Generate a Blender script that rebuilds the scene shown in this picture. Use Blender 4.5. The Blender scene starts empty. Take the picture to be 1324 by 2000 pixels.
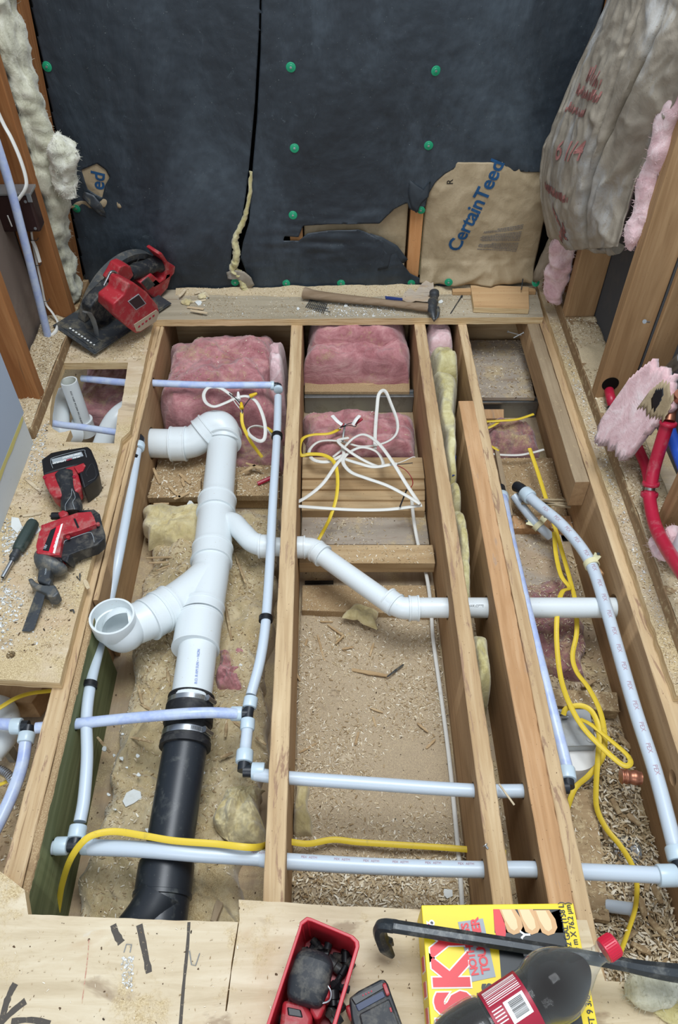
import bpy, bmesh, math, random
from mathutils import Vector, Matrix, noise
from mathutils.geometry import tessellate_polygon
random.seed(7)
SC = bpy.context.scene
COL = SC.collection
# ---------------------------------------------------------------- camera, light, exposure
CAM_H = 1.389; FPX = 1500.0; PITCH = math.radians(47.9); YAW = math.radians(0.69)
fwd = Vector((math.sin(YAW)*math.cos(PITCH), math.cos(YAW)*math.cos(PITCH), -math.sin(PITCH)))
rgt = Vector((math.cos(YAW), -math.sin(YAW), 0))
upv = rgt.cross(fwd)
cd = bpy.data.cameras.new('camera'); cam = bpy.data.objects.new('camera', cd); COL.objects.link(cam)
cd.sensor_fit = 'VERTICAL'; cd.sensor_height = 24; cd.sensor_width = 36; cd.lens = FPX/2000*24; cd.clip_start = .02
m = Matrix((rgt, upv, -fwd)).transposed().to_4x4(); m.translation = Vector((0, 0, CAM_H)); cam.matrix_world = m
SC.camera = cam
W = bpy.data.worlds.new('world'); SC.world = W; W.use_nodes = True
W.node_tree.nodes['Background'].inputs[0].default_value = (.80, .88, 1.0, 1)
W.node_tree.nodes['Background'].inputs[1].default_value = .62
def area_light(name, loc, target, sx, sy, power, col):
    l = bpy.data.lights.new(name, 'AREA'); l.shape = 'RECTANGLE'; l.size = sx; l.size_y = sy; l.energy = power; l.color = col
    o = bpy.data.objects.new(name, l); COL.objects.link(o); o.location = loc
    o.rotation_euler = (Vector(target)-Vector(loc)).to_track_quat('-Z', 'Y').to_euler(); return o
area_light('skylight', (.25, 1.0, 3.3), (.15, 1.2, 0), 1.4, 1.4, 82, (.90, .95, 1.0))
area_light('window_daylight', (-.9, -2.6, 2.2), (.2, 1.6, 0), 1.6, 1.3, 27, (.92, .96, 1.0))
SC.view_settings.view_transform = 'Standard'; SC.view_settings.look = 'None'; SC.view_settings.gamma = 1
SC.view_settings.use_curve_mapping = False; SC.view_settings.exposure = 0.22
# ---------------------------------------------------------------- pixel rays to world points
def ray(px, py): return fwd + rgt*((px-662)/FPX) + upv*((1000-py)/FPX)
def P(px, py, z=0.0):
    d = ray(px, py); t = (z-CAM_H)/d.z; return Vector((d.x*t, d.y*t, z))
def PY(px, py, Y):
    d = ray(px, py); t = Y/d.y; return Vector((d.x*t, Y, CAM_H+d.z*t))
def PX(px, py, X):
    d = ray(px, py); t = X/d.x; return Vector((X, d.y*t, CAM_H+d.z*t))
def RW(px, py, z, w):          # world radius of something w pixels wide there
    p = P(px, py, z)-Vector((0, 0, CAM_H)); return w/2*p.dot(fwd)/FPX
# ---------------------------------------------------------------- materials
def lin(h, k=1.0):
    if isinstance(h, str):
        v = [int(h[i:i+2], 16)/255 for i in (0, 2, 4)]
    else: v = list(h)
    return tuple([min(1, k*(c/12.92 if c <= .04045 else ((c+.055)/1.055)**2.4)) for c in v]+[1])
class NT:
    def __init__(s, name):
        s.m = bpy.data.materials.new(name); s.m.use_nodes = True; s.t = s.m.node_tree; s.t.nodes.clear()
        s.out = s.n('ShaderNodeOutputMaterial'); s.b = s.n('ShaderNodeBsdfPrincipled'); s.l(s.b.outputs[0], s.out.inputs[0])
    def n(s, t, **k):
        x = s.t.nodes.new(t)
        for a, v in k.items(): setattr(x, a, v)
        return x
    def l(s, a, b): s.t.links.new(a, b)
    def coords(s, scale=(1, 1, 1), gen='Object', rot=(0, 0, 0)):
        c = s.n('ShaderNodeTexCoord'); mp = s.n('ShaderNodeMapping'); mp.inputs['Scale'].default_value = scale; mp.inputs['Rotation'].default_value = rot
        oi = s.n('ShaderNodeObjectInfo'); sc = s.n('ShaderNodeVectorMath', operation='SCALE'); s.l(oi.outputs['Location'], sc.inputs[0]); sc.inputs['Scale'].default_value = 1.0
        ad = s.n('ShaderNodeVectorMath', operation='ADD'); s.l(c.outputs[gen], ad.inputs[0]); s.l(sc.outputs[0], ad.inputs[1])
        s.l(ad.outputs[0], mp.inputs[0]); return mp.outputs[0]
    def noise(s, vec, scale, detail=4, rough=.55, dist=0):
        x = s.n('ShaderNodeTexNoise'); s.l(vec, x.inputs['Vector']); x.inputs['Scale'].default_value = scale
        x.inputs['Detail'].default_value = detail; x.inputs['Roughness'].default_value = rough; x.inputs['Distortion'].default_value = dist
        return x.outputs['Fac']
    def ramp(s, fac, stops):
        r = s.n('ShaderNodeValToRGB'); s.l(fac, r.inputs[0]); e = r.color_ramp.elements
        while len(e) < len(stops): e.new(.5)
        for i, (p, c) in enumerate(stops):
            e[i].position = p; e[i].color = c if isinstance(c, tuple) else lin(c)
        return r.outputs[0]
    def mask(s, fac, a, b):
        r = s.n('ShaderNodeMapRange'); s.l(fac, r.inputs[0]); r.inputs[1].default_value = a; r.inputs[2].default_value = b; return r.outputs[0]
    def mix(s, fac, a, b, mode='MIX'):
        x = s.n('ShaderNodeMix', data_type='RGBA', blend_type=mode)
        if isinstance(fac, float): x.inputs[0].default_value = fac
        else: s.l(fac, x.inputs[0])
        for v, i in ((a, 6), (b, 7)):
            if isinstance(v, (tuple, str)): x.inputs[i].default_value = v if isinstance(v, tuple) else lin(v)
            else: s.l(v, x.inputs[i])
        return x.outputs[2]
    def bump(s, h, strength=.3, dist=.002, prev=None):
        b = s.n('ShaderNodeBump'); b.inputs['Strength'].default_value = strength; b.inputs['Distance'].default_value = dist; s.l(h, b.inputs['Height'])
        if prev: s.l(prev, b.inputs['Normal'])
        return b.outputs[0]
    def done(s, col, rough=.7, nrm=None, spec=.3, metal=0):
        if isinstance(col, (tuple, str)): s.b.inputs['Base Color'].default_value = col if isinstance(col, tuple) else lin(col)
        else: s.l(col, s.b.inputs['Base Color'])
        if isinstance(rough, (int, float)): s.b.inputs['Roughness'].default_value = rough
        else: s.l(rough, s.b.inputs['Roughness'])
        s.b.inputs['Specular IOR Level'].default_value = spec; s.b.inputs['Metallic'].default_value = metal
        if nrm: s.l(nrm, s.b.inputs['Normal'])
        return s.m
def wood(name, lo, mid, hi, axis='y', stain=None, stain_amt=.56, dust=0, fine=1.0, knots=True):
    s = NT(name); st = {'x': (.07, 1, 1), 'y': (1, .07, 1), 'z': (1, 1, .07)}[axis]
    v = s.coords(st)
    warp = s.noise(v, 9, 3, .5, .6)
    ad = s.n('ShaderNodeVectorMath', operation='MULTIPLY_ADD'); s.l(warp, ad.inputs[0]); ad.inputs[1].default_value = (.10, .10, .10); s.l(v, ad.inputs[2])
    g = s.noise(ad.outputs[0], 75*fine, 5, .6, .2)
    g2 = s.noise(ad.outputs[0], 16, 3, .5, .3)
    c = s.ramp(g, [(.28, lo), (.5, mid), (.72, hi)])
    c2 = s.ramp(g2, [(.3, lo), (.7, hi)])
    c = s.mix(.42, c, c2)
    g3 = s.noise(ad.outputs[0], 42*fine, 2, .4, .1); c = s.mix(s.mask(g3, .54, .62), c, s.mix(.38, c, lo)); ck = s.noise(s.coords(tuple(.04 if a < 1 else 1.0 for a in st)), 60, 3, .5); c = s.mix(s.mask(ck, .70, .72), c, s.mix(.6, c, '6b4e33'))
    big = s.noise(s.coords(), 3.2, 4, .6)
    c = s.mix(s.mask(big, .3, .75), c, s.mix(.35, c, lo), 'MIX')
    if knots:
        vo = s.n('ShaderNodeTexVoronoi'); vo.inputs['Scale'].default_value = 4.5
        s.l(s.coords(tuple(.45 if a < 1 else 1.0 for a in st)), vo.inputs['Vector'])
        c = s.mix(s.mask(vo.outputs['Distance'], .055, .03), c, s.mix(.7, c, '5a3a22'))
    h = g
    if stain:
        n1 = s.noise(s.coords(tuple(.13 if a < 1 else 1.0 for a in st)), 44, 7, .72, 1.1)
        c = s.mix(s.mask(n1, stain_amt, stain_amt+.05), c, stain)
    if dust:
        n2 = s.noise(s.coords(), 55, 6, .75); n3 = s.noise(s.coords(), 700, 3, .7)
        du = s.ramp(n3, [(.35, 'a08a66'), (.6, 'd2bf98')])
        c = s.mix(s.mask(n2, .62-dust*.3, .72-dust*.3), c, du)
    sp = s.noise(s.coords(), 260, 2, .5)
    c = s.mix(s.mask(sp, .715, .735), c, '6b523a')
    return s.done(c, .82, s.bump(h, .35, .0015), .2)
M = {}
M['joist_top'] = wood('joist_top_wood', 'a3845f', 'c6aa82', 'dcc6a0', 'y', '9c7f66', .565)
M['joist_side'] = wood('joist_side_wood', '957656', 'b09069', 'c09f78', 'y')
M['joist_warm'] = wood('joist_warm_wood', 'a0774f', 'c2976b', 'd6b28a', 'y', 'ad9075', .6)
M['green'] = wood('treated_wood', '535b3c', '70764f', '8a8d68', 'y')
M['stud'] = wood('old_stud_wood', '7a4a26', '96633a', 'a87a4e', 'z')
M['stud_pale'] = wood('pale_stud_wood', '8a6a48', 'a98660', 'bc9c74', 'z')
M['wood_x'] = wood('crosswise_wood', '9c7f5a', 'b89d76', 'ccb590', 'x')
M['wood_xd'] = wood('dusty_crosswise_wood', '8a7354', 'a58d6a', 'b89f7c', 'x', dust=.4)
M['grey_wood'] = wood('weathered_wood', '86745c', 'a18d72', 'b5a386', 'y', dust=.08)
M['plate'] = wood('plate_wood', '7f6749', '95795a', 'a58b6a', 'y', dust=.25)
M['rot'] = wood('ledge_wood', '938873', 'ab9f89', 'bfb39c', 'x', knots=False)
def ply(name, lo, mid, hi, ax='x', dust=.3, white=.5):
    s = NT(name); st = (.12, 1, 1) if ax == 'x' else (1, .12, 1)
    v = s.coords(st); g = s.noise(v, 38, 6, .65, .7)
    c = s.ramp(g, [(.25, lo), (.48, mid), (.7, hi)])
    b = s.noise(s.coords((.5, 1, 1)), 6.5, 5, .6, .5)
    c = s.mix(s.mask(b, .52, .62), c, s.mix(.5, c, 'b89a74'))
    b3 = s.noise(s.coords((.3, 1, 1)), 15, 5, .6, .5)
    c = s.mix(s.mask(b3, .60, .66), c, s.mix(.6, c, '8c7660'))
    n2 = s.noise(s.coords(), 8, 6, .7); n3 = s.noise(s.coords(), 520, 4, .8)
    du = s.ramp(n3, [(.36, '8f7a58'), (.5, 'c3ae86'), (.66, 'e0d0aa')])
    c = s.mix(s.mask(n2, .66-dust*.4, .72-dust*.2), c, du)
    w = s.noise(s.coords(), 11, 5, .75, .3)
    c = s.mix(s.mask(w, .72-white*.12, .82-white*.12), c, s.mix(.6, c, 'd8dad6'))
    k = s.noise(s.coords(), 95, 2, .4)
    c = s.mix(s.mask(k, .735, .75), c, '5c4a38')
    return s.done(c, .88, s.bump(n3, .25, .001, s.bump(g, .3, .0012)), .18)
M['ply_front'] = ply('front_plywood', 'b8a687', 'cdbd9f', 'dacdb2', 'x', .22, .45)
M['ply_left'] = ply('left_plywood', 'b5a183', 'c9b699', 'd8c9ae', 'x', .62, .6)
M['ply_up'] = ply('upper_plywood', '9d8d79', 'b2a18a', 'c2b39c', 'x', .62, .2)
M['board'] = ply('dusty_board', '94826a', 'a6937a', 'b6a48b', 'y', .5, .15)
M['gyp'] = ply('gypsum_back_board', '9a8e80', 'a79b8c', 'b3a898', 'x', .35, .4)
def plyedge(name):
    s = NT(name); v = s.coords((.6, 1, 26)); g = s.noise(v, 16, 4, .6)
    c = s.ramp(g, [(.3, 'a5855a'), (.5, 'cfb488'), (.7, 'e2cda4')]); return s.done(c, .85, s.bump(g, .5, .0015), .15)
M['ply_edge'] = plyedge('plywood_edge')
def osb(name, cols, dusty=.4):
    s = NT(name); vo = s.n('ShaderNodeTexVoronoi'); vo.inputs['Scale'].default_value = 62; s.l(s.coords((.45, 1, 1)), vo.inputs['Vector'])
    c = s.ramp(vo.outputs['Color'], [(.2, cols[0]), (.5, cols[1]), (.8, cols[2])])
    n = s.noise(s.coords(), 420, 4, .8); n2 = s.noise(s.coords(), 13, 5, .7)
    c = s.mix(s.mask(n2, .62-dusty*.4, .74-dusty*.4), c, s.ramp(n, [(.36, cols[0]), (.52, cols[1]), (.66, 'c8b48e')]))
    return s.done(c, .9, s.bump(n, .4, .0015, s.bump(vo.outputs['Distance'], .3, .001)), .15)
M['osb'] = osb('dusty_strand_board', ('93795a', 'a58b68', 'b69c76'), .7)
M['sawdust_base'] = osb('packed_sawdust', ('a8967a', 'c2b192', 'd6c8ac'), .9)
M['bay_dust'] = osb('grey_brown_sawdust', ('9c8b72', 'b3a187', 'c6b69b'), .75)
def fluff(name, lo, mid, hi, deep, sc=14, stretch=(1, 1, 1), dust=0):
    s = NT(name); v = s.coords(stretch)
    a = s.noise(v, sc, 6, .62, 1.2); b = s.noise(s.coords((1, .35, 1)), 120, 5, .7, 1.5)
    c = s.ramp(a, [(.28, deep), (.42, lo), (.55, mid), (.7, hi)])
    c = s.mix(s.mask(b, .35, .75), s.mix(.25, c, deep), s.mix(.25, c, hi))
    if dust:
        n2 = s.noise(s.coords(), 9, 8, .85); n3 = s.noise(s.coords(), 600, 3, .8)
        c = s.mix(s.mask(n2, .58-dust*.2, .74-dust*.2), c, s.ramp(n3, [(.38, '8f7a56'), (.52, 'b7a074'), (.64, 'd6c49a')]))
    s.b.inputs['Sheen Weight'].default_value = .35; s.b.inputs['Sheen Roughness'].default_value = .6
    return s.done(c, 1.0, s.bump(b, .5, .002, s.bump(a, .7, .006)), .05)
M['pink'] = fluff('pink_fiberglass', 'a2666a', 'bb8284', 'd0a29e', '86494c', 13, (1, 1.6, 1.6), .22)
M['pink_pale'] = fluff('pale_pink_fiberglass', 'cfa6a8', 'e0bfc0', 'eddcdb', 'bb9093', 16)
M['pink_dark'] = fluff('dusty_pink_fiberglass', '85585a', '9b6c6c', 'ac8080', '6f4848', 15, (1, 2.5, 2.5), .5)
M['yellow_wool'] = fluff('yellow_fiberglass', 'b5a96f', 'd0c794', 'e3ddb4', '94874f', 14)
M['tan_wool'] = fluff('dusty_tan_wool', 'ab9a74', 'c6b490', 'dccfac', '92815a', 9, dust=.6)
M['tan_wool_y'] = fluff('clean_yellow_wool', 'bcab78', 'd3c598', 'e3d8b2', 'a09062', 10, dust=.1)
M['mineral'] = fluff('mineral_wool', 'a7a48c', 'c6c4ad', 'dedccb', '7f7c64', 18, (1, 1, .6))
M['white_wool'] = fluff('white_wool', 'c6c5b0', 'dddccc', 'eeeee4', 'a5a388', 22)
def plain(name, col, rough=.5, spec=.4, metal=0, dirt=None, amt=.6, bs=0, dsc=18):
    s = NT(name); c = col
    if dirt:
        n = s.noise(s.coords(), dsc, 6, .7, .3); c = s.mix(s.mask(n, amt, amt+.16), col, s.mix(.6, lin(col), dirt))
        n4 = s.noise(s.coords(), 190, 3, .7); c = s.mix(s.mask(n4, .66, .72), c, s.mix(.5, lin(col), dirt))
    nr = None
    if bs: nr = s.bump(s.noise(s.coords(), 200, 3), bs, .001)
    return s.done(c, rough, nr, spec, metal)
M['pvc'] = plain('white_pvc', 'd9e0e1', .33, .45, dirt='b8ad92', amt=.66)
M['pvc_in'] = plain('pvc_inside', 'd5d9d2', .5, .3)
M['abs'] = plain('black_plastic_pipe', '20252b', .38, .5, dirt='5f625e', amt=.57, dsc=24)
M['rubber'] = plain('black_rubber', '1d1e21', .55, .4, dirt='4b4a46', amt=.5, dsc=30)
M['black'] = plain('black_plastic', '23262a', .5, .35, dirt='6e6a60', amt=.49, dsc=34)
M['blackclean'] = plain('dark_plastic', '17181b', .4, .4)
M['grey_dirty'] = plain('dirty_grey_metal', '54585a', .55, .4, .4, dirt='988f7c', amt=.48, dsc=30)
M['darkmetal'] = plain('dark_metal', '3f4347', .5, .5, .4, dirt='8c856f', amt=.5, dsc=30)
M['bar'] = plain('black_painted_steel', '2a3034', .36, .5, .2, dirt='6f706c', amt=.52, dsc=40)
M['steel'] = plain('steel', 'b9bdc0', .28, .5, .95)
M['galv'] = plain('galvanised_steel', 'a3a7a8', .4, .5, .7, dirt='8f8b80', amt=.5)
M['copper'] = plain('copper', 'a87058', .38, .5, .8, dirt='6b3f2a', amt=.5)
M['red'] = plain('red_plastic', 'a3262f', .48, .4, dirt='a8837a', amt=.5, dsc=32)
M['red_bin'] = plain('red_bin_plastic', 'b5232f', .38, .4, dirt='8e1d26', amt=.6)
M['redp'] = plain('red_pex', 'ab1f3a', .35, .4, dirt='b07a7c', amt=.55)
M['bluep'] = plain('blue_pex', '2c55b8', .35, .4, dirt='7e93c0', amt=.6)
M['redcap'] = plain('red_cap', 'c2203a', .35, .45)
M['wire'] = plain('white_cable_jacket', 'd9d8d0', .5, .3, dirt='a7a294', amt=.6, dsc=40)
M['ywire'] = plain('yellow_cable_jacket', 'dcbf3a', .45, .35, dirt='9a8a4a', amt=.58, dsc=30)
M['bwire'] = plain('black_wire', '222222', .5)
M['rwire'] = plain('red_wire', '8c1d22', .5)
M['ywn'] = plain('yellow_wire_nut', 'd8b21e', .45)
M['rwn'] = plain('red_wire_nut', '9c2130', .45)
M['white'] = plain('white_plastic', 'e6e6e2', .5)
M['green_cap'] = plain('green_plastic_cap', '1d8f66', .4, .4)
M['greenh'] = plain('green_grey_rubber', '33413d', .6, .3, dirt='6c7068', amt=.58)
M['cream'] = plain('cream_plastic', 'ddd8b0', .5)
M['bakelite'] = plain('brown_bakelite', '2f1c1a', .4, .4, dirt='5b4640', amt=.62)
M['chip'] = plain('plaster_chip', 'd9dcd8', .8, .1, dirt='b8b4a4', amt=.5)
M['ink'] = plain('black_ink', '2a2a2c', .8, .1)
M['inkgrey'] = plain('grey_print', '66666a', .8, .1)
M['inkred'] = plain('faded_red_print', 'a2706a', .85, .1)
M['inkrose'] = plain('pale_red_print', 'b79aa4', .6, .2)
M['inkblue'] = plain('blue_print', '3d6c9c', .8, .1)
M['inkpex'] = plain('blue_pipe_print', '8297d2', .6, .2)
M['marker'] = plain('black_marker', '55504a', .85, .1)
M['yellow'] = plain('yellow_carton', 'f2d51a', .42, .4)
M['carton_red'] = plain('red_carton_print', 'e0353c', .42, .4)
M['carton_white'] = plain('white_carton_print', 'eeeeea', .42, .4)
M['carton_black'] = plain('black_carton_print', '1c2224', .42, .4)
M['carton_grey'] = plain('grey_carton_print', '9aa2a6', .42, .4)
M['carton_side'] = plain('yellow_carton_side', 'd9bf2c', .5, .3)
M['label_red'] = plain('red_bottle_label', 'a02238', .4, .4)
M['barcode'] = plain('barcode_black', '202020', .5)
M['pink_sticker'] = plain('red_sticker', 'd8263a', .4)
M['drywall'] = plain('blue_grey_drywall_face', 'a6b3c2', .75, .15)
M['compound'] = plain('white_joint_compound', 'c9cfd0', .8, .1, dirt='7b7d7c', amt=.62)
M['yel_glue'] = plain('yellow_adhesive', 'c9c07a', .8, .1)
M['wallboard'] = plain('brown_wall_board', '776a60', .85, .1, dirt='8b7f72', amt=.55, dsc=6)
M['wallgrey'] = plain('grey_wall_board', '565759', .85, .1, dirt='66625e', amt=.55, dsc=6)
M['duct'] = plain('duct_steel', '8f9496', .35, .5, .8, dirt='6b6b68', amt=.5)
M['dark'] = plain('dark_void', '1a1715', .95, .05)
M['dripglue'] = plain('glue_scrap', 'b3a890', .8)
M['bluedye'] = plain('blue_handle_print', '2b3a6e', .5)
M['ham_wood'] = wood('hammer_handle_wood', '77634c', '94806a', 'a89680', 'x', knots=False)
def pex(name, col, blue=False):
    s = NT(name); c = lin(col)
    if blue:
        n = s.noise(s.coords((1, 1, 1)), 26, 5, .7); c = s.mix(s.mask(n, .42, .6), col, 'a8b8e0')
    s.b.inputs['Subsurface Weight'].default_value = .25; s.b.inputs['Subsurface Radius'].default_value = (.006, .008, .01); s.b.inputs['Subsurface Scale'].default_value = .6
    return s.done(c, .3, None, .45)
M['pex'] = pex('white_pex', 'c6d2dc'); M['pexb'] = pex('blue_printed_pex', 'c0cde2', True); M['ring'] = pex('pex_ring', 'c3d4dd')
def felt():
    s = NT('black_felt_paper'); n = s.noise(s.coords((1, 1, .5)), 3.2, 7, .7, .6); n2 = s.noise(s.coords(), 130, 4, .7)
    c = s.ramp(n, [(.3, '1a2026'), (.48, '283037'), (.64, '3d474f'), (.78, '556067')])
    sc = s.noise(s.coords((1, 1, 1)), 14, 10, .85, 1.5); c = s.mix(s.mask(sc, .60, .74), c, '59646a')
    d = s.noise(s.coords(), 380, 2, .5); c = s.mix(s.mask(d, .755, .77), c, '9aa09a')
    r = s.mask(n, .2, .8)
    return s.done(c, .46, s.bump(n2, .12, .0008, s.bump(n, .35, .01)), .45)
M['felt'] = felt()
M['felt_plain'] = plain('felt_paper_back', '30363b', .7, .3, dirt='55595a', amt=.6)
def kraft(name, lo, mid, hi, grime=None):
    s = NT(name); n = s.noise(s.coords((1, 1, .6)), 9, 6, .65, .6); n2 = s.noise(s.coords(), 45, 5, .7, 1.0)
    c = s.ramp(n, [(.3, lo), (.5, mid), (.7, hi)])
    if grime:
        g = s.noise(s.coords((1, 1, .5)), 5, 6, .7, 1); c = s.mix(s.mask(g, .5, .68), c, grime)
    sp = s.noise(s.coords(), 300, 2, .5); c = s.mix(s.mask(sp, .68, .72), c, lo)
    return s.done(c, .62, s.bump(n2, .35, .004, s.bump(n, .3, .008)), .3)
M['kraft'] = kraft('kraft_paper', '8f7d60', 'a08f72', 'b3a285')
M['kraft_dirty'] = kraft('dirty_kraft_paper', '7e7568', '92897a', 'a49b8b', 'a9abab')
def glass():
    s = NT('clear_bottle_plastic'); lw = s.n('ShaderNodeLayerWeight'); lw.inputs[0].default_value = .35
    r = s.n('ShaderNodeMapRange'); s.l(lw.outputs['Facing'], r.inputs[0]); r.inputs[3].default_value = .05; r.inputs[4].default_value = .60
    s.l(r.outputs[0], s.b.inputs['Alpha']); s.b.inputs['Coat Weight'].default_value = 1; s.b.inputs['Coat Roughness'].default_value = .05
    return s.done(lin('8f9692'), .08, None, 1.0)
M['bottle'] = glass()
def cola():
    s = NT('cola'); return s.done(lin('140804'), .3, None, .3)
M['cola'] = cola()
def chips(name, cs):
    s = NT(name); g = s.n('ShaderNodeNewGeometry'); c = s.ramp(g.outputs['Random Per Island'], cs); return s.done(c, .85, None, .15)
M['chips'] = chips('wood_shavings', [(0, '8f7654'), (.25, 'b39d7a'), (.55, 'cdbb9a'), (.85, 'e2d6bc'), (1, 'f0e9d8')])
M['crumbs'] = chips('plaster_crumbs', [(0, '9a958a'), (.4, 'c8c9c4'), (1, 'e8eae8')])
M['darkchips'] = chips('dark_bits', [(0, '2b2520'), (.5, '4a3c2e'), (1, '6a563e')])
M['brass_chip'] = chips('mixed_hardware', [(0, '1a1a1e'), (.6, '34363c'), (.9, '55585e'), (1, '9a9ca0')])
# ---------------------------------------------------------------- object helpers
WL = {}
def tag(o, label=None, cat=None, group=None, kind=None):
    if label: o['label'] = label
    if cat: o['category'] = cat
    if group: o['group'] = group
    if kind: o['kind'] = kind
    return o
def thing(name, loc, label, cat, group=None):
    o = bpy.data.objects.new(name, None); COL.objects.link(o); o.location = loc; o.empty_display_size = .02
    WL[o.name] = Vector(loc); return tag(o, label, cat, group)
def fin(name, bm, mats, parent=None, label=None, cat=None, group=None, kind=None, smooth=True, bevel=0, bseg=2, ang=35, sub=0, xf=None):
    if xf is not None: bmesh.ops.transform(bm, matrix=xf, verts=bm.verts)
    bmesh.ops.recalc_face_normals(bm, faces=bm.faces)
    vs = [v.co for v in bm.verts]
    lo = Vector([min(v[i] for v in vs) for i in range(3)]); hi = Vector([max(v[i] for v in vs) for i in range(3)])
    o0 = Vector(((lo.x+hi.x)/2, (lo.y+hi.y)/2, lo.z))
    bmesh.ops.translate(bm, verts=bm.verts, vec=-o0)
    me = bpy.data.meshes.new(name)
    for f in bm.faces: f.smooth = smooth
    bm.to_mesh(me); bm.free()
    for mm in (mats if isinstance(mats, (list, tuple)) else [mats]): me.materials.append(M[mm] if isinstance(mm, str) else mm)
    if smooth: me.set_sharp_from_angle(angle=math.radians(ang))
    o = bpy.data.objects.new(name, me); COL.objects.link(o)
    WL[o.name] = o0.copy()
    if parent: o.parent = parent; o.location = o0-WL[parent.name]
    else: o.location = o0
    if bevel:
        b = o.modifiers.new('bevel', 'BEVEL'); b.width = bevel; b.segments = bseg; b.limit_method = 'ANGLE'; b.angle_limit = math.radians(40)
    if sub:
        b = o.modifiers.new('sub', 'SUBSURF'); b.levels = sub; b.render_levels = sub
    return tag(o, label, cat, group, kind)
def snap_boundary(bm, polys, d):       # move torn-edge vertices onto the tear outlines (x,z)
    segs = [(Vector(p[i]), Vector(p[(i+1) % len(p)])) for p in polys for i in range(len(p))]
    for v in bm.verts:
        if not v.is_boundary: continue
        c = Vector((v.co.x, v.co.z)); best = None
        for a, b in segs:
            ab = b-a; t = max(0, min(1, (c-a).dot(ab)/max(1e-9, ab.dot(ab)))); q = a+ab*t; e = (c-q).length
            if e < d and (best is None or e < best[0]): best = (e, q)
        if best: v.co.x, v.co.z = best[1]
def copy_tree(o, parent=None):
    c = o.copy(); COL.objects.link(c)
    if parent: c.parent = parent
    for k in o.children: copy_tree(k, c)
    return c
def quadface(bm, vs, mi=0):
    try:
        f = bm.faces.new(vs); f.material_index = mi; return f
    except ValueError: return None
def hexa(bm, b, t, mi=0, top=None):
    vb = [bm.verts.new(p) for p in b]; vt = [bm.verts.new(p) for p in t]
    quadface(bm, vb[::-1], mi); quadface(bm, vt, mi if top is None else top); n = len(b)
    for i in range(n): quadface(bm, [vb[i], vb[(i+1) % n], vt[(i+1) % n], vt[i]], mi)
def box(bm, lo, hi, mi=0, top=None):
    x0, y0, z0 = lo; x1, y1, z1 = hi
    hexa(bm, [(x0, y0, z0), (x1, y0, z0), (x1, y1, z0), (x0, y1, z0)], [(x0, y0, z1), (x1, y0, z1), (x1, y1, z1), (x0, y1, z1)], mi, top)
def prism(bm, pts, ztop, zbot, mi=0, side=None, dz=0):     # pts world xy outline
    n = len(pts); vt = [bm.verts.new((p[0], p[1], ztop)) for p in pts]; vb = [bm.verts.new((p[0], p[1], zbot)) for p in pts]
    for i in range(n): quadface(bm, [vt[i], vb[i], vb[(i+1) % n], vt[(i+1) % n]], mi if side is None else side)
    for t in tessellate_polygon([[Vector((p[0], p[1], 0)) for p in pts]]):
        quadface(bm, [vt[i] for i in t], mi); quadface(bm, [vb[i] for i in t][::-1], mi)
def pxprism(bm, px, ztop, zbot, mi=0, side=None): prism(bm, [P(a, b, ztop) for a, b in px], ztop, zbot, mi, side)
def smoothpath(pts, n=8):
    pts = [Vector(p) for p in pts]
    if len(pts) < 3: return pts
    out = []; q = [pts[0]*2-pts[1]]+pts+[pts[-1]*2-pts[-2]]
    for i in range(1, len(q)-2):
        for k in range(n):
            t = k/n; a, b, c, d = q[i-1], q[i], q[i+1], q[i+2]
            out.append(.5*((2*b)+(c-a)*t+(2*a-5*b+4*c-d)*t*t+(3*b-a-3*c+d)*t**3))
    out.append(pts[-1]); return out
def tube(bm, pts, r, seg=12, flat=1.0, mi=0, cap=True, up=(0, 0, 1), hollow=0, twist=None):
    pts = [Vector(p) for p in pts]; n = len(pts); rr = r if isinstance(r, (list, tuple)) else [r]*n
    rings = []; N = None
    for i in range(n):
        T = (pts[min(i+1, n-1)]-pts[max(i-1, 0)])
        if T.length < 1e-9: T = Vector((0, 0, 1))
        T.normalize()
        if N is None:
            N = Vector(up)-T*Vector(up).dot(T)
            if N.length < .05: N = Vector((1, 0, 0))-T*T.x
        else: N = N-T*N.dot(T)
        N.normalize(); B = T.cross(N)
        tw = twist[i] if twist else 0; N2 = N*math.cos(tw)+B*math.sin(tw); B2 = T.cross(N2)
        rings.append([bm.verts.new(pts[i]+N2*(rr[i]*flat*math.cos(a))+B2*(rr[i]*math.sin(a))) for a in [2*math.pi*k/seg for k in range(seg)]])
    for i in range(n-1):
        for k in range(seg): quadface(bm, [rings[i][k], rings[i][(k+1) % seg], rings[i+1][(k+1) % seg], rings[i+1][k]], mi)
    if cap:
        quadface(bm, rings[0][::-1], mi); quadface(bm, rings[-1], mi)
    return rings
def hollow_tube(bm, pts, ro, ri, seg=32, mi=0, mi_in=None):
    a = tube(bm, pts, ro, seg, mi=mi, cap=False); b = tube(bm, pts, ri, seg, mi=mi if mi_in is None else mi_in, cap=False)
    for A, B in ((a[0], b[0]), (a[-1], b[-1])):
        for k in range(seg): quadface(bm, [A[k], A[(k+1) % seg], B[(k+1) % seg], B[k]], mi)
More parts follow.
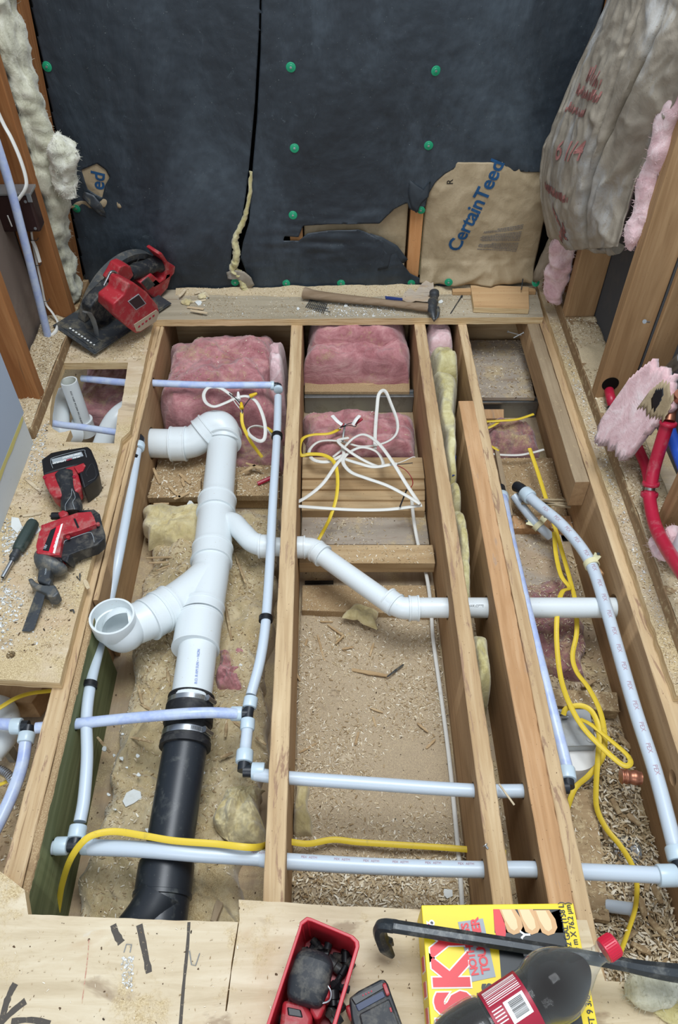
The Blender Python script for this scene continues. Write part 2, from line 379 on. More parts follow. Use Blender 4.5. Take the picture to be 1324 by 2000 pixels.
def lathe(bm, p0, axis, prof, seg=32, mi=0, caps=True):    # prof: (dist along axis, radius)
    axis = Vector(axis).normalized(); p0 = Vector(p0)
    N = axis.orthogonal().normalized(); B = axis.cross(N); rings = []
    for d, r in prof: rings.append([bm.verts.new(p0+axis*d+(N*math.cos(a)+B*math.sin(a))*r) for a in [2*math.pi*k/seg for k in range(seg)]])
    for i in range(len(rings)-1):
        for k in range(seg): quadface(bm, [rings[i][k], rings[i][(k+1) % seg], rings[i+1][(k+1) % seg], rings[i+1][k]], mi)
    if caps: quadface(bm, rings[0][::-1], mi); quadface(bm, rings[-1], mi)
def fbm(v, o=4): return noise.fractal(v, 1.0, 2.0, o, noise_basis='PERLIN_ORIGINAL')
def dome(bm, quad, zb, T, nu=40, nv=40, amp=.012, fr=14, seed=0, pw=4, edge=.012, mi=0, slope=0, lumps=.5):
    # cushion of fluff: quad = 4 world corners (x,y), sits on zb, T thick, lumpy top and sides
    q = [Vector((p[0], p[1])) for p in quad]; sd = Vector((seed*7.3, seed*3.1, seed*1.7)); g = []
    for i in range(nu+1):
        row = []
        for j in range(nv+1):
            u = i/nu; v = j/nv; uu = abs(2*u-1)**pw; vv = abs(2*v-1)**pw; k = max(0.0, (1-uu)*(1-vv))**(1/2.6)
            p = (q[0]*(1-u)+q[1]*u)*(1-v)+(q[3]*(1-u)+q[2]*u)*v
            e = Vector((fbm(Vector((p.x*9, p.y*9, 1))+sd, 3), fbm(Vector((p.x*9, p.y*9, 5))+sd, 3)))*edge*2
            s3 = Vector((p.x, p.y, 0)); n1 = fbm(s3*fr+sd, 5); n2 = 1-abs(noise.noise(s3*fr*.6+sd*2))*2
            z = zb+T*k*(1+slope*(v-.5))+amp*k*(n1*1.6+lumps*n2)
            row.append(bm.verts.new((p.x+e.x, p.y+e.y, z)))
        g.append(row)
    for i in range(nu):
        for j in range(nv): quadface(bm, [g[i][j], g[i+1][j], g[i+1][j+1], g[i][j+1]], mi)
    # underside
    ring = [g[i][0] for i in range(nu)]+[g[nu][j] for j in range(nv)]+[g[i][nv] for i in range(nu, 0, -1)]+[g[0][j] for j in range(nv, 0, -1)]
    try: f = bm.faces.new(ring[::-1]); f.material_index = mi; bmesh.ops.triangulate(bm, faces=[f])
    except ValueError: pass
def fibres(bm, pts_n, n, L, r=.0006, mi=0, seed=1):
    rnd = random.Random(seed)
    for _ in range(n):
        p, nr = rnd.choice(pts_n); d = (Vector(nr)+Vector((rnd.uniform(-1, 1), rnd.uniform(-1, 1), rnd.uniform(-1, .6)))*.9).normalized()
        l = L*rnd.uniform(.4, 1); b = Vector((rnd.uniform(-1, 1), rnd.uniform(-1, 1), rnd.uniform(-1, 1)))*l*.5
        q = [p-d*.003, p+d*l*.5, p+d*l+b*.5]
        tube(bm, q, [r*1.6, r, r*.3], 4, mi=mi, cap=False)
def chipmesh(bm, p, L, w, t, nrm, ang, rnd, mi=0):
    nrm = Vector(nrm).normalized(); X = nrm.orthogonal().normalized(); X = Matrix.Rotation(ang, 3, nrm) @ X; Y = nrm.cross(X)
    c = rnd.uniform(0, L*.14); a = rnd.uniform(.3, 1); b = rnd.uniform(.3, 1)
    def pt(x, y, z): return bm.verts.new(p+X*x+Y*y+nrm*z)
    h = L/2; w2 = w/2
    v = [pt(-h, -w2*a, 0), pt(0, -w2, c), pt(h, -w2*b, 0), pt(h, w2*b, 0), pt(0, w2, c), pt(-h, w2*a, 0)]
    u = [pt(-h, -w2*a, t), pt(0, -w2, c+t), pt(h, -w2*b, t), pt(h, w2*b, t), pt(0, w2, c+t), pt(-h, w2*a, t)]
    quadface(bm, [u[0], u[1], u[4], u[5]], mi); quadface(bm, [u[1], u[2], u[3], u[4]], mi)
    for k in range(6): quadface(bm, [v[k], v[(k+1) % 6], u[(k+1) % 6], u[k]], mi)
def inpoly(x, y, pl):
    c = False; j = len(pl)-1
    for i in range(len(pl)):
        xi, yi = pl[i][0], pl[i][1]; xj, yj = pl[j][0], pl[j][1]
        if (yi > y) != (yj > y) and x < (xj-xi)*(y-yi)/(yj-yi)+xi: c = not c
        j = i
    return c
def scatter(name, poly, z, n, L=(.003, .012), label='', cat='sawdust', mat='chips', seed=1, clump=0, w=(.15, .4), zs=.0015, fr=7, holes=()):
    rnd = random.Random(seed); bm = bmesh.new(); xs = [p[0] for p in poly]; ys = [p[1] for p in poly]; k = 0; tr = 0
    while k < n and tr < n*30:
        tr += 1; x = rnd.uniform(min(xs), max(xs)); y = rnd.uniform(min(ys), max(ys))
        if not inpoly(x, y, poly) or any(inpoly(x, y, h) for h in holes): continue
        if clump and noise.noise(Vector((x*fr, y*fr, seed))) < rnd.uniform(-.5, .5)*clump*1.2-.1+clump*.1: continue
        l = rnd.uniform(*L)*rnd.choice((.5, .7, 1, 1)); ww = l*rnd.uniform(*w)
        zz = z(x, y) if callable(z) else z
        chipmesh(bm, Vector((x, y, zz+rnd.uniform(0, zs))), l, ww, min(.0012, l*.12), (rnd.uniform(-.35, .35), rnd.uniform(-.35, .35), 1), rnd.uniform(0, 6.28), rnd); k += 1
    return fin(name, bm, mat, None, label, cat, None, 'stuff', smooth=False)
def scatter_on(name, objs, n, L, label, cat='sawdust', mat='chips', seed=1, nz=.35, clump=0, w=(.15, .4), fr=7, region=None):
    rnd = random.Random(seed); bm = bmesh.new(); fs = []
    for o in objs:
        off = WL[o.name]
        for p in o.data.polygons:
            if p.normal.z > nz: fs.append((p.center+off, p.normal.copy(), p.area, [o.data.vertices[i].co+off for i in p.vertices]))
    if not fs:
        for o in objs:
            for p in o.data.polygons:
                if p.normal.z < -nz: fs.append((p.center+WL[o.name], -p.normal, p.area, [o.data.vertices[i].co+WL[o.name] for i in p.vertices]))
    ws = [f[2] for f in fs]; k = 0; tr = 0
    while k < n and tr < n*20:
        for f in rnd.choices(fs, ws, k=200):
            tr += 1; vv = f[3]; a = rnd.random(); b = rnd.random()
            p = vv[0].lerp(vv[1], a).lerp((vv[3] if len(vv) > 3 else vv[2]).lerp(vv[2], a), b)
            if region and not inpoly(p.x, p.y, region): continue
            if clump and noise.noise(Vector((p.x*fr, p.y*fr, seed))) < rnd.uniform(-.5, .5)*clump*1.2-.1+clump*.1: continue
            l = rnd.uniform(*L)*rnd.choice((.5, .7, 1, 1))
            nn = f[1]+Vector((rnd.uniform(-.3, .3), rnd.uniform(-.3, .3), 0))
            chipmesh(bm, p+f[1]*.0004, l, l*rnd.uniform(*w), min(.0012, l*.12), nn, rnd.uniform(0, 6.28), rnd); k += 1
            if k >= n: break
    return fin(name, bm, mat, None, label, cat, None, 'stuff', smooth=False)
def textmesh(txt, size, origin, xd, yd, ext=.0002, bold=0, align='LEFT', wrap=None, fn=None, cuts=0, sx=1.0, spacing=1.0, lift=.0004):
    # returns bmesh with lettering; wrap=(axis point, axis dir, radius) bends it round a pipe; fn maps final points
    cu = bpy.data.curves.new('txt', 'FONT'); cu.body = txt; cu.size = size; cu.extrude = ext; cu.offset = bold; cu.align_x = align; cu.resolution_u = 3; cu.space_character = spacing
    o = bpy.data.objects.new('txt', cu); COL.objects.link(o); dg = bpy.context.evaluated_depsgraph_get()
    me = bpy.data.meshes.new_from_object(o.evaluated_get(dg)); bpy.data.objects.remove(o); bpy.data.curves.remove(cu)
    bm = bmesh.new(); bm.from_mesh(me); bpy.data.meshes.remove(me)
    if cuts: bmesh.ops.triangulate(bm, faces=bm.faces); bmesh.ops.subdivide_edges(bm, edges=bm.edges, cuts=cuts, use_grid_fill=False); bmesh.ops.triangulate(bm, faces=bm.faces)
    xd = Vector(xd).normalized(); yd = Vector(yd); yd = (yd-xd*yd.dot(xd)).normalized(); zd = xd.cross(yd); O = Vector(origin)
    for v in bm.verts:
        x, y, z = v.co; x *= sx
        if wrap:
            r = wrap; a = y/r; p = O+xd*x+yd*(math.sin(a)*(r+z+lift))+zd*((math.cos(a))*(r+z+lift))   # O is on the pipe axis, zd outward
        else: p = O+xd*x+yd*y+zd*(z+lift)
        if fn: p = fn(p)
        v.co = p
    return bm
def cut(o, cutters):      # drill real round or square holes through lumber: cutters = [(p0,p1,r)]
    bm = bmesh.new(); off = WL[o.name]
    for p0, p1, r in cutters: tube(bm, [Vector(p0)-off, Vector(p1)-off], r, 20)
    bmesh.ops.recalc_face_normals(bm, faces=bm.faces)
    me = bpy.data.meshes.new('cut'); bm.to_mesh(me); bm.free(); co = bpy.data.objects.new('cut', me); COL.objects.link(co); co.location = o.location
    md = o.modifiers.new('hole', 'BOOLEAN'); md.object = co; md.operation = 'DIFFERENCE'; md.solver = 'EXACT'
    bpy.context.view_layer.update()
    nm = bpy.data.meshes.new_from_object(o.evaluated_get(bpy.context.evaluated_depsgraph_get())); o.modifiers.remove(md); o.data = nm
    bpy.data.objects.remove(co)
def rough_beam(bm, x0, x1, y0, y1, z0, z1, n=60, amp=.0012, topmi=1, seed=0, ragged=0):
    # lumber lying along y with a slightly chewed top edge
    rings = []
    for i in range(n+1):
        y = y0+(y1-y0)*i/n; k = Vector((seed*3.3, y*22, 0)); a = noise.noise(k)*amp; b = noise.noise(k+Vector((9, 0, 0)))*amp
        c = abs(noise.noise(Vector((seed, y*60, 4))))*ragged
        bo = noise.noise(Vector((seed*5.1, y*1.3, 2)))*amp*1.5
        ch = .0016
        rings.append([bm.verts.new(p) for p in [(x0+bo, y, z0), (x1+bo, y, z0), (x1+bo+b*.4, y, z1-ch-c), (x1-ch+b-c*.5+bo, y, z1+a*.4), (x0+ch+a+bo, y, z1+b*.4), (x0+a*.4+bo, y, z1-ch)]])
    for i in range(n):
        for k in range(6):
            quadface(bm, [rings[i][k], rings[i][(k+1) % 6], rings[i+1][(k+1) % 6], rings[i+1][k]], topmi if k in (2, 3, 4) else 0)
    quadface(bm, rings[0][::-1], 0); quadface(bm, rings[-1], 0)
# ================================================================ structure
ZD = .024; YF = 2.217; ZF = -.235
def py_y(py, z=0.0): return P(662, py, z).y
def wpx(l, z): return [P(a, b, z) for a, b in l]
bm = bmesh.new(); box(bm, (-.95, -.35, ZF-.02), (1.0, 2.24, ZF)); fin('floor', bm, 'board', kind='structure', smooth=False)
bm = bmesh.new(); box(bm, (-.95, YF+.098, -.24), (1.0, YF+.11, 1.05)); fin('wall_back', bm, 'dark', kind='structure', smooth=False)
bm = bmesh.new(); box(bm, (-.885, 1.55, .0), (-.872, 2.30, 1.05)); fin('wall_left', bm, 'wallboard', kind='structure', smooth=False)
bm = bmesh.new(); box(bm, (.797, 1.60, -.02), (.81, 2.30, 1.05)); fin('wall_right', bm, 'wallgrey', kind='structure', smooth=False)
# joists ---------------------------------------------------------------------------------------
Y0 = .22; YR = 2.2; JO = {}
def joist(key, x0, x1, y0, y1, z1, mats, label, seed, z0=ZF+.0005, name='floor_joist', ragged=.004, amp=.0022, group=None):
    bm = bmesh.new(); rough_beam(bm, x0, x1, y0, y1, z0, z1, int((y1-y0)/.012), amp, 1, seed, ragged)
    JO[key] = fin(name, bm, mats, None, label, 'joist', group, smooth=True, ang=30)
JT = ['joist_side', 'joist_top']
joist('j1', -.5705, -.5330, Y0, YR, 0, JT, 'long sawn joist at the left of the big drain pipe, pale top with glue stains', 1)
yj = py_y(1300)
joist('j1s', -.5325, -.5215, 1.0, YR, -.001, JT, 'thinner plank fixed to the right side of the left joist, beside the reciprocating saw', 2, name='sister_joist', ragged=.008)
bm = bmesh.new(); rough_beam(bm, -.5325, -.5185, Y0, .955, ZF+.0005, -.002, 90, .003, 1, 12, .012)
JO['j1g'] = fin('sister_joist', bm, ['green', 'osb'], None, 'green treated plank on the right side of the left joist, by the yellow cable', 'joist', ang=30)
joist('j2', -.124, -.088, Y0, YR, 0, JT, 'joist running between the big drain pipe bay and the sawdust bay', 3)
joist('j3', .261, .2955, Y0, YR, 0, JT, 'joist with the small white drain pipe passing through it, right of the sawdust bay', 4)
joist('j4a', .355, .397, Y0, py_y(785), 0, ['joist_side', 'joist_warm'], 'reddish sister plank with a broken far end, left half of the doubled joist', 5, name='sister_joist', ragged=.006)
joist('j4b', .3975, .4245, Y0, YR, -.0005, JT, 'full length right half of the doubled joist beside the blue printed pipe', 6)
joist('j5', .652, .6895, Y0, YR, 0, JT, 'rightmost long joist with a copper stub coming through its face', 7)
joist('j5b', .690, .728, Y0, .93, 0, ['joist_side', 'grey_wood'], 'short length of joist doubled against the rightmost joist, in the lower right corner', 8, name='sister_joist')
joist('j5l', .614, .6515, py_y(945), YR, -.001, ['joist_side', 'grey_wood'], 'short grey-topped lumber on the rightmost joist, its pale sawn end facing the camera', 9, z0=-.088, name='ledger_board', ragged=.002)
JO['j5l']['category'] = 'board'
bm = bmesh.new(); box(bm, (-.90, YR+.001, ZF), (.92, YR+.037, -.001)); fin('rim_joist', bm, 'wood_x', None, 'rim joist across the far end of the bays under the ledge', 'joist', smooth=False)
# plywood sheets -------------------------------------------------------------------------------
def sheet(name, pts, zt, zb, mats, label, cat='plywood', jag=0, seed=0, **k):
    q = []; n = len(pts)
    for i in range(n):           # torn, chipped edges
        a = Vector(pts[i][:2]); b = Vector(pts[(i+1) % n][:2]); L = (b-a).length; k2 = max(1, int(L/.012)) if jag else 1
        nn = Vector((-(b-a).y, (b-a).x)).normalized() if L > 1e-6 else Vector((0, 0))
        for j in range(k2):
            t = j/k2; p = a.lerp(b, t)
            if jag and 0 < j: p = p+nn*noise.noise(Vector((p.x*40, p.y*40, seed)))*jag
            q.append((p.x, p.y))
    bm = bmesh.new(); prism(bm, q, zt, zb, 0, 1); return fin(name, bm, mats, None, label, cat, smooth=False, **k)
ledge = sheet('plywood_ledge', [(-.552, 2.042), (.66, 2.042), (.672, 2.30), (-.552, 2.30)], ZD, 0, ['rot', 'ply_edge'], 'dusty plywood ledge below the black felt, carrying the hammer', jag=.002)
hole = wpx([(123, 709), (250, 708), (246, 735), (237, 795), (231, 800), (223, 866), (128, 863), (138, 840), (128, 843), (116, 845), (104, 838), (97, 828), (98, 800), (104, 762)], ZD)
outer = [(-.90, py_y(1305, ZD)), (-.548, py_y(1328, ZD)), (-.548, 1.2), (-.552, 1.5), (-.535, 1.53), (-.548, 2.04), (-.553, 2.045), (-.553, 2.30), (-.90, 2.30)]
# sheet with an opening: bridge the hole to the left edge
br = [(-.90, hole[11].y)]
outl = outer[:8]+[(-.90, 2.30), (-.90, hole[11].y+.001)]+[tuple(hole[(11-i) % 14][:2]) for i in range(14)]+[(hole[11].x, hole[11].y-.001), (-.90, hole[11].y-.001)]
deck_left = sheet('plywood_subfloor', outl, ZD, 0.0005, ['ply_left', 'ply_edge'], 'left plywood subfloor with a square opening, carrying the reciprocating saw', jag=.0015, seed=3)
cut(deck_left, [(P(21, 1279, ZD)+Vector((0, 0, .05)), P(21, 1279, ZD)-Vector((0, 0, .05)), .0095)])
fr = wpx([(-60, 1690), (0, 1702), (48, 1738), (52, 1765), (55, 1786), (300, 1796), (465, 1801), (452, 1880), (440, 1975), (442.5, 1975), (455, 1880), (468, 1797), (466, 1757), (640, 1768), (820, 1776), (1000, 1788), (1146, 1797), (1164, 1862), (1182, 1916), (1324, 1922), (1500, 1930)], ZD)
fr = [(p.x, p.y) for p in fr]+[(.95, -.35), (-.95, -.35)]; fr[0] = (-.95, fr[0][1])
deck_front = sheet('plywood_subfloor', fr, ZD, .0005, ['ply_front', 'ply_edge'], 'front plywood subfloor at the bottom of the picture, with black marker lines', jag=.0012, seed=5)
sheet('plywood_strip', [(.674, py_y(1366, ZD)), (.88, py_y(1366, ZD)), (.88, 2.30), (.674, 2.30)], ZD, .0005, ['ply_up', 'ply_edge'], 'narrow plywood strip beside the right wall plate, ending at a clean cut', jag=.003, seed=8)
# wall plates and studs ----------------------------------------------------------------------
def lumber(name, lo, hi, mat, label, cat='stud', seg=0, lean=(0, 0)):
    bm = bmesh.new(); x0, y0, z0 = lo; x1, y1, z1 = hi; lx, ly = lean
    hexa(bm, [(x0, y0, z0), (x1, y0, z0), (x1, y1, z0), (x0, y1, z0)], [(x0+lx, y0+ly, z1), (x1+lx, y0+ly, z1), (x1+lx, y1+ly, z1), (x0+lx, y1+ly, z1)])
    return fin(name, bm, mat, None, label, cat, smooth=False, bevel=.0025)
ZP = ZD+.038
pl_r = lumber('wall_plate', (.705, .60, ZD+.0005), (.796, 2.215, ZP), 'plate', 'bottom plate of the right stud wall, dusted with sawdust', 'plate')
pl_l = lumber('wall_plate', (-.864, 1.50, ZD+.0005), (-.776, 2.215, ZP), 'plate', 'bottom plate of the left stud wall, where the blue printed pipe goes down', 'plate')
bm = bmesh.new(); box(bm, (.862, .80, -.02), (.875, 1.58, .62)); fin('wall_right', bm, 'wallgrey', kind='structure', smooth=False)
S1 = lumber('wall_stud', (.706, 1.985, ZP), (.795, 2.023, 1.05), 'stud_pale', 'short-looking stud under the hanging insulation, nearest the far right corner')
S2 = lumber('wall_stud', (.706, 1.600, ZP), (.795, 1.638, 1.05), 'stud_pale', 'right wall stud notched at its foot for a red pipe')
S3 = lumber('wall_stud', (.800, 1.582, ZP), (.94, 1.599, 1.05), 'stud_pale', 'wide right stud with a single nail sticking out and a round hole')
S4 = lumber('wall_stud', (.742, 1.125, ZP), (.83, 1.163, 1.05), 'stud_pale', 'nearest right wall stud, behind the red pipe and below the blue one')
A = lumber('wall_stud', (-.862, 1.608, ZP), (-.778, 1.646, 1.05), 'stud', 'nearest left wall stud, beside the end of the white drywall')
B = lumber('wall_stud', (-.868, 2.000, ZP), (-.779, 2.040, 1.05), 'stud', 'left wall stud carrying the brown electrical box')
bm = bmesh.new(); hexa(bm, [(-.872, 2.13, ZP), (-.792, 2.13, ZP), (-.792, 2.215, ZP), (-.872, 2.215, ZP)], [(-.80, 2.13, 1.05), (-.722, 2.13, 1.05), (-.722, 2.215, 1.05), (-.80, 2.215, 1.05)])
fin('corner_stud', bm, 'stud', None, 'doubled corner stud between the white wool and the black felt', 'stud', smooth=False, bevel=.003)
# drywall at the left
t = thing('drywall_panel', (-.783, 1.2, ZD), 'blue-grey drywall panel standing at the left edge with its bottom strip bare', 'drywall')
bm = bmesh.new(); box(bm, (-.790, .55, ZD+.095), (-.777, 1.495, 1.05)); fin('panel_face', bm, 'drywall', t, smooth=False)
bm = bmesh.new(); box(bm, (-.7895, .55, ZD+.0005), (-.7785, 1.485, ZD+.0949)); fin('bare_strip', bm, 'compound', t, 'whitish bare strip', smooth=False)
bm = bmesh.new(); n = 60
for i in range(n):
    y0 = .55+.93*i/n; y1 = .55+.93*(i+1)/n; a = .083+.008*noise.noise(Vector((y0*20, 0, 0)))
    quadface(bm, [bm.verts.new(p) for p in [(-.7782, y0, ZD+a), (-.7782, y1, ZD+.083+.008*noise.noise(Vector((y1*20, 0, 0)))), (-.7782, y1, ZD+.097), (-.7782, y0, ZD+.097)]])
r = bmesh.ops.extrude_face_region(bm, geom=bm.faces[:]); bmesh.ops.translate(bm, verts=[v for v in r['geom'] if isinstance(v, bmesh.types.BMVert)], vec=(.0015, 0, 0))
fin('adhesive_line', bm, 'yel_glue', t, 'yellow adhesive line', smooth=False)
# ---------------------------------------------------------------- felt wall with its tears
def felt_y(x, z):
    w = .006*noise.noise(Vector((x*4, z*3, 1)))+.0015*fbm(Vector((x*22, z*22, 3)), 4)
    cx, cz = .05, .20; d = math.hypot((x-cx)/.28, (z-cz)/.09); w -= .010*math.exp(-d*d)*(1+.6*noise.noise(Vector((x*12, z*40, 7))))
    d = math.hypot((x-.19)/.07, (z-.12)/.10); w -= .014*math.exp(-d*d)
    return YF-.001+w-.004
def vpx(l, Y=YF): return [(PY(a, b, Y).x, PY(a, b, Y).z) for a, b in l]
tearR = vpx([(553, 466), (556, 458), (583, 459), (592, 438), (640, 434), (700, 433), (740, 432), (770, 405), (795, 393), (799, 405), (814, 412), (830, 402), (836, 378), (850, 355), (870, 338), (900, 322), (958, 330), (1010, 334), (1110, 336), (1110, 570), (1000, 566), (870, 552), (820, 541), (800, 530), (783, 505), (770, 480), (745, 462), (722, 452), (700, 443), (640, 446), (600, 452), (583, 467)])
tearL = vpx([(160, 330), (175, 324), (190, 318), (207, 330), (215, 345), (206, 360), (200, 385), (185, 377), (172, 368), (166, 350)])
slit = vpx([(509, -60), (506, 60), (498, 200), (486, 330), (480, 380), (472, 430), (455, 465), (452, 500), (449, 540), (468, 565), (488, 560), (478, 520), (470, 500), (475, 470), (487, 430), (490, 380), (494, 320), (502, 230), (509, 100), (512, -60)])
bm = bmesh.new(); st = .0042; nx = int(1.52/st); nz = int(1.04/st); vv = {}
def fv(i, j):
    if (i, j) not in vv:
        x = -.795+i*st; z = .012+j*st; vv[(i, j)] = bm.verts.new((x, felt_y(x, z), z))
    return vv[(i, j)]
for i in range(nx):
    for j in range(nz):
        x = -.795+(i+.5)*st; z = .012+(j+.5)*st; jx = x+.001*noise.noise(Vector((x*60, z*60, 0))); jz = z+.001*noise.noise(Vector((x*60, z*60, 9)))
        if x > .685 or (x < -.79+.055*z/.8): continue
        if inpoly(jx, jz, tearR) or inpoly(jx, jz, tearL) or inpoly(jx, jz, slit): continue
        quadface(bm, [fv(i, j), fv(i+1, j), fv(i+1, j+1), fv(i, j+1)])
snap_boundary(bm, [tearR, tearL, slit], .0065)
fl = fin('felt_sheet', bm, 'felt', None, 'black building felt covering the far wall, torn at the right and slit down the middle', 'felt', ang=80)
md = fl.modifiers.new('thick', 'SOLIDIFY'); md.thickness = .0012; md.offset = 0
# studs and paper seen through the tears
lumber('hidden_stud', (.243, YF+.008, .03), (.283, YF+.09, .9), wood('fresh_stud_wood', 'b07a4a', 'cb935f', 'dba877', 'z'), 'orange-brown stud uncovered at the left of the printed kraft paper', 'stud')
lumber('hidden_stud', (-.125, YF+.008, .03), (-.085, YF+.09, .9), bpy.data.materials['fresh_stud_wood'], 'stud seen through the small slot in the middle of the black felt', 'stud')
def paper(name, x0, x1, z0, z1, base, bulge, mat, label, seed, parent=None, st=.005, crease=.006, clip=None, curl=0):
    bm = bmesh.new(); nx = int((x1-x0)/st); nz = int((z1-z0)/st); V = {}
    def f(x, z):
        u = (x-x0)/(x1-x0); v = (z-z0)/(z1-z0)
        b = bulge*max(0, math.sin(math.pi*min(1, max(0, u))))**.5*max(0, math.sin(math.pi*min(1, max(0, v*.8+.12))))**.5
        p = Vector((x*7+seed, z*7, seed)); r = 1-2*abs(noise.noise(p+Vector((fbm(p*2, 2)*.6, 0, 0)))); r2 = 1-2*abs(noise.noise(p*2.3+Vector((3, 1, 0))))
        low = max(0, 1-v/.2)
        return base-b-crease*(r*.5+r2*.35)-low*(crease*2.2*r2+curl)
    for i in range(nx+1):
        for j in range(nz+1): V[(i, j)] = bm.verts.new((x0+i*st, f(x0+i*st, z0+j*st), z0+j*st))
    for i in range(nx):
        for j in range(nz):
            x = x0+(i+.5)*st; z = z0+(j+.5)*st
            if clip and not inpoly(x, z, clip): continue
            quadface(bm, [V[(i, j)], V[(i+1, j)], V[(i+1, j+1)], V[(i, j+1)]])
    for v in [v for v in bm.verts if not v.link_faces]: bm.verts.remove(v)
    if parent: o = fin(name, bm, mat, parent, None, ang=60)
    else: o = fin(name, bm, mat, None, label, 'insulation', ang=60)
    md = o.modifiers.new('thick', 'SOLIDIFY'); md.thickness = .0016; md.offset = 0
    return o, f
kp = thing('kraft_faced_batt', (.47, YF, .045), 'brown kraft paper insulation batt with large blue lettering, right of the uncovered stud', 'insulation')
ko, kf = paper('paper_facing', .286, .655, .048, .43, YF+.012, .022, 'kraft', '', 3, kp, crease=.0085, curl=.014)
bm = bmesh.new(); box(bm, (.286, YF+.032, .05), (.655, YF+.09, .43)); fin('batt_core', bm, 'yellow_wool', kp, smooth=False)
def ontof(f, off): return lambda p: Vector((p.x, f(p.x, p.z)-off, p.z))
def wallA(a, b): return PY(a, b, YF)
o_ = wallA(894, 489); e_ = wallA(974, 338); d = (e_-o_); 
bm = textmesh('CertainTeed', .0600, o_, d, Vector((-d.z, 0, d.x)), .0002, .0014, fn=ontof(kf, .0026), cuts=1, sx=.97, spacing=.98)
fin('lettering', bm, 'inkblue', kp, 'large blue slanting lettering', smooth=False)
o_ = wallA(884, 358); bm = textmesh('R', .026, o_, wallA(884, 340)-o_, Vector((-1, 0, 0)), .0002, 0, fn=ontof(kf, .0022), cuts=1)
fin('lettering', bm, 'ink', kp, 'small black R', smooth=False)
# paragraph of tiny upside down print: rows of illegible strokes
bm = bmesh.new(); rnd = random.Random(4)
for row in range(17):
    if row in (3, 10): continue
    t_ = row/16; a = wallA(1021-14*t_, 436+52*t_); L = .118*(1 if row not in (0, 4, 11, 15) else .65); x = 0
    b = wallA(950-10*t_, 445+38*t_); dr = (b-a).normalized()
    while x < L:
        w = rnd.uniform(.0015, .008); p = a+dr*x; h = .0015
        q = [p, p+dr*w, p+dr*w+Vector((0, 0, h)), p+Vector((0, 0, h))]
        vs = [bm.verts.new((c.x, kf(c.x, c.z)-.0022, c.z)) for c in q]; vs2 = [bm.verts.new((c.x, kf(c.x, c.z)-.0018, c.z)) for c in q]
        quadface(bm, vs); quadface(bm, vs2)
        for k in range(4): quadface(bm, [vs[k], vs[(k+1) % 4], vs2[(k+1) % 4], vs2[k]])
        x += w+rnd.uniform(.0008, .0018)
fin('fine_print', bm, 'inkgrey', kp, 'paragraph of tiny grey print', smooth=False)
paper('kraft_paper_piece', -.08, .239, .05, .30, YF+.018, .010, 'kraft', 'plain brown kraft paper showing through the tear left of the uncovered stud', 6)
lp = thing('kraft_faced_batt', (-.70, YF, .30), 'scrap of kraft-faced batt seen in the small tear near the left corner', 'insulation')
lo_, lf = paper('paper_facing', -.775, -.60, .30, .47, YF+.012, .012, 'kraft', '', 8, lp)
a_ = wallA(203, 372); bm = textmesh('ed', .055, a_, wallA(205, 335)-a_, Vector((-1, 0, .0)), .0002, .0012, fn=ontof(lf, .002), cuts=1); fin('lettering', bm, 'inkblue', lp, 'cropped blue letters', smooth=False)
# felt flaps folded out of the tears
def flap(px, dy, label, mat='felt_plain', name='felt_flap'):
    bm = bmesh.new(); pts = [PY(a, b, YF) for a, b in px]; c = sum(pts, Vector())/len(pts)
    n = len(pts); vs = [bm.verts.new(p+Vector((0, dy[i], 0))) for i, p in enumerate(pts)]; cv = bm.verts.new(c+Vector((0, sum(dy)/n-.006, 0)))
    for i in range(n): bm.faces.new([vs[i], vs[(i+1) % n], cv])
    bmesh.ops.subdivide_edges(bm, edges=bm.edges, cuts=3, use_grid_fill=True, smooth=.4)
    for v in bm.verts: v.co.y -= .003*noise.noise(v.co*30); v.co.x += .002*noise.noise(v.co*70)
    o = fin(name, bm, mat, None, label, 'felt', ang=60); md = o.modifiers.new('t', 'SOLIDIFY'); md.thickness = .0014
    return o
flap([(722, 452), (745, 456), (775, 472), (795, 500), (786, 508), (762, 488), (757, 515), (737, 522), (744, 490), (740, 470)], [-.012, -.02, -.022, -.02, -.018, -.026, -.026, -.02, -.022, -.02], 'curled flap of black felt hanging below the long tear')
flap([(799, 350), (832, 372), (840, 352), (836, 380), (822, 392), (812, 412), (803, 402), (797, 380)], [-.004, -.01, -.006, -.014, -.015, -.012, -.012, -.008], 'flap of black felt folded over the top of the uncovered stud')
flap([(166, 371), (185, 377), (200, 392), (208, 410), (209, 421), (196, 414), (178, 395), (163, 382)], [-.01, -.014, -.018, -.016, -.012, -.018, -.02, -.014], 'grey curled flap of felt below the small left tear', 'darkmetal')
# foam in the slit
bm = bmesh.new(); pts = [PY(a, b, YF-.010) for a, b in [(491, 335), (487, 380), (480, 420), (466, 450), (458, 470), (462, 490), (460, 510), (455, 525), (466, 535), (474, 548), (478, 562)]]
sp = smoothpath(pts, 6); rs = [.0055+.010*min(1, i/len(sp)*1.6)*(1+.5*noise.noise(Vector((i*.7, 2, 0)))) for i in range(len(sp))]
tube(bm, sp, rs, 10, .8)
for v in bm.verts: v.co += Vector((noise.noise(v.co*90), noise.noise(v.co*90+Vector((5, 0, 0)))*.6, noise.noise(v.co*90+Vector((0, 5, 0)))))*.005
fin('foam_bead', bm, 'yellow_wool', None, 'ragged bead of yellow foam in the slit of the black felt', 'foam', ang=60)
flap([(443, 528), (455, 520), (478, 522), (492, 535), (497, 550), (484, 562), (476, 545), (462, 538), (446, 540)], [-.01, -.02, -.025, -.024, -.02, -.012, -.02, -.02, -.014], 'small curl of torn paper at the foot of the foam-filled slit', 'kraft_dirty', 'paper_curl')
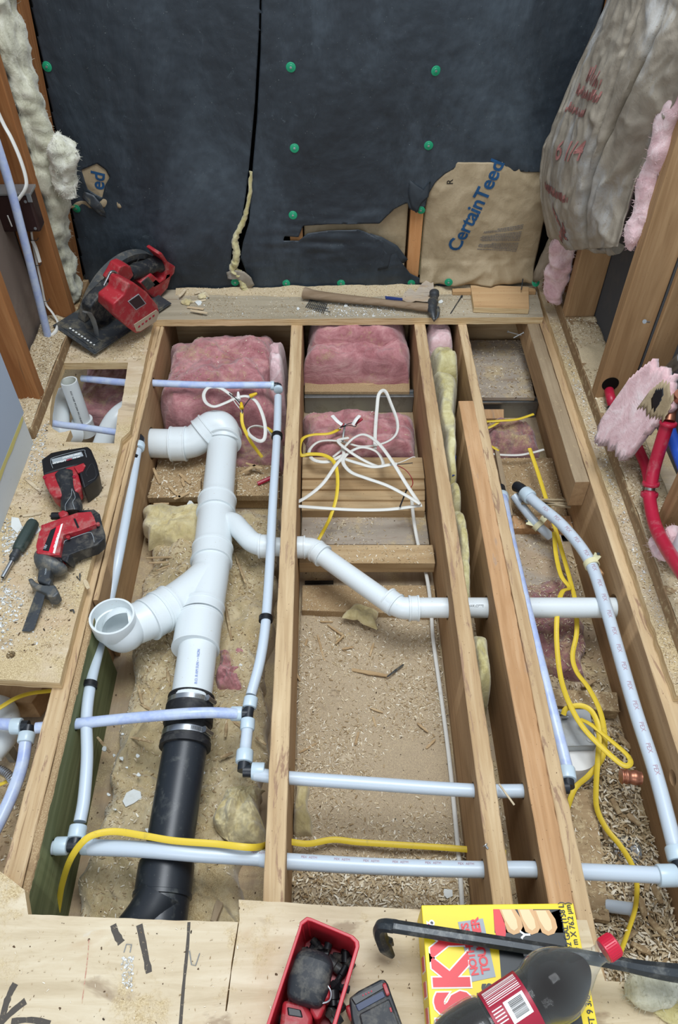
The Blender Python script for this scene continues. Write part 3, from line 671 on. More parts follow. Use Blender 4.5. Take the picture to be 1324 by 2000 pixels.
# cap nails
cn = thing('cap_nail', (0, 0, 0), 'x', 'nail', 'green cap nails in the black felt')
bm = bmesh.new(); lathe(bm, (0, 0, 0), (0, -1, 0), [(0, .0125), (.0012, .0128), (.0022, .011), (.0022, .0075), (.0032, .0065), (.0034, 0.0001)], 28); fin('cap', bm, 'green_cap', cn)
bm = bmesh.new(); lathe(bm, (0, -.003, 0), (0, -1, 0), [(0, .003), (.0014, .003), (.0018, .0001)], 14); fin('nail_head', bm, 'galv', cn)
CN = [(92, 130, 'green cap nail high in the left corner, beside the corner stud'), (149, 407, 'green cap nail at the left edge of the felt, below the small tear'), (568, 131, 'topmost green cap nail in the middle column'), (575, 289, 'second green cap nail from the top in the middle column'), (572, 420, 'green cap nail just above the brown slot in the felt'), (559, 553, 'green cap nail at the felt bottom, just above the hammer handle end'), (459, 551, 'green cap nail behind the foot of the yellow foam bead'), (666, 553, 'green cap nail at the felt bottom above the middle of the hammer'), (851, 138, 'topmost green cap nail on the right'), (837, 284, 'green cap nail on the right, above the printed kraft paper'), (822, 410, 'green cap nail on the uncovered stud'), (803, 553, 'green cap nail behind the paper scrap near the hammer head'), (876, 551, 'green cap nail at the left foot of the kraft paper'), (1046, 552, 'rightmost green cap nail, tilted, at the foot of the dirty paper')]
for i, (a, b, lb) in enumerate(CN):
    o = cn if i == 0 else copy_tree(cn); p = PY(a, b, YF); y = felt_y(p.x, p.z) if i not in (10, 13) else YF-.006
    if i in (12, 13): y = YF-.03
    o.location = PY(a, b, y-.001); o['label'] = lb; o.rotation_euler = (random.uniform(-.15, .15)-(.0 if i < 13 else .5), 0, random.uniform(-.2, .2))
# ================================================================ contents of the bays: boards and insulation
G = 'soft insulation in the joist bays'
def Q(px, z): return [P(a, b, z) for a, b in px]
INS = {}
def batt(key, px, z, zb, T, mat, label, nu=40, nv=40, amp=.012, fr=14, seed=1, pw=4, edge=.010, lumps=.5, name='fiberglass_batt', x=None, **k):
    q = Q(px, z)
    if x:                      # clamp between two joist faces
        for p in q: p.x = min(max(p.x, x[0]), x[1])
    for p in q: p.y = min(p.y, 2.19)
    bm = bmesh.new(); dome(bm, [q[0], q[1], q[2], q[3]], zb, T, nu, nv, amp, fr, seed, pw, edge, lumps=lumps, **k)
    INS[key] = fin(name, bm, mat, None, label, 'insulation', ang=80); return INS[key]
b1 = (-.516, -.128); b2 = (-.082, .256); b4 = (.434, .645)
batt('p1', [(300, 836), (550, 832), (548, 690), (340, 700)], -.16, ZF+.001, .185, 'pink', 'big pink fiberglass batt at the far end of the drain pipe bay', 80, 80, .016, 13, 1, 6, .012, .8, x=b1)
batt('p1a', [(340, 705), (420, 690), (420, 640), (352, 650)], -.05, ZF+.001, .17, 'tan_wool', 'brownish wool tuft behind the big pink batt, left rear corner', 30, 30, .014, 18, 2, 4, .01, .8, name='wool_tuft')
batt('p1b', [(520, 735), (556, 735), (556, 655), (524, 655)], -.03, ZF+.001, .215, 'pink_pale', 'peach coloured wool tuft squeezed against the second joist', 30, 40, .012, 20, 3, 5, .008, .7, name='wool_tuft', x=b1)
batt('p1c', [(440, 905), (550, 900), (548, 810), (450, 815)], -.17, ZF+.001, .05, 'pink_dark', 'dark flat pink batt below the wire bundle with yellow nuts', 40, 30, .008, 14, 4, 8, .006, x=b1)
def board(px, zt, th, mat, label, z=None, name='board', cat='board', x=None, **k):
    q = Q(px, zt)
    if x:
        for p in q: p.x = min(max(p.x, x[0]), x[1])
    bm = bmesh.new(); hexa(bm, [(p.x, p.y, zt-th) for p in q], [(p.x, p.y, zt) for p in q]); return fin(name, bm, mat, None, label, cat, smooth=False, bevel=.0015, **k)
BD = {}
BD['a'] = board([(255, 975), (545, 975), (545, 893), (270, 893)], -.195, .038, 'osb', 'sawdust-covered strand board across the drain pipe bay, under the pipe', x=b1)
BD['b'] = board([(288, 972), (392, 970), (392, 928), (300, 928)], -.172, .022, 'osb', 'small square offcut left of the drain pipe', name='wood_block')
BD['c'] = board([(462, 968), (534, 968), (532, 925), (464, 930)], -.172, .022, 'osb', 'small square offcut right of the drain pipe', name='wood_block')
batt('t1', [(262, 1060), (388, 1066), (390, 980), (274, 980)], -.16, -.190, .05, 'tan_wool_y', 'clean yellow wool batt left of the drain pipe, lying on the strand board', 70, 60, .012, 17, 5, 6, .016)
batt('t6', [(95, 1830), (480, 1830), (548, 990), (268, 990)], -.18, ZF+.001, .052, 'tan_wool', 'long dusty tan wool batt under the whole drain pipe, sprinkled with plaster chips', 110, 360, .016, 11, 9, 14, .014, x=(-.478, -.128), lumps=.8)
batt('ts', [(425, 1350), (480, 1350), (480, 1270), (428, 1270)], -.17, -.188, .03, 'pink', 'small pink wool scrap right of the drain pipe', 50, 50, .018, 34, 12, 4, .008, name='wool_tuft')
batt('tt', [(420, 1640), (495, 1645), (495, 1555), (440, 1560)], -.16, -.180, .032, 'tan_wool_y', 'crumpled tuft of yellow wool right of the black pipe', 90, 80, .022, 34, 13, 2.4, .022, 1.0, name='wool_tuft', x=(-.3, -.128))
# bay 2
batt('q1', [(578, 742), (800, 746), (800, 690), (580, 690)], -.14, ZF+.07, .115, 'pink', 'thick pink fiberglass batt in the middle bay, right under the ledge', 80, 50, .013, 14, 21, 9, .008, .8, x=b2)
batt('q1b', [(578, 662), (800, 670), (800, 605), (580, 605)], -.03, ZF+.001, .228, 'pink', 'rear pink batt pushed under the ledge in the middle bay', 60, 30, .008, 14, 27, 6, .003, .6, x=b2)
BD['d'] = board([(575, 765), (800, 765), (800, 735), (575, 735)], -.155, .012, 'osb', 'brown strip of board between the pink batt and the steel duct', x=(-.086, .2595))
bm = bmesh.new(); yd0 = P(600, 786, -.19).y; yd1 = P(600, 764, -.165).y
box(bm, (-.0865, yd0, -.234), (.2595, yd1, -.168)); box(bm, (-.0865, yd0-.004, -.172), (.2595, yd0+.008, -.166)); box(bm, (-.0865, yd1-.010, -.1675), (.2595, yd1, -.160))
fin('steel_duct', bm, 'duct', None, 'flat steel duct crossing the middle bay between the two pink batts', 'duct', smooth=False, bevel=.001)
batt('q2', [(560, 895), (815, 895), (806, 812), (560, 822)], -.17, ZF+.001, .105, 'pink', 'dusky pink batt in the middle bay beneath the tangle of white cable', 70, 50, .012, 12, 22, 9, .010, .6, x=b2)
for i, (a, b, zt, th) in enumerate([(893, 933, -.150, .038), (934.5, 955, -.160, .038), (956, 976, -.168, .036), (977, 997, -.176, .036)]):
    BD['e%d' % i] = board([(560, b), (830, b), (830, a), (560, a)], zt, th, 'wood_x', ['pale crosswise board nearest the pink batt, first of the row of four', 'second of four crosswise boards in the middle bay, behind the white cable', 'third of four crosswise boards in the middle bay', 'last of four crosswise boards, under the straight white cable'][i], x=(-.086, .2595), name='blocking_board')
BD['f'] = board([(560, 1063), (840, 1063), (830, 999), (560, 999)], -.205, .028, 'gyp', 'grey gypsum piece between the crosswise boards and the single pale block', x=(-.086, .2595), name='gypsum_piece')
BD['g'] = board([(555, 1100), (850, 1100), (845, 1064), (555, 1064)], -.140, .038, 'wood_x', 'single pale block across the middle bay below the gypsum piece', x=(-.0868, .2602), name='blocking_board')
BD['h'] = board([(578, 1192), (860, 1200), (855, 1143), (582, 1143)], -.205, .028, 'osb', 'reddish strand board under the small white drain pipe', x=(-.08, .2595))
bm = bmesh.new(); box(bm, (-.075, P(600, 1140, -.23).y, ZF+.0005), (-.0, P(600, 1124, -.2).y, -.222)); fin('gap_shade', bm, 'blackclean', None, 'painted black shade in the gap behind the reddish strand board', 'strip', smooth=False)  # black slab paints the shade of an open gap
batt('qt', [(552, 1630), (606, 1630), (602, 1535), (560, 1530)], -.21, ZF+.001, .035, 'tan_wool_y', 'loose pale yellow wool tuft on the sawdust beside the second joist', 24, 40, .008, 26, 23, 4, .010, name='wool_tuft', x=(-.082, 0))
batt('qs', [(672, 1200), (745, 1210), (735, 1170), (690, 1168)], -.17, -.204, .014, 'tan_wool_y', 'thin yellow wool scrap below the small white drain pipe', 30, 20, .006, 30, 24, 3, .014, name='wool_tuft')
# bay 3
b3 = (.302, .388)
batt('r0', [(826, 675), (893, 675), (886, 625), (822, 625)], -.03, ZF+.001, .215, 'pink_pale', 'pale pink wool tuft at the far end of the narrow bay', 30, 30, .010, 18, 31, 5, .004, .6, x=b3, name='wool_tuft')
batt('r1', [(832, 720), (902, 722), (897, 664), (830, 664)], -.02, ZF+.001, .225, 'yellow_wool', 'folded yellow wool directly in front of the pale pink tuft', 30, 30, .012, 16, 32, 4, .004, .7, x=b3)
batt('r2', [(855, 940), (893, 940), (895, 700), (838, 700)], -.03, ZF+.001, .215, 'yellow_wool', 'long strip of yellow wool stuffed in the narrow bay', 30, 90, .012, 12, 33, 5, .006, .6, x=(.302, .380))
batt('r3', [(862, 985), (905, 985), (900, 930), (862, 930)], -.05, ZF+.001, .19, 'yellow_wool', 'small yellow wool ball at the middle of the narrow bay', 26, 24, .008, 20, 34, 3, .004, .5, x=(.302, .35))
batt('r4', [(875, 1165), (930, 1165), (905, 975), (865, 975)], -.05, ZF+.001, .19, 'yellow_wool', 'ribbed yellow wool strip above the small white drain pipe', 30, 90, .010, 20, 35, 5, .003, .9, x=(.300, .352))
batt('r5', [(905, 1345), (965, 1345), (958, 1225), (900, 1225)], -.05, ZF+.001, .195, 'yellow_wool', 'rounded end of yellow wool right below the small white drain pipe', 34, 50, .010, 16, 36, 5, .002, .4, x=(.299, .3545))
bm = bmesh.new(); tube(bm, smoothpath([P(921, 1305, -.075), P(924, 1320, -.068), P(920, 1350, -.072)], 5), [.003]*11, 8); fin('bent_nail', bm, 'darkmetal', None, 'dark bent nail stuck in the rounded yellow wool end', 'nail')
bm = bmesh.new(); pxprism(bm, [(883, 930), (888, 928), (891, 890), (886, 886)], -.05, -.052); fin('blue_scrap', bm, 'bluedye', None, 'blue plastic scrap beside the yellow wool strip', 'scrap', smooth=False)
# bay 4
BD['i'] = board([(905, 776), (1045, 776), (1020, 664), (900, 664)], -.150, .014, 'gyp', 'dusty grey board at the far end of the right bay', x=(.432, .650), name='gypsum_piece')
bm = bmesh.new(); ya = P(960, 800, -.2).y; yb = P(960, 777, -.165).y; box(bm, (.4295, ya, -.234), (.6505, yb, -.168)); box(bm, (.4295, ya-.004, -.174), (.6505, ya+.006, -.1665)); box(bm, (.4295, yb-.008, -.168), (.6505, yb, -.160))
fin('steel_duct', bm, 'duct', None, 'flat steel duct crossing the right bay below the dusty grey board', 'duct', smooth=False, bevel=.001)
BD['i2'] = board([(925, 817), (984, 817), (984, 799), (925, 799)], -.185, .03, 'joist_warm', 'small orange wood block below the steel duct in the right bay', name='wood_block', x=(.4295, .6))
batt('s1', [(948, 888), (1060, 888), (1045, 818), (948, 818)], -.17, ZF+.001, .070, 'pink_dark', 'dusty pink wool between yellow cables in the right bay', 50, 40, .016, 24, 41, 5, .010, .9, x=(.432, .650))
BD['j'] = board([(945, 1012), (1110, 1012), (1080, 894), (930, 894)], -.190, .025, 'osb', 'dusty strand board behind the two big pipe elbows', x=(.4295, .651))
BD['k'] = board([(985, 1032), (1120, 1032), (1116, 1007), (980, 1007)], -.180, .03, 'joist_warm', 'orange wood strip with cream pipe straps screwed on', x=(.4295, .651))
BD['l'] = board([(985, 1150), (1125, 1150), (1095, 1043), (975, 1043)], -.205, .025, 'gyp', 'square of grey gypsum right of the doubled joist', x=(.4295, .651), name='gypsum_piece')
bm = bmesh.new(); box(bm, (.432, P(1000, 1043, -.2).y+.001, ZF+.0005), (.650, P(1000, 1032, -.2).y-.001, ZF+.004)); fin('gap_shade', bm, 'blackclean', None, 'painted black shade in the gap in front of the orange strip with pipe straps', 'strip', smooth=False)  # thin black slab standing for the darkness down in this gap
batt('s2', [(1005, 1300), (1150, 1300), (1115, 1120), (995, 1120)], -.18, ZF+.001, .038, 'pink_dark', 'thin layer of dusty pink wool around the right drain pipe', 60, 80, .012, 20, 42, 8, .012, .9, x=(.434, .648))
BD['m'] = board([(1060, 1376), (1210, 1390), (1205, 1352), (1050, 1343)], -.190, .035, 'wood_xd', 'dusty board across the right bay behind the metal light box', x=(.4295, .651))
BD['n'] = board([(1140, 1790), (1192, 1800), (1160, 1542), (1100, 1538)], -.200, .02, 'wood_xd', 'pale board lying along the right bay beside the doubled joist', x=(.4295, .651))
# lower left bay
BD['o'] = board([(-60, 1372), (62, 1372), (100, 1320), (-60, 1320)], -.150, .07, 'joist_side', 'brown block in the shadow under the left plywood', x=(-.86, -.572), name='wood_block')
# wools on the walls ------------------------------------------------------------------------
def wallwool(name, path, mat, label, seed, n=60, fib=0, fmat=None, amp=.02, seg=20):
    # irregular wool column: path = [(x,y,z, rx, ry)]
    bm = bmesh.new(); c = smoothpath([p[:3] for p in path], 10); N = len(c); rx = smoothpath([(p[3], p[4], 0) for p in path], 10); rings = []; pn = []
    for i in range(N):
        ring = []
        for k in range(seg):
            a = 2*math.pi*k/seg; d = Vector((math.cos(a)*rx[i].x, math.sin(a)*rx[i].y, 0)); p = c[i]+d
            q = p*11+Vector((seed, 0, 0)); r = 1-2*abs(noise.noise(q)); p += d.normalized()*amp*(fbm(q*1.5, 5)*1.2+r*.5)
            p.z += .012*noise.noise(q*1.3+Vector((0, 8, 0))); ring.append(bm.verts.new(p)); pn.append((p.copy(), d.normalized()))
        rings.append(ring)
    for i in range(N-1):
        for k in range(seg): quadface(bm, [rings[i][k], rings[i][(k+1) % seg], rings[i+1][(k+1) % seg], rings[i+1][k]])
    quadface(bm, rings[0][::-1]); quadface(bm, rings[-1])
    o = fin(name, bm, mat, None, label, 'insulation', ang=180)
    if fib:
        bm = bmesh.new(); fibres(bm, pn, int(fib*.8), .011, .00032, seed=seed); fin('loose_fibres', bm, fmat or mat, o, smooth=False)['kind'] = 'stuff'
    return o
def W3(px, py, Y, rx, ry): p = PY(px, py, Y); return (p.x, p.y, p.z, rx, ry)
wallwool('mineral_wool', [W3(-40, -240, 2.10, .03, .04), W3(-4, -60, 2.10, .025, .04), W3(8, 10, 2.10, .025, .04), W3(26, 100, 2.10, .028, .04), W3(54, 200, 2.10, .034, .04), W3(76, 270, 2.10, .042, .04), W3(88, 330, 2.10, .050, .045), W3(98, 400, 2.10, .042, .04), W3(108, 470, 2.10, .035, .04), W3(124, 520, 2.10, .034, .04), W3(136, 560, 2.10, .030, .04), W3(140, 585, 2.10, .018, .03)], 'mineral', 'long ragged column of white-yellow mineral wool in the left stud wall', 3, fib=900, seg=44, amp=.018)
wallwool('mineral_wool', [W3(108, 260, 2.06, .010, .02), W3(118, 290, 2.06, .026, .03), W3(122, 325, 2.055, .030, .03), W3(130, 360, 2.06, .018, .02), W3(136, 385, 2.06, .004, .005)], 'white_wool', 'bright white wool tuft bulging from the ragged wool column', 5, fib=500, seg=26, amp=.016)
bm = bmesh.new(); tube(bm, smoothpath([PY(a, b, 2.05) for a, b in [(126, 290), (140, 300), (149, 296), (154, 295)]], 5), [.006*(1-i/16)+.0003 for i in range(16)], 6)
fin('wool_strand', bm, 'white_wool', None, 'thin wool wisp sticking out sideways over the black felt', 'insulation'); bm = bmesh.new()
tube(bm, smoothpath([PY(a, b, 2.05) for a, b in [(136, 345), (144, 362), (148, 378), (147, 382)]], 5), [.004*(1-i/16)+.0003 for i in range(16)], 6)
fin('wool_strand', bm, 'white_wool', None, 'thin wool wisp hanging down over the black felt above the small tear', 'insulation')
# ================================================================ hanging insulation of the right wall
rows = [(-130, 1228, 1420), (-60, 1210, 1410), (0, 1190, 1400), (50, 1168, 1395), (100, 1146, 1375), (150, 1125, 1350), (200, 1104, 1324), (240, 1088, 1302), (280, 1073, 1283), (335, 1065, 1257), (375, 1066, 1243), (415, 1070, 1230), (455, 1080, 1222), (478, 1092, 1216)]
LR = [(PY(l, y, 2.15), PX(r, y, .695)) for y, l, r in rows]
def bagpt(u, v, off=0.0):
    u = min(1, max(0, u)); v = min(1, max(0, v)); t = v*(len(LR)-1); i = min(int(t), len(LR)-2); f = t-i
    a = LR[i][0].lerp(LR[i+1][0], f); b = LR[i][1].lerp(LR[i+1][1], f); p = a.lerp(b, u)
    d = Vector((-.82, -.55, 0)); s3 = Vector((u*5, v*1.6, 3)); wob = fbm(Vector((u*3, v*4, 1)), 3)
    r = 1-2*abs(noise.noise(s3+Vector((wob*.8, 0, 0)))); r2 = 1-2*abs(noise.noise(Vector((u*14, v*7, 8))+Vector((wob, wob, 0)))); r3 = noise.noise(Vector((u*30, v*26, 2)))
    fold = -.020*math.exp(-((u-.09-.02*math.sin(v*9))/.012)**2)-.022*math.exp(-((u-.76+.10*v)/.014)**2)-.012*math.exp(-((u-.62+.05*math.sin(v*6))/.012)**2)
    bul = .060*math.sin(math.pi*min(1, u*1.05))**.7*(1-.45*max(0, v-.8)/.2)
    return p+d*(bul+.016*r+.006*r2+.0025*r3+fold+off)
bm = bmesh.new(); nu, nv = 90, 150; g = [[bm.verts.new(bagpt(i/nu, j/nv)) for j in range(nv+1)] for i in range(nu+1)]
for i in range(nu):
    for j in range(nv): quadface(bm, [g[i][j], g[i+1][j], g[i+1][j+1], g[i][j+1]])
kb = thing('kraft_faced_batt', (.70, 1.9, .2), 'bulging dirty kraft paper batt with faded red print, hanging from the right wall', 'insulation')
o = fin('paper_facing', bm, 'kraft_dirty', kb, ang=70); md = o.modifiers.new('t', 'SOLIDIFY'); md.thickness = .003; md.offset = 0
bm = bmesh.new(); g = [[bm.verts.new(bagpt(.03+.94*i/40, .0+.955*j/60, -.012)) for j in range(61)] for i in range(41)]; h = [[bm.verts.new(bagpt(.03+.94*i/40, .0+.955*j/60, -.012)+Vector((.03, .02, 0))*(1.2*math.sin(math.pi*i/40)+.01)) for j in range(61)] for i in range(41)]
for G2 in (g, h):
    for i in range(40):
        for j in range(60): quadface(bm, [G2[i][j], G2[i+1][j], G2[i+1][j+1], G2[i][j+1]])
for j in (0, 60):
    for i in range(40): quadface(bm, [g[i][j], g[i+1][j], h[i+1][j], h[i][j]])
for i in (0, 40):
    for j in range(60): quadface(bm, [g[i][j], g[i][j+1], h[i][j+1], h[i][j]])
fin('wool_core', bm, 'pink_pale', kb)
def bagtext(txt, u, v, size, rot=0, mat='inkred', kx=1.0):
    c, s_ = math.cos(rot), math.sin(rot)
    def fn(p):
        x, y = p.x*c-p.y*s_, p.x*s_+p.y*c; return bagpt(u+x/.62*kx, v-y/.95, .0042+p.z*.2)
    bm = textmesh(txt, size, (0, 0, 0), (1, 0, 0), (0, 1, 0), .0002, .0008, fn=fn, cuts=2); fin('faded_print', bm, mat, kb, 'faded red printing', smooth=False)
bagtext('6 1/4', .30, .64, .085)
def bagstrokes(u0, v0, du, dv, n, hh, seed):
    rnd = random.Random(seed); bm = bmesh.new()
    for k in range(n):
        t_ = k/n; u = u0+du*t_; v = v0+dv*t_+rnd.uniform(-.004, .004); w = rnd.uniform(.006, .014); h2 = hh*rnd.uniform(.5, 1)
        q = []
        for a, b in ((0, 0), (w, 0), (w, -h2/2), (w, -h2), (0, -h2), (0, -h2/2)): q.append(bm.verts.new(bagpt(u+a, v+b, .0045)))
        quadface(bm, q)
    bmesh.ops.solidify(bm, geom=bm.faces[:], thickness=.0002)
    fin('faded_print', bm, 'inkred', kb, 'faded illegible red printing', smooth=False)
bagstrokes(.25, .42, .28, .02, 18, .035, 1); bagstrokes(.22, .47, .24, .02, 15, .03, 2)
bagstrokes(.20, .735, .34, .045, 22, .035, 3); bagstrokes(.36, .80, .12, .14, 14, .028, 4); bagstrokes(.30, .38, .2, .02, 10, .05, 5)
bagstrokes(.36, .95, .14, -.06, 10, .05, 6)
# tail of paper, rolled lower hem
flap([(1068, 395), (1086, 430), (1090, 462), (1070, 492), (1056, 520), (1046, 537), (1037, 541), (1040, 520), (1052, 480), (1062, 440)], [-.10, -.14, -.12, -.08, -.06, -.04, -.03, -.03, -.05, -.08], 'tail of dirty kraft paper pointing down to the rightmost green nail', 'kraft_dirty', 'paper_tail')
bm = bmesh.new(); sp = smoothpath([PY(1108, 458, 1.95), PY(1130, 468, 1.90), PY(1155, 480, 1.86), PY(1180, 487, 1.82), PY(1200, 487, 1.80), PY(1207, 484, 1.79)], 8)
tube(bm, sp, [.016+.007*noise.noise(Vector((i*.4, 0, 0))) for i in range(len(sp))], 14, .8)
for v in bm.verts: v.co += Vector((noise.noise(v.co*60), noise.noise(v.co*60+Vector((4, 0, 0))), noise.noise(v.co*45+Vector((0, 4, 0)))))*.008
fin('paper_roll', bm, 'kraft_dirty', None, 'crumpled lower hem of the dirty paper, above the short-looking stud', 'paper', ang=70)
bm = bmesh.new(); pr = [(1192, 486), (1218, 440), (1250, 345), (1262, 330), (1240, 400), (1228, 450), (1222, 500), (1216, 510), (1205, 505), (1200, 497)]
flap([(a, b) for a, b in [(1222, 430), (1243, 370), (1262, 330), (1252, 362), (1236, 420), (1226, 465), (1222, 505), (1212, 508), (1202, 500), (1203, 480)]], [-.58, -.58, -.58, -.58, -.58, -.58, -.58, -.58, -.56, -.56], 'vertical torn strip of kraft paper beside the pink wool edge', 'kraft_dirty', 'paper_strip')
def wxy(px, py, X, rx, ry): p = PX(px, py, X); return (p.x, p.y, p.z, rx, ry)
wallwool('pink_wool', [W3(1112, 452, 2.02, .010, .03), W3(1100, 480, 2.04, .032, .03), W3(1094, 510, 2.05, .026, .03), W3(1086, 540, 2.06, .030, .03), W3(1080, 570, 2.06, .026, .03), W3(1084, 592, 2.06, .008, .01)], 'pink_pale', 'pale pink wool spilling out left of the short-looking stud', 11, fib=250, amp=.014, seg=26)
wallwool('pink_wool', [wxy(1345, 130, .70, .018, .026), wxy(1312, 215, .70, .020, .028), wxy(1288, 290, .70, .020, .028), wxy(1266, 350, .70, .018, .026), wxy(1250, 410, .70, .018, .026), wxy(1238, 450, .70, .014, .024), wxy(1231, 485, .70, .005, .01)], 'pink_pale', 'long edge of bright pink wool between the dirty paper and the notched stud', 13, fib=400, amp=.010, seg=24)
# corner stud right
bm = bmesh.new(); hexa(bm, [(.688, 2.12, ZD+.001), (.76, 2.12, ZD+.001), (.76, 2.215, ZD+.001), (.688, 2.215, ZD+.001)], [(.688, 2.12, 1.05), (.76, 2.12, 1.05), (.76, 2.215, 1.05), (.688, 2.215, 1.05)])
fin('corner_stud', bm, 'stud', None, 'orange corner stud glimpsed behind the tail of dirty paper', 'stud', smooth=False)
# torn pink flap on the lower right plate
fo = [(1168, 843), (1184, 818), (1205, 793), (1232, 762), (1258, 745), (1290, 738), (1318, 742), (1320, 764), (1314, 795), (1300, 815), (1270, 848), (1240, 880), (1224, 898), (1214, 894), (1200, 878), (1178, 864), (1167, 858)]
def fz(px, py): return .075+.0011*(px-1168)+.0007*(900-py)
fw = [P(a, b, fz(a, b)) for a, b in fo]; fp = [(p.x, p.y) for p in fw]
A3 = [(p.x, p.y, 1) for p in fw]
# plane z = a x + b y + c by least squares on three spread points
p0, p1, p2 = fw[0], fw[6], fw[12]; nrm = (p1-p0).cross(p2-p0)
def planez(x, y): return p0.z-(nrm.x*(x-p0.x)+nrm.y*(y-p0.y))/nrm.z
def clipgrid(poly, st, zf, jit=.004):
    bm = bmesh.new(); xs = [p[0] for p in poly]; ys = [p[1] for p in poly]; V = {}
    x0, y0 = min(xs)-st, min(ys)-st; nx = int((max(xs)-x0)/st)+2; ny = int((max(ys)-y0)/st)+2
    def f(i, j):
        if (i, j) not in V: x = x0+i*st; y = y0+j*st; V[(i, j)] = bm.verts.new((x, y, zf(x, y)))
        return V[(i, j)]
    for i in range(nx):
        for j in range(ny):
            x = x0+(i+.5)*st; y = y0+(j+.5)*st
            if inpoly(x+jit*noise.noise(Vector((x*60, y*60, 0))), y+jit*noise.noise(Vector((x*60, y*60, 5))), poly): quadface(bm, [f(i, j), f(i+1, j), f(i+1, j+1), f(i, j+1)])
    return bm
tp = thing('fiberglass_batt', (fw[0].x, fw[0].y, fw[0].z-.02), 'torn flap of pale pink batt with brown paper, beside the red pipes', 'insulation')
o = fin('wool', clipgrid(fp, .004, lambda x, y: planez(x, y)+.006*fbm(Vector((x*22, y*22, 0)), 4)+.004*(1-2*abs(noise.noise(Vector((x*16, y*30, 3)))))), 'pink_pale', tp, ang=80)
md = o.modifiers.new('t', 'SOLIDIFY'); md.thickness = .018; md.offset = 0
kq = [(p.x, p.y) for p in [P(a, b, fz(a, b)+.01) for a, b in [(1245, 805), (1262, 782), (1290, 755), (1308, 750), (1316, 768), (1310, 790), (1300, 820), (1278, 822), (1256, 816)]]]
o = fin('paper_patch', clipgrid(kq, .003, lambda x, y: planez(x, y)+.036+.003*noise.noise(Vector((x*40, y*40, 0)))), 'kraft', tp, 'brown paper patch', ang=80); md = o.modifiers.new('t', 'SOLIDIFY'); md.thickness = .002
kq = [(p.x, p.y) for p in [P(a, b, fz(a, b)+.014) for a, b in [(1270, 785), (1280, 765), (1296, 758), (1294, 775), (1288, 788), (1282, 800), (1274, 798)]]]
o = fin('hole_shade', clipgrid(kq, .002, lambda x, y: planez(x, y)+.042), 'blackclean', tp, 'painted black shade of a hole in the paper', ang=80); md = o.modifiers.new('t', 'SOLIDIFY'); md.thickness = .001  # black layer over the paper paints the darkness of a hole
# ================================================================ plumbing
CUTS = {}
def hole_x(key, px, py, z, r, x0=None, x1=None):
    p = P(px, py, z); X = {'j1': (-.5705, -.5330), 'j1s': (-.5325, -.5195), 'j1g': (-.5325, -.512), 'j2': (-.124, -.088), 'j3': (.261, .2955), 'j4a': (.355, .397), 'j4b': (.3975, .4245), 'j5': (.652, .6895)}[key]
    CUTS.setdefault(key, []).append(((X[0]-.03, p.y, z), (X[1]+.03, p.y, z), r))
def V3(l): return [P(a, b, c) for a, b, c in l]
def run(name, pts, r, mat, label, cat='pipe', seg=20, n=8, parent=None, flat=1.0, group=None, twist=None, mats=None):
    bm = bmesh.new(); sp = smoothpath(pts, n) if len(pts) > 2 else [Vector(p) for p in pts]
    tube(bm, sp, r, seg, flat, twist=[twist*i/len(sp) for i in range(len(sp))] if twist else None); return fin(name, bm, mat, parent, label if not parent else label, None if parent else cat, group, ang=50)
def ring(parent, p, d, r, L=.026, mat='ring'):
    p = Vector(p); d = Vector(d).normalized(); bm = bmesh.new()
    lathe(bm, p-d*L/2, d, [(0, r*1.02), (.0008, r*1.26), (.003, r*1.33), (L-.003, r*1.33), (L-.0008, r*1.26), (L, r*1.02)], 24); return fin('ring', bm, mat, parent)
def body(parent, paths, r, mat='abs', name='fitting_body'):
    bm = bmesh.new()
    for pa in paths: tube(bm, smoothpath(pa, 5), r, 16)
    return fin(name, bm, mat, parent)
def clip(p, label):
    t = thing('pipe_clip', Vector(p), label, 'clip'); p = Vector(p); bm = bmesh.new(); lathe(bm, p-Vector((0, .006, 0)), (0, 1, 0), [(0, .0125), (0, .0155), (.012, .0155), (.012, .0125)], 20); fin('band', bm, 'blackclean', t)
    return t, p
rP = .0111; rB = .0138
Z1 = -.026
# -- thin horizontal far pipe + tee at J2
y_ = P(400, 752, Z1).y
pf = run('water_pipe', [P(160, 739, -.045), P(243, 747, -.036), P(297, 748, Z1), P(400, 752, Z1), P(530, 752, Z1)], rP*.93, 'pexb', 'thin horizontal pale pipe in front of the big pink batt')
for k in ('j1', 'j1s'): hole_x(k, 290, 748, -.030, .016)
def tee(label, c, dirs, r, name='pipe_tee', Lr=.026, off=.026, mat='abs'):
    c = Vector(c); t = thing(name, c-Vector((0, 0, r)), label, 'fitting'); ds = [Vector(d).normalized() for d in dirs]
    body(t, [[c-ds[0]*.001, c+ds[0]*off] if False else [c, c+d*(off+Lr*.3)] for d in ds], r*.92, mat)
    for d in ds: ring(t, c+d*(off+Lr*.5), d, r, Lr)
    return t
cT = P(544, 753, -.030); tee('small black elbow joining the thin horizontal pipe to the pipe along the second joist', cT, [(-1, 0, 0), (0, -1, 0)], rP*.93, 'pipe_elbow', .012, .012)
pv = run('water_pipe', V3([(543, 775, -.030), (541, 850, -.030), (533, 980, -.030), (527, 1100, -.032), (519, 1215, -.036), (508, 1290, -.042), (490, 1358, -.048)]), rP, 'pex', 'pale pipe running along the left face of the second joist')
clip(P(541, 852, -.030), 'black pipe clip on the second joist, near the pink batt'); clip(P(519, 1209, -.036), 'black pipe clip on the second joist, right of the wye fitting')
c = P(485, 1394, -.05)
dn = (P(482, 1440, -.052)-c); upd = P(492, 1355, -.048)-c
tee('black tee with pale rings beside the second joist', c, [(-1, .02, 0), upd, dn], rP, 'pipe_tee', .024, .012)
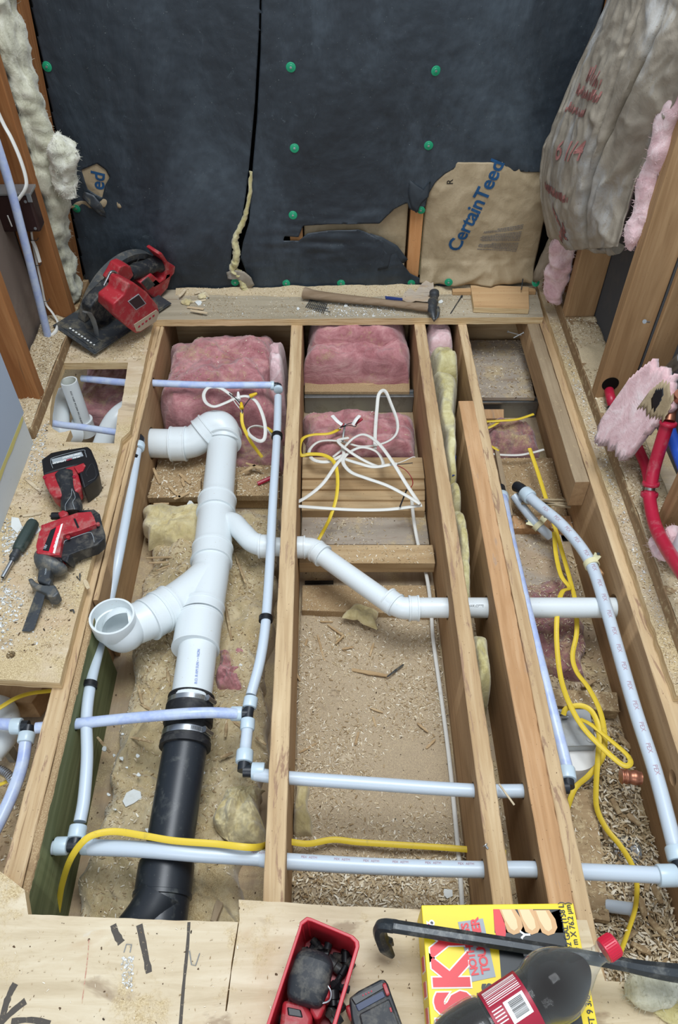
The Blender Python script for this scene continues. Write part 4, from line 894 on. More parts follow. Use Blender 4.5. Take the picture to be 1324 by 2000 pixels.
run('water_pipe', V3([(462, 1394, -.045), (420, 1392, -.032), (372, 1393, -.022), (320, 1397, -.024), (240, 1404, -.034), (137, 1415, -.042), (70, 1422, -.042)]), rP, 'pexb', 'blue printed pipe crossing over the black rubber coupling')
hole_x('j1g', 137, 1415, -.042, .014); hole_x('j1', 130, 1415, -.042, .014)
c2 = P(475, 1506, -.05); run('water_pipe', [c+dn.normalized()*.030, c2+(c-c2).normalized()*.03], rP*1.05, 'pex', 'short vertical piece of pale pipe between tee and elbow')
tee('black elbow with pale rings at the left face of the second joist', c2, [c-c2, (1, -.03, 0)], rP*1.15, 'pipe_elbow', .026, .016)
ZH = -.047
run('water_pipe', V3([(498, 1512, -.049), (548, 1518, ZH), (700, 1529, ZH), (903, 1543, ZH), (1003, 1545, ZH), (1085, 1542, ZH)]), .0128, 'pex', 'horizontal pale pipe crossing the sawdust bay, upper of the two')
for k, a in (('j2', 530), ('j3', 903), ('j4a', 1003), ('j4b', 1030)): hole_x(k, a, {'j2': 1516, 'j3': 1543.5}.get(k, 1545), ZH, .0155)
c3 = P(1110, 1538, ZH); ud = P(1104, 1495, -.05)-c3
tee('black elbow with pale rings at the foot of the long slanting blue pipe', c3, [(-1, 0, 0), ud], .0132, 'pipe_elbow', .026, .014)
run('water_pipe', V3([(1106, 1500, -.046), (1088, 1430, -.034), (1065, 1340, -.022), (1040, 1240, -.018), (1014, 1130, -.022), (997, 1055, -.034), (984, 985, -.06), (981, 972, -.066)]), .0128, 'pexb', 'long slanting blue printed pipe right of the doubled joist')
t = thing('pipe_elbow', P(978, 960, -.09), 'black fitting with pale ring at the far end of the slanting blue pipe', 'fitting'); ring(t, P(980, 972, -.078), P(981, 985, -.075)-P(979, 965, -.08), .0132, .026)
body(t, [[P(980, 968, -.078), P(977, 952, -.085)]], .0125)
# -- left pipe down to the lower manifold
pl = run('water_pipe', V3([(268, 880, -.034), (255, 960, -.032), (233, 1080, -.045), (214, 1170, -.085), (194, 1262, -.075), (177, 1335, -.045), (169, 1400, -.046), (170, 1480, -.052), (164, 1560, -.058), (156, 1605, -.060)]), .0118, 'pex', 'long pale pipe along the left joist, passing under the open drain hub')
t = thing('pipe_elbow', P(276, 856, -.03), 'black fitting with pale ring where the left pipe enters the joist', 'fitting'); ring(t, P(271, 872, -.034), P(271, 872, -.034)-P(268, 892, -.034), .012, .022); body(t, [[P(271, 870, -.034), P(274, 858, -.034), P(268, 856, -.034)]], .012)
hole_x('j1s', 268, 857, -.034, .014)
clip(P(262, 897, -.034), 'black pipe clip on the left joist near the pink batt'); clip(P(176, 1338, -.040), 'black pipe clip on the green treated plank')
c4 = P(146, 1652, -.062); u4 = P(156, 1600, -.060)-c4
tee('black tee with pale rings low at the left, over the yellow cable', c4, [(-1, 0, 0), u4, (1, 0, 0)], .0122, 'pipe_tee', .024, .012)
run('water_pipe', V3([(122, 1656, -.064), (92, 1656, -.066), (40, 1656, -.066)]), .0122, 'pex', 'short pale pipe stub going into the green treated plank')
hole_x('j1g', 92, 1656, -.066, .0150); hole_x('j1', 60, 1656, -.066, .0150)
run('water_pipe', V3([(176, 1655, -.060), (260, 1658, -.048), (330, 1663, -.042), (400, 1669, -.046), (498, 1675, -.056), (540, 1681, -.054), (730, 1692, -.053), (920, 1698, -.053), (1030, 1698, -.053), (1128, 1702, -.052), (1220, 1706, -.052), (1300, 1710, -.052)]), .0142, 'pex', 'long horizontal pale pipe nearest the front plywood')
for k, a, b in (('j2', 515, 1678), ('j3', 920, 1697.5), ('j4a', 1030, 1698), ('j4b', 1070, 1700)): hole_x(k, a, b, -.053, .017)
t = thing('pipe_elbow', P(1312, 1705, -.06), 'pale ring and black fitting at the right end of the nearest horizontal pipe', 'fitting'); ring(t, P(1302, 1710, -.052), (1, 0, 0), .0145, .034)
ring(t, P(1322, 1668, -.052), P(1322, 1668, -.052)-P(1315, 1640, -.052), .0145, .026); body(t, [[P(1302, 1710, -.052), P(1326, 1708, -.052), P(1328, 1690, -.052), P(1323, 1672, -.052)]], .0138)
run('water_pipe', V3([(1028, 965, -.10), (1050, 985, -.09), (1098, 1026, -.072), (1148, 1090, -.060), (1178, 1170, -.056), (1204, 1260, -.055), (1240, 1385, -.054), (1280, 1510, -.053), (1318, 1655, -.052)]), .0142, 'pex', 'thick curved pale pipe with red print along the rightmost joist')
t = thing('pipe_elbow', P(1012, 952, -.12), 'dark green fitting with pale ring at the top of the thick curved pipe', 'fitting'); ring(t, P(1030, 967, -.10), P(1050, 985, -.09)-P(1028, 965, -.10), .0148, .030); body(t, [[P(1030, 967, -.10), P(1018, 955, -.105), P(1008, 950, -.115)]], .0145)
run('water_pipe', V3([(1004, 968, -.13), (1020, 990, -.14), (1040, 1015, -.148), (1055, 1030, -.155), (1075, 1048, -.175)]), .0120, 'pex', 'shorter pale pipe under the thick curved one, held by two cream strap ears')
def strap(p, d, ears, label, r):
    t = thing('pipe_strap', Vector(p), label, 'strap'); d = Vector(d).normalized(); bm = bmesh.new(); L = .014
    lathe(bm, Vector(p)-d*L/2, d, [(0, r), (0, r+.003), (L, r+.003), (L, r)], 28, caps=False); fin('band', bm, 'cream', t)
    for e in ears:
        e = Vector(e); a = Vector(p)+(e-Vector(p)).normalized()*r*.9; bm = bmesh.new(); tube(bm, [a, a.lerp(e, .55), e], [.0075, .0085, .0095], 14, .22); ear = fin('ear', bm, 'cream', t)
        bm = bmesh.new(); lathe(bm, e+Vector((0, 0, .002)), (0, 0, 1), [(0, .004), (.0015, .004), (.002, .0001)], 12); fin('screw', bm, 'darkmetal', ear)
strap(P(1051, 1027, -.152), P(1055, 1030, -.155)-P(1040, 1015, -.148), [P(1028, 1019, -.148), P(1064, 1010, -.148)], 'cream strap with two screwed ears on the shorter pale pipe', .0128)
strap(P(1155, 1102, -.060), P(1165, 1125, -.058)-P(1146, 1085, -.060), [P(1168, 1083, -.035)], 'cream strap on the thick curved pipe where it meets the rightmost joist', .0150)
strap(P(1004, 1105, -.061), P(1010, 1130, -.06)-P(993, 1055, -.065), [P(1016, 1110, -.075)], 'cream strap near the far end of the slanting blue pipe', .0136)
# printing along pipes: rows of small rose marks
def printrow(obj, pts, r, txt, size, mat, n=8, every=.06, start=.03, side=0.0, spacing=1.0):
    sp = smoothpath(pts, 24) if len(pts) > 2 else [Vector(pts[0]).lerp(Vector(pts[1]), i/60) for i in range(61)]
    acc = 0; nxt = start; cc = Vector((0, 0, CAM_H)); first = True; bmA = bmesh.new()
    for i in range(len(sp)-1):
        acc += (sp[i+1]-sp[i]).length
        if acc >= nxt:
            d = (sp[i+1]-sp[i]).normalized(); zc = (cc-sp[i]); zc = (zc-d*zc.dot(d)).normalized(); yd = zc.cross(d)
            if side: yd = (yd*math.cos(side)+zc*math.sin(side)).normalized()
            b = textmesh(txt, size, sp[i], d, yd, .0001, 0, wrap=r, lift=.0005, spacing=spacing); fin('printing', b, mat, obj, 'small printing along the pipe', smooth=False); nxt += every
    bmA.free()
def plab(o): return o
thick = [o for o in bpy.data.objects if o.get('label', '').startswith('thick curved')][0]
printrow(thick, V3([(1050, 985, -.09), (1098, 1026, -.072), (1148, 1090, -.060), (1178, 1170, -.056), (1204, 1260, -.055), (1240, 1385, -.054), (1280, 1510, -.053)]), .0142, 'PEX', .012, 'inkrose', every=.045)
near = [o for o in bpy.data.objects if o.get('label', '').startswith('long horizontal pale')][0]
printrow(near, V3([(300, 1661, -.058), (498, 1675, -.056)]), .0142, 'PEX  ASTM', .006, 'inkrose', every=.05, side=-.5)
printrow(near, V3([(560, 1682, -.054), (730, 1692, -.053), (900, 1697, -.053)]), .0142, 'PEX  ASTM', .006, 'inkrose', every=.055, side=-.5)
# -- white drain ------------------------------------------------------------------------------
def chain(pts_r, seg=40): # [(point, radius)]
    bm = bmesh.new(); tube(bm, [p for p, r in pts_r], [r for p, r in pts_r], seg); return bm
def hub(bm, p, d, r, L, seg=40, lip=.0018):
    d = Vector(d).normalized(); lathe(bm, Vector(p)-d*L/2, d, [(0, r*.96), (0, r+lip), (.004, r+lip), (.005, r), (L-.005, r), (L-.004, r+lip), (L, r+lip), (L, r*.96)], seg)
D = thing('drain_pipe', P(380, 1200, -.2), 'white plastic drain assembly with a wye, an open hub and two elbows', 'pipe')
rD = .0435; zt = -.122
C = lambda a, b, z: P(a, b, z)
axis = V3([(437, 848, zt), (424, 985, -.112), (412, 1110, -.095), (398, 1190, -.085), (386, 1275, -.078), (373, 1362, -.078)])
bm = bmesh.new(); tube(bm, [P(240, 864, -.128), P(350, 867, -.128)], rD*.97, 40); fin('branch_pipe', bm, 'pvc', D)
hole_x('j1s', 293, 866, -.128, .048); hole_x('j1', 280, 866, -.128, .048)
bm = bmesh.new(); hub(bm, P(349, 867, -.128), (1, 0, 0), rD+.006, .046)
e = smoothpath([P(349, 867, -.128), P(378, 862, -.124), P(400, 846, -.108), P(410, 838, -.100)], 6); tube(bm, e, rD+.002, 40)
hub(bm, P(403, 843, -.104), P(412, 836, -.098)-P(395, 850, -.112), rD+.006, .030); fin('elbow', bm, 'pvc', D, '45 degree elbow')
bm = bmesh.new(); e = smoothpath([P(400, 846, -.106), P(415, 834, -.094), P(430, 834, -.094), P(438, 846, -.106), P(437, 862, -.116)], 8); tube(bm, e, rD+.003, 40)
hub(bm, P(437, 856, -.114), axis[1]-axis[0], rD+.0065, .040); fin('elbow', bm, 'pvc', D, 'upper elbow')
bm = bmesh.new(); tube(bm, [axis[0], axis[1]], rD*.97, 40); fin('main_pipe', bm, 'pvc', D)
bm = bmesh.new(); d1 = (axis[2]-axis[1]).normalized(); hub(bm, P(423, 990, -.112), d1, rD+.0065, .052); tube(bm, [P(422, 1000, -.112), P(414, 1085, -.099)], rD+.0035, 40); hub(bm, P(414, 1085, -.099), d1, rD+.0065, .050)
b0 = P(418, 1030, -.105); br_ = smoothpath([b0, P(452, 1020, -.098), P(472, 1038, -.09), P(492, 1058, -.086), P(515, 1067, -.085)], 8); tube(bm, br_, .0265, 30); hub(bm, P(517, 1067, -.085), (1, -.05, 0), .0295, .028, 30)
fin('sanitary_tee', bm, 'pvc', D)
# wye body with sweeping left branch
bm = bmesh.new(); sp = [axis[2].lerp(axis[3], t) for t in (0, .25, .5, .75, 1)]; tube(bm, [P(413, 1098, -.097)]+sp[1:]+[P(394, 1205, -.084)], rD+.0025, 40)
w0 = P(405, 1140, -.090); wy = [P(408, 1125, -.092), P(380, 1150, -.085), P(345, 1176, -.075), P(318, 1192, -.067)]; tube(bm, smoothpath(wy, 6), rD+.002, 40)
fin('wye_body', bm, 'pvc', D, 'wye body with molded bumps')
bm = bmesh.new(); hub(bm, P(404, 1140, -.092).lerp(P(394, 1200, -.084), .92), axis[3]-axis[2], rD+.006, .030); hub(bm, P(386, 1238, -.081), axis[4]-axis[3], rD+.0085, .085, lip=.0015); fin('coupling', bm, 'pvc', D)
bm = bmesh.new(); wd = (wy[3]-wy[2]).normalized(); hub(bm, P(322, 1190, -.068), wd, rD+.0065, .034); tube(bm, [P(318, 1193, -.067), P(296, 1206, -.062)], rD+.004, 40); hub(bm, P(303, 1202, -.063), wd, rD+.006, .045); fin('coupling', bm, 'pvc', D)
for a, b, z in ((372, 1128, -.045), (362, 1140, -.043), (352, 1150, -.040), (406, 1098, -.052), (400, 1118, -.050), (397, 1168, -.040)):
    bm = bmesh.new(); q = P(a, b, z); dd = (Vector((0, 0, CAM_H))-q).normalized(); lathe(bm, q-dd*.003, dd, [(0, .005), (.003, .005), (.0035, .004), (.0035, .0001)], 16); fin('mold_mark', bm, 'pvc', D)
bm = bmesh.new(); zo = .012
hc = P(214, 1204, zo)+Vector((.005, 0, 0))
sw = smoothpath([P(302, 1203, -.062), P(268, 1217, -.056), P(244, 1222, -.052), hc+Vector((.014, -.002, -.056)), hc+Vector((.001, .0, -.030))], 8)
tube(bm, sw, rD+.003, 40, cap=False)
d = Vector((0, .04, 1)).normalized()
lathe(bm, hc-d*.038, d, [(0, rD-.004), (0, rD+.0035), (.002, rD+.0042), (.038, rD+.0052), (.040, rD+.0048), (.040, rD+.0005), (.010, rD-.0005), (.009, rD-.004), (-.024, rD-.006), (-.040, rD*.6), (-.044, .0005)], 48, caps=False)
fin('closet_hub', bm, ['pvc', 'pvc_in'], D, 'open hub facing up')
bm = bmesh.new(); tube(bm, [P(387, 1262, -.079), P(372, 1375, -.078)], rD*.98, 40); fin('main_pipe', bm, 'pvc', D)
def pvctext(parent, a, b, r, txt, size, mat='ink', side=0.0, sp=1.0):
    d = (b-a).normalized(); zc = Vector((0, 0, CAM_H))-a; zc = (zc-d*zc.dot(d)).normalized(); yd = zc.cross(d); yd = (yd*math.cos(side)+zc*math.sin(side)).normalized()
    fin('printing', textmesh(txt, size, a, d, yd, .0001, .0, wrap=r, lift=.0006, spacing=sp), mat, parent, 'small pipe printing', smooth=False)
pvctext(D, P(381, 1355, -.078), P(388, 1275, -.078), rD*.98, 'B.O. 8 AM SUN \u2022 \u2022 NON', .008, 'inkpex', .05)
pvctext(D, P(435, 865, zt), P(425, 975, -.113), rD*.97, 'PVC-DWV  ASTM D2665  NSF-dwv', .006, 'inkgrey', -.1)
# rubber coupling and black pipe
K = thing('rubber_coupling', P(367, 1420, -.13), 'black rubber coupling with two steel hose clamps joining white and black pipe', 'coupling')
k0 = P(374, 1362, -.084); k1 = P(361, 1462, -.090); kd = (k1-k0).normalized(); Lk = (k1-k0).length
bm = bmesh.new(); lathe(bm, k0, kd, [(0, .040), (0, .0490), (.004, .0495), (.005, .0475), (.022, .0475), (.023, .0505), (Lk*.55, .0510), (Lk*.56, .0482), (Lk-.012, .0485), (Lk-.011, .0520), (Lk, .0520), (Lk, .044)], 44); fin('sleeve', bm, 'rubber', K)
for t_, rr in ((.11, .0482), (.72, .0490)):
    cm = bmesh.new(); lathe(cm, k0+kd*(Lk*t_), kd, [(0, rr), (0, rr+.0018), (.0125, rr+.0018), (.0125, rr)], 44); cl = fin('hose_clamp', cm, 'steel', K)
    up = Vector((0, 0, CAM_H))-k0; up = (up-kd*up.dot(kd)).normalized(); sd = up.cross(kd) if up.cross(kd).x > 0 else kd.cross(up); q = k0+kd*(Lk*t_+.006)+(up*.62+sd*.78).normalized()*(rr+.004)
    tn = kd.cross((up*.62+sd*.78)).normalized(); cm = bmesh.new(); tube(cm, [q-tn*.013, q+tn*.010], .0055, 12); tube(cm, [q+tn*.010, q+tn*.015], .0072, 6); fin('clamp_screw', cm, 'steel', cl)
    cm = bmesh.new()
    for k in range(11):
        aa = .15+.045*k; dirv = (up*math.cos(aa)+sd*math.sin(aa)); qq = k0+kd*(Lk*t_+.00625)+dirv*(rr+.0019); tube(cm, [qq-kd*.0035, qq+kd*.0035], .0006, 5)
    fin('slots', cm, 'darkmetal', cl)
bk = thing('drain_pipe', P(340, 1600, -.15), 'black plastic drain pipe running down to the front plywood', 'pipe')
bm = bmesh.new(); tube(bm, [P(363, 1450, -.090), P(324, 1700, -.108)], .0445, 44); fin('main_pipe', bm, 'abs', bk)
bm = bmesh.new(); g0 = P(326, 1685, -.107); g1 = P(306, 1830, -.115); gd = (g1-g0).normalized(); lathe(bm, g0, gd, [(0, .0445), (.0, .0505), (.006, .0515), (.052, .0515), (.053, .0535), (.060, .0535), (.061, .0500), (.125, .0500)], 44)
tube(bm, smoothpath([P(316, 1745, -.093), P(292, 1790, -.100), P(262, 1830, -.110)], 4), .042, 36); fin('fitting_body', bm, 'abs', bk, 'black hub with a side branch')
# small white drain
SD = thing('drain_pipe', P(700, 1130, -.12), 'small white drain pipe crossing the sawdust bay through the joists', 'pipe')
zs = -.085; rs = .0238
bm = bmesh.new(); tube(bm, [P(510, 1067, zs), P(575, 1069, zs)], rs, 30); fin('pipe', bm, 'pvc', SD)
hole_x('j2', 548, 1068, zs, .027)
bm = bmesh.new(); hub(bm, P(583, 1069, zs), (1, 0, 0), rs+.004, .034, 32); q = [P(590, 1069, zs), P(612, 1072, zs), P(628, 1082, zs)]; tube(bm, smoothpath(q, 6), rs+.002, 32); hub(bm, P(624, 1081, zs), P(650, 1100, zs)-P(620, 1078, zs), rs+.004, .026, 32); fin('elbow', bm, 'pvc', SD)
bm = bmesh.new(); tube(bm, [P(622, 1080, zs), P(768, 1184, zs)], rs, 32); fin('pipe', bm, 'pvc', SD)
pvctext(SD, P(655, 1093, zs), P(760, 1168, zs), rs, 'PVC-DWV 40   81-1891 F ASTM', .0085, 'ink', .1)
bm = bmesh.new(); hub(bm, P(765, 1176, zs), P(770, 1182, zs)-P(740, 1160, zs), rs+.004, .028, 32); q = [P(765, 1177, zs), P(785, 1187, zs), P(808, 1188, zs)]; tube(bm, smoothpath(q, 6), rs+.002, 32); hub(bm, P(808, 1188, zs), (1, 0, 0), rs+.005, .024, 32); fin('elbow', bm, 'pvc', SD)
bm = bmesh.new(); tube(bm, [P(805, 1187, zs), P(1220, 1187, zs)], rs, 32); fin('pipe', bm, 'pvc', SD)
pvctext(SD, P(824, 1184, zs), P(850, 1184, zs), rs, '05/24 07:', .0095, 'ink'); pvctext(SD, P(906, 1186, zs), P(950, 1186, zs), rs, 'CHARLOTTE', .0085, 'ink', 0, .8); pvctext(SD, P(1118, 1181, zs), P(1190, 1181, zs), rs, 'CHARLOTTE PIPE', .0085, 'ink', 0, 1.1)
for k in ('j3', 'j4a', 'j4b', 'j5'): hole_x(k, 900, 1187, zs, .029)
# pipes in the left opening
LP = thing('drain_pipe', P(156, 835, -.19), 'white pipe standing up in the square opening, printed with black letters', 'pipe')
tp0 = P(134, 744, -.012); bt = Vector((tp0.x+.008, tp0.y-.012, -.175)); bm = bmesh.new(); hollow_tube(bm, [bt, tp0], .0242, .0205, 36, 0, 1); fin('pipe', bm, ['pvc', 'pvc_in'], LP)
bm = bmesh.new(); lathe(bm, bt+Vector((0, 0, -.03)), (tp0-bt), [(0, .028), (0, .030), (.045, .030), (.046, .0315), (.052, .0315), (.052, .024)], 36); fin('hub', bm, 'pvc', LP)
pvctext(LP, tp0+(bt-tp0)*.12, bt, .0242, 'A.S.U  14 NSF  PVC-DWV  PVC-1120 ASTM', .0065, 'ink', .25)
for nm, pts, r, lb in (('drain_elbow', [(150, 850, -.19), (118, 845, -.15), (118, 790, -.12), (128, 775, -.13), (150, 790, -.17)], .030, 'greyish white elbow left of the standing pipe in the square opening'), ('drain_elbow', [(256, 795, -.13), (232, 812, -.13), (215, 835, -.15), (200, 872, -.19)], .030, 'white elbow at the right side of the square opening')):
    bm = bmesh.new(); tube(bm, smoothpath(V3(pts), 8), r, 30); p = P(*pts[1]); fin(nm, bm, 'pvc', None, lb, 'pipe')
run('water_pipe', V3([(60, 815, -.030), (110, 828, -.028), (165, 835, -.026), (232, 845, -.024), (265, 848, -.024)]), .0095, 'pexb', 'thin grey-looking pipe crossing the square opening in front')
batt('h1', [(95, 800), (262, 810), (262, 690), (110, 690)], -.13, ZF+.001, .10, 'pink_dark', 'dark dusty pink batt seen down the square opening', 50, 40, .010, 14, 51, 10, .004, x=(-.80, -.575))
# lower left corner
run('water_pipe', V3([(-60, 1414, -.09), (0, 1414, -.09), (28, 1415, -.09)]), .0125, 'pexb', 'pale pipe end at the left edge below the plywood')
c5 = P(56, 1418, -.09); d5 = P(48, 1460, -.095)-c5
tee('black tee with pale rings in the shadow left of the sawn joist', c5, [(-1, 0, 0), d5], .0128, 'pipe_tee', .022, .014)
run('water_pipe', [c5+d5.normalized()*.03]+V3([(44, 1490, -.1), (28, 1540, -.1), (6, 1590, -.1), (-25, 1650, -.1)]), .0125, 'pexb', 'bluish pipe curving down at the left edge of the picture')
bm = bmesh.new(); tube(bm, smoothpath(V3([(-30, 1380, -.15), (6, 1390, -.15), (10, 1430, -.16), (-20, 1470, -.16)]), 6), .03, 24); fin('drain_elbow', bm, 'pvc', None, 'white elbow in the shadow at the left edge', 'pipe')
bm = bmesh.new(); sp = smoothpath(V3([(-30, 1498, -.14), (0, 1504, -.14), (18, 1515, -.145), (28, 1530, -.16)]), 12); tube(bm, sp, [.0085+.0015*(i % 2) for i in range(len(sp))], 16); fin('flexible_conduit', bm, 'steel', None, 'ribbed steel conduit at the left edge below the plywood', 'conduit')
bm = bmesh.new(); box(bm, (P(6, 1458, -.18).x, P(6, 1468, -.18).y, ZF+.0005), (P(18, 1458, -.18).x, P(6, 1450, -.18).y, -.17)); fin('grey_block', bm, 'galv', None, 'small grey block in the shadow at the left edge', 'block', smooth=False)
# left wall pipe
fp_ = P(94, 658, ZP); run('water_pipe', [PY(-180, -190, fp_.y), PY(-90, 50, fp_.y), PY(0, 300, fp_.y), PY(45, 460, fp_.y), fp_+Vector((0, 0, .001))], rP, 'pexb', 'blue printed pipe standing against the left stud wall')
# right wall pipes
run('water_pipe', [PX(1187, 752, .745), PX(1192, 775, .73), P(1197, 795, ZP+.02), P(1203, 812, ZP+.01)], .0125, 'redp', 'short red pipe coming out of the notch in the right stud')
t = thing('pipe_coupling', P(1197, 798, ZP), 'black coupling on the short red pipe', 'fitting'); body(t, [[P(1195, 790, ZP+.022), P(1204, 806, ZP+.010)]], .0158)
RX = lambda l: [PX(a, b, c-.042) for a, b, c in l]
run('water_pipe', RX([(1330, 770, .79), (1318, 785, .79), (1310, 800, .785), (1306, 822, .78)]), .0135, 'copper', 'bent copper pipe above the red pipe at the right edge')
run('water_pipe', RX([(1305, 822, .78), (1290, 870, .775), (1277, 915, .77), (1271, 948, .765)]), .0145, 'redp', 'upper long red pipe at the right wall')
run('water_pipe', RX([(1268, 962, .765), (1270, 985, .76), (1279, 1025, .75), (1298, 1065, .74), (1340, 1130, .72)]), .0145, 'redp', 'lower red pipe curving out at the right edge')
run('water_pipe', RX([(1232, 845, .79), (1250, 885, .79), (1262, 915, .79), (1268, 948, .785)]), .0125, 'redp', 'dull red pipe behind the upper long red pipe')
run('water_pipe', RX([(1296, 800, .82), (1308, 840, .82), (1318, 870, .82), (1345, 940, .82)]), .0135, 'bluep', 'blue pipe beside the red pipe at the right edge')
t = thing('pipe_coupling', PX(1270, 955, .723), 'metal coupling with red rings between the two red pipes', 'fitting'); bm = bmesh.new(); a, b = PX(1271, 945, .723), PX(1268, 966, .723); tube(bm, [a, b], .011, 16); fin('fitting_body', bm, 'steel', t)
ring(t, a, a-b, .0145, .010, 'redp'); ring(t, b, a-b, .0145, .012, 'redp'); ring(t, PX(1305, 827, .738), PX(1290, 870, .733)-PX(1305, 822, .738), .0142, .010, 'redp')
bm = bmesh.new(); tube(bm, RX([(1370, 1000, .80), (1350, 1045, .79), (1328, 1090, .785)]), .026, 30); fin('drain_pipe', bm, 'pvc', None, 'white pipe at the right edge behind the lower red pipe', 'pipe')
bm = bmesh.new(); tube(bm, RX([(1340, 700, .83), (1316, 722, .83), (1316, 738, .83)]), .02, 24); fin('grey_pipe_end', bm, 'duct', None, 'grey pipe end at the right edge above the pink flap', 'pipe')
q = P(1296, 1105, ZP); wallwool('wool_wad', [(q.x-.004, q.y+.03, ZP+.001, .012, .012), (q.x+.002, q.y+.02, ZP+.028, .030, .028), (q.x+.012, q.y+.028, ZP+.055, .026, .026), (q.x+.012, q.y+.035, ZP+.075, .012, .012)], 'pink_pale', 'pale wad of wool stuffed around the red pipe on the plate', 17, fib=160, amp=.010)
q = P(1283, 1062, ZP+.03); wallwool('wool_wad', [(q.x, q.y, q.z-.02, .007, .007), (q.x, q.y, q.z-.008, .015, .014), (q.x, q.y, q.z+.006, .015, .014), (q.x, q.y, q.z+.017, .007, .006)], 'pink_pale', 'small round ball of pale wool on top of the lower red pipe', 19, fib=60, amp=.004)
bm = bmesh.new(); sp = smoothpath([P(1212, 1516, -.055), P(1225, 1517, -.055), P(1252, 1520, -.055)], 10); tube(bm, sp, [.0135+.0012*math.sin(i*.9) for i in range(len(sp))], 20); fin('copper_stub', bm, 'copper', None, 'capped copper stub poking through the rightmost joist', 'pipe')
hole_x('j5', 1252, 1520, -.055, .0155)
for k, v in CUTS.items(): cut(JO[k], v)
cut(S2, [(PX(1163, 757, .69), PX(1163, 757, .69)+Vector((.06, .0, .0)), .022), (Vector((.735, 1.59, .10)), Vector((.735, 1.66, .10)), .020)]) if False else None
# ================================================================ cables
def cable(px, label, mat='wire', r=.0052, flat=.5, parent=None, name='electric_cable', n=8, seg=10, pts=None, twist=None):
    return run(name, pts or V3(px), r, mat, label, 'cable', seg, n, parent, flat, twist=twist)
zb = -.13
cable([(572, 988, -.10), (640, 993, -.105), (700, 996, -.11), (760, 995, -.11), (824, 987, -.10)], 'straight white cable crossing the middle bay in front of the tangle')
cable([(570, 986, -.10), (600, 970, -.095), (630, 945, -.085), (655, 910, -.08), (671, 888, -.085), (668, 870, -.10)], 'white cable rising from the second joist into the tangle')
cable([(732, 878, -.11), (733, 840, -.10), (736, 800, -.09), (740, 770, -.07), (752, 764, -.06), (764, 790, -.07), (776, 825, -.08), (772, 850, -.09), (748, 866, -.10), (705, 872, -.105), (665, 862, -.11), (625, 862, -.11), (604, 880, -.11), (612, 898, -.10), (640, 902, -.10), (668, 890, -.09)], 'white cable with the tall open loop above the tangle')
cable([(820, 986, -.09), (793, 945, -.075), (765, 900, -.065), (738, 865, -.07), (712, 849, -.08), (690, 856, -.09), (668, 878, -.10), (650, 893, -.11)], 'white cable sweeping from the third joist over the top of the tangle')
cable([(820, 984, -.085), (790, 966, -.075), (755, 948, -.07), (715, 934, -.07), (685, 922, -.075), (670, 903, -.08), (678, 887, -.085), (705, 874, -.09), (735, 882, -.095), (748, 903, -.095), (742, 912, -.09), (712, 900, -.08), (680, 880, -.075), (660, 861, -.08), (680, 855, -.09)], 'white cable looping low through the middle of the tangle')
cable([(668, 895, -.088), (700, 905, -.08), (730, 912, -.08), (765, 907, -.08), (775, 906, -.08)], 'short white cable with bare red and black wires at its end')
for l, mt, lb in (([(773, 906, -.08), (790, 900, -.075), (805, 893, -.07), (811, 893, -.07)], 'wire', 'white'), ([(773, 907, -.08), (790, 906, -.075), (806, 904, -.07)], 'bwire', 'black'), ([(774, 908, -.08), (792, 918, -.09), (803, 932, -.1), (806, 945, -.1), (800, 955, -.1)], 'rwire', 'red')):
    cable(l, 'thin loose %s wire at the right of the tangle, by the third joist' % lb, mt, .0013, 1, name='loose_wire', seg=6)
cable([(794, 957, -.09), (788, 972, -.09), (781, 990, -.095)], 'short black and red wire end hanging below the tangle', 'bwire', .0022, 1, name='loose_wire', seg=6)
cable([(804, 975, -.14), (808, 1015, -.17), (817, 1065, -.185), (832, 1120, -.19), (841, 1180, -.20), (846, 1250, -.215), (860, 1350, -.222), (877, 1480, -.222), (889, 1600, -.222), (898, 1700, -.222), (904, 1790, -.222)], 'grey-white cable running along the foot of the third joist', r=.0050, flat=.7)
cable([(664, 838, -.10), (642, 847, -.09), (612, 849, -.09), (592, 856, -.09), (585, 873, -.09), (588, 889, -.095), (606, 887, -.095), (632, 889, -.09), (652, 902, -.085), (659, 930, -.085), (657, 970, -.095), (645, 1010, -.12), (630, 1040, -.16), (621, 1056, -.172)], 'yellow cable hanging through the white tangle in the middle bay', 'ywire')
WJ = thing('wire_joint', P(680, 832, -.09), 'bundle of wire ends with two red wire nuts wrapped in white tape', 'wires')
def wnut(par, a, b, mat):
    bm = bmesh.new(); lathe(bm, a, (b-a), [(0, .0058), (.004, .0062), ((b-a).length*.8, .0042), ((b-a).length, .0030)], 14); return fin('wire_nut', bm, mat, par)
wnut(WJ, P(671, 832, -.085), P(656, 822, -.075), 'rwn'); wnut(WJ, P(692, 827, -.080), P(708, 818, -.07), 'rwn')
for l in ([(649, 812, -.07), (658, 822, -.068), (668, 830, -.075)], [(689, 830, -.072), (695, 820, -.06), (702, 812, -.06)]):
    run('tape', V3(l), .0058, 'white', '', parent=WJ, seg=10, flat=.4)
for l, mt in (([(664, 835, -.085), (680, 828, -.075), (700, 822, -.07)], 'bwire'), ([(664, 835, -.085), (682, 831, -.07), (694, 833, -.07), (697, 826, -.07)], 'bwire'), ([(662, 838, -.088), (676, 828, -.078)], 'galv')):
    run('wire', V3(l), .0013, mt, '', parent=WJ, seg=6)
cable([(674, 828, -.085), (671, 845, -.09), (669, 862, -.10)], 'short grey cable between the red wire nuts and the tangle', 'galv', .003, .6)
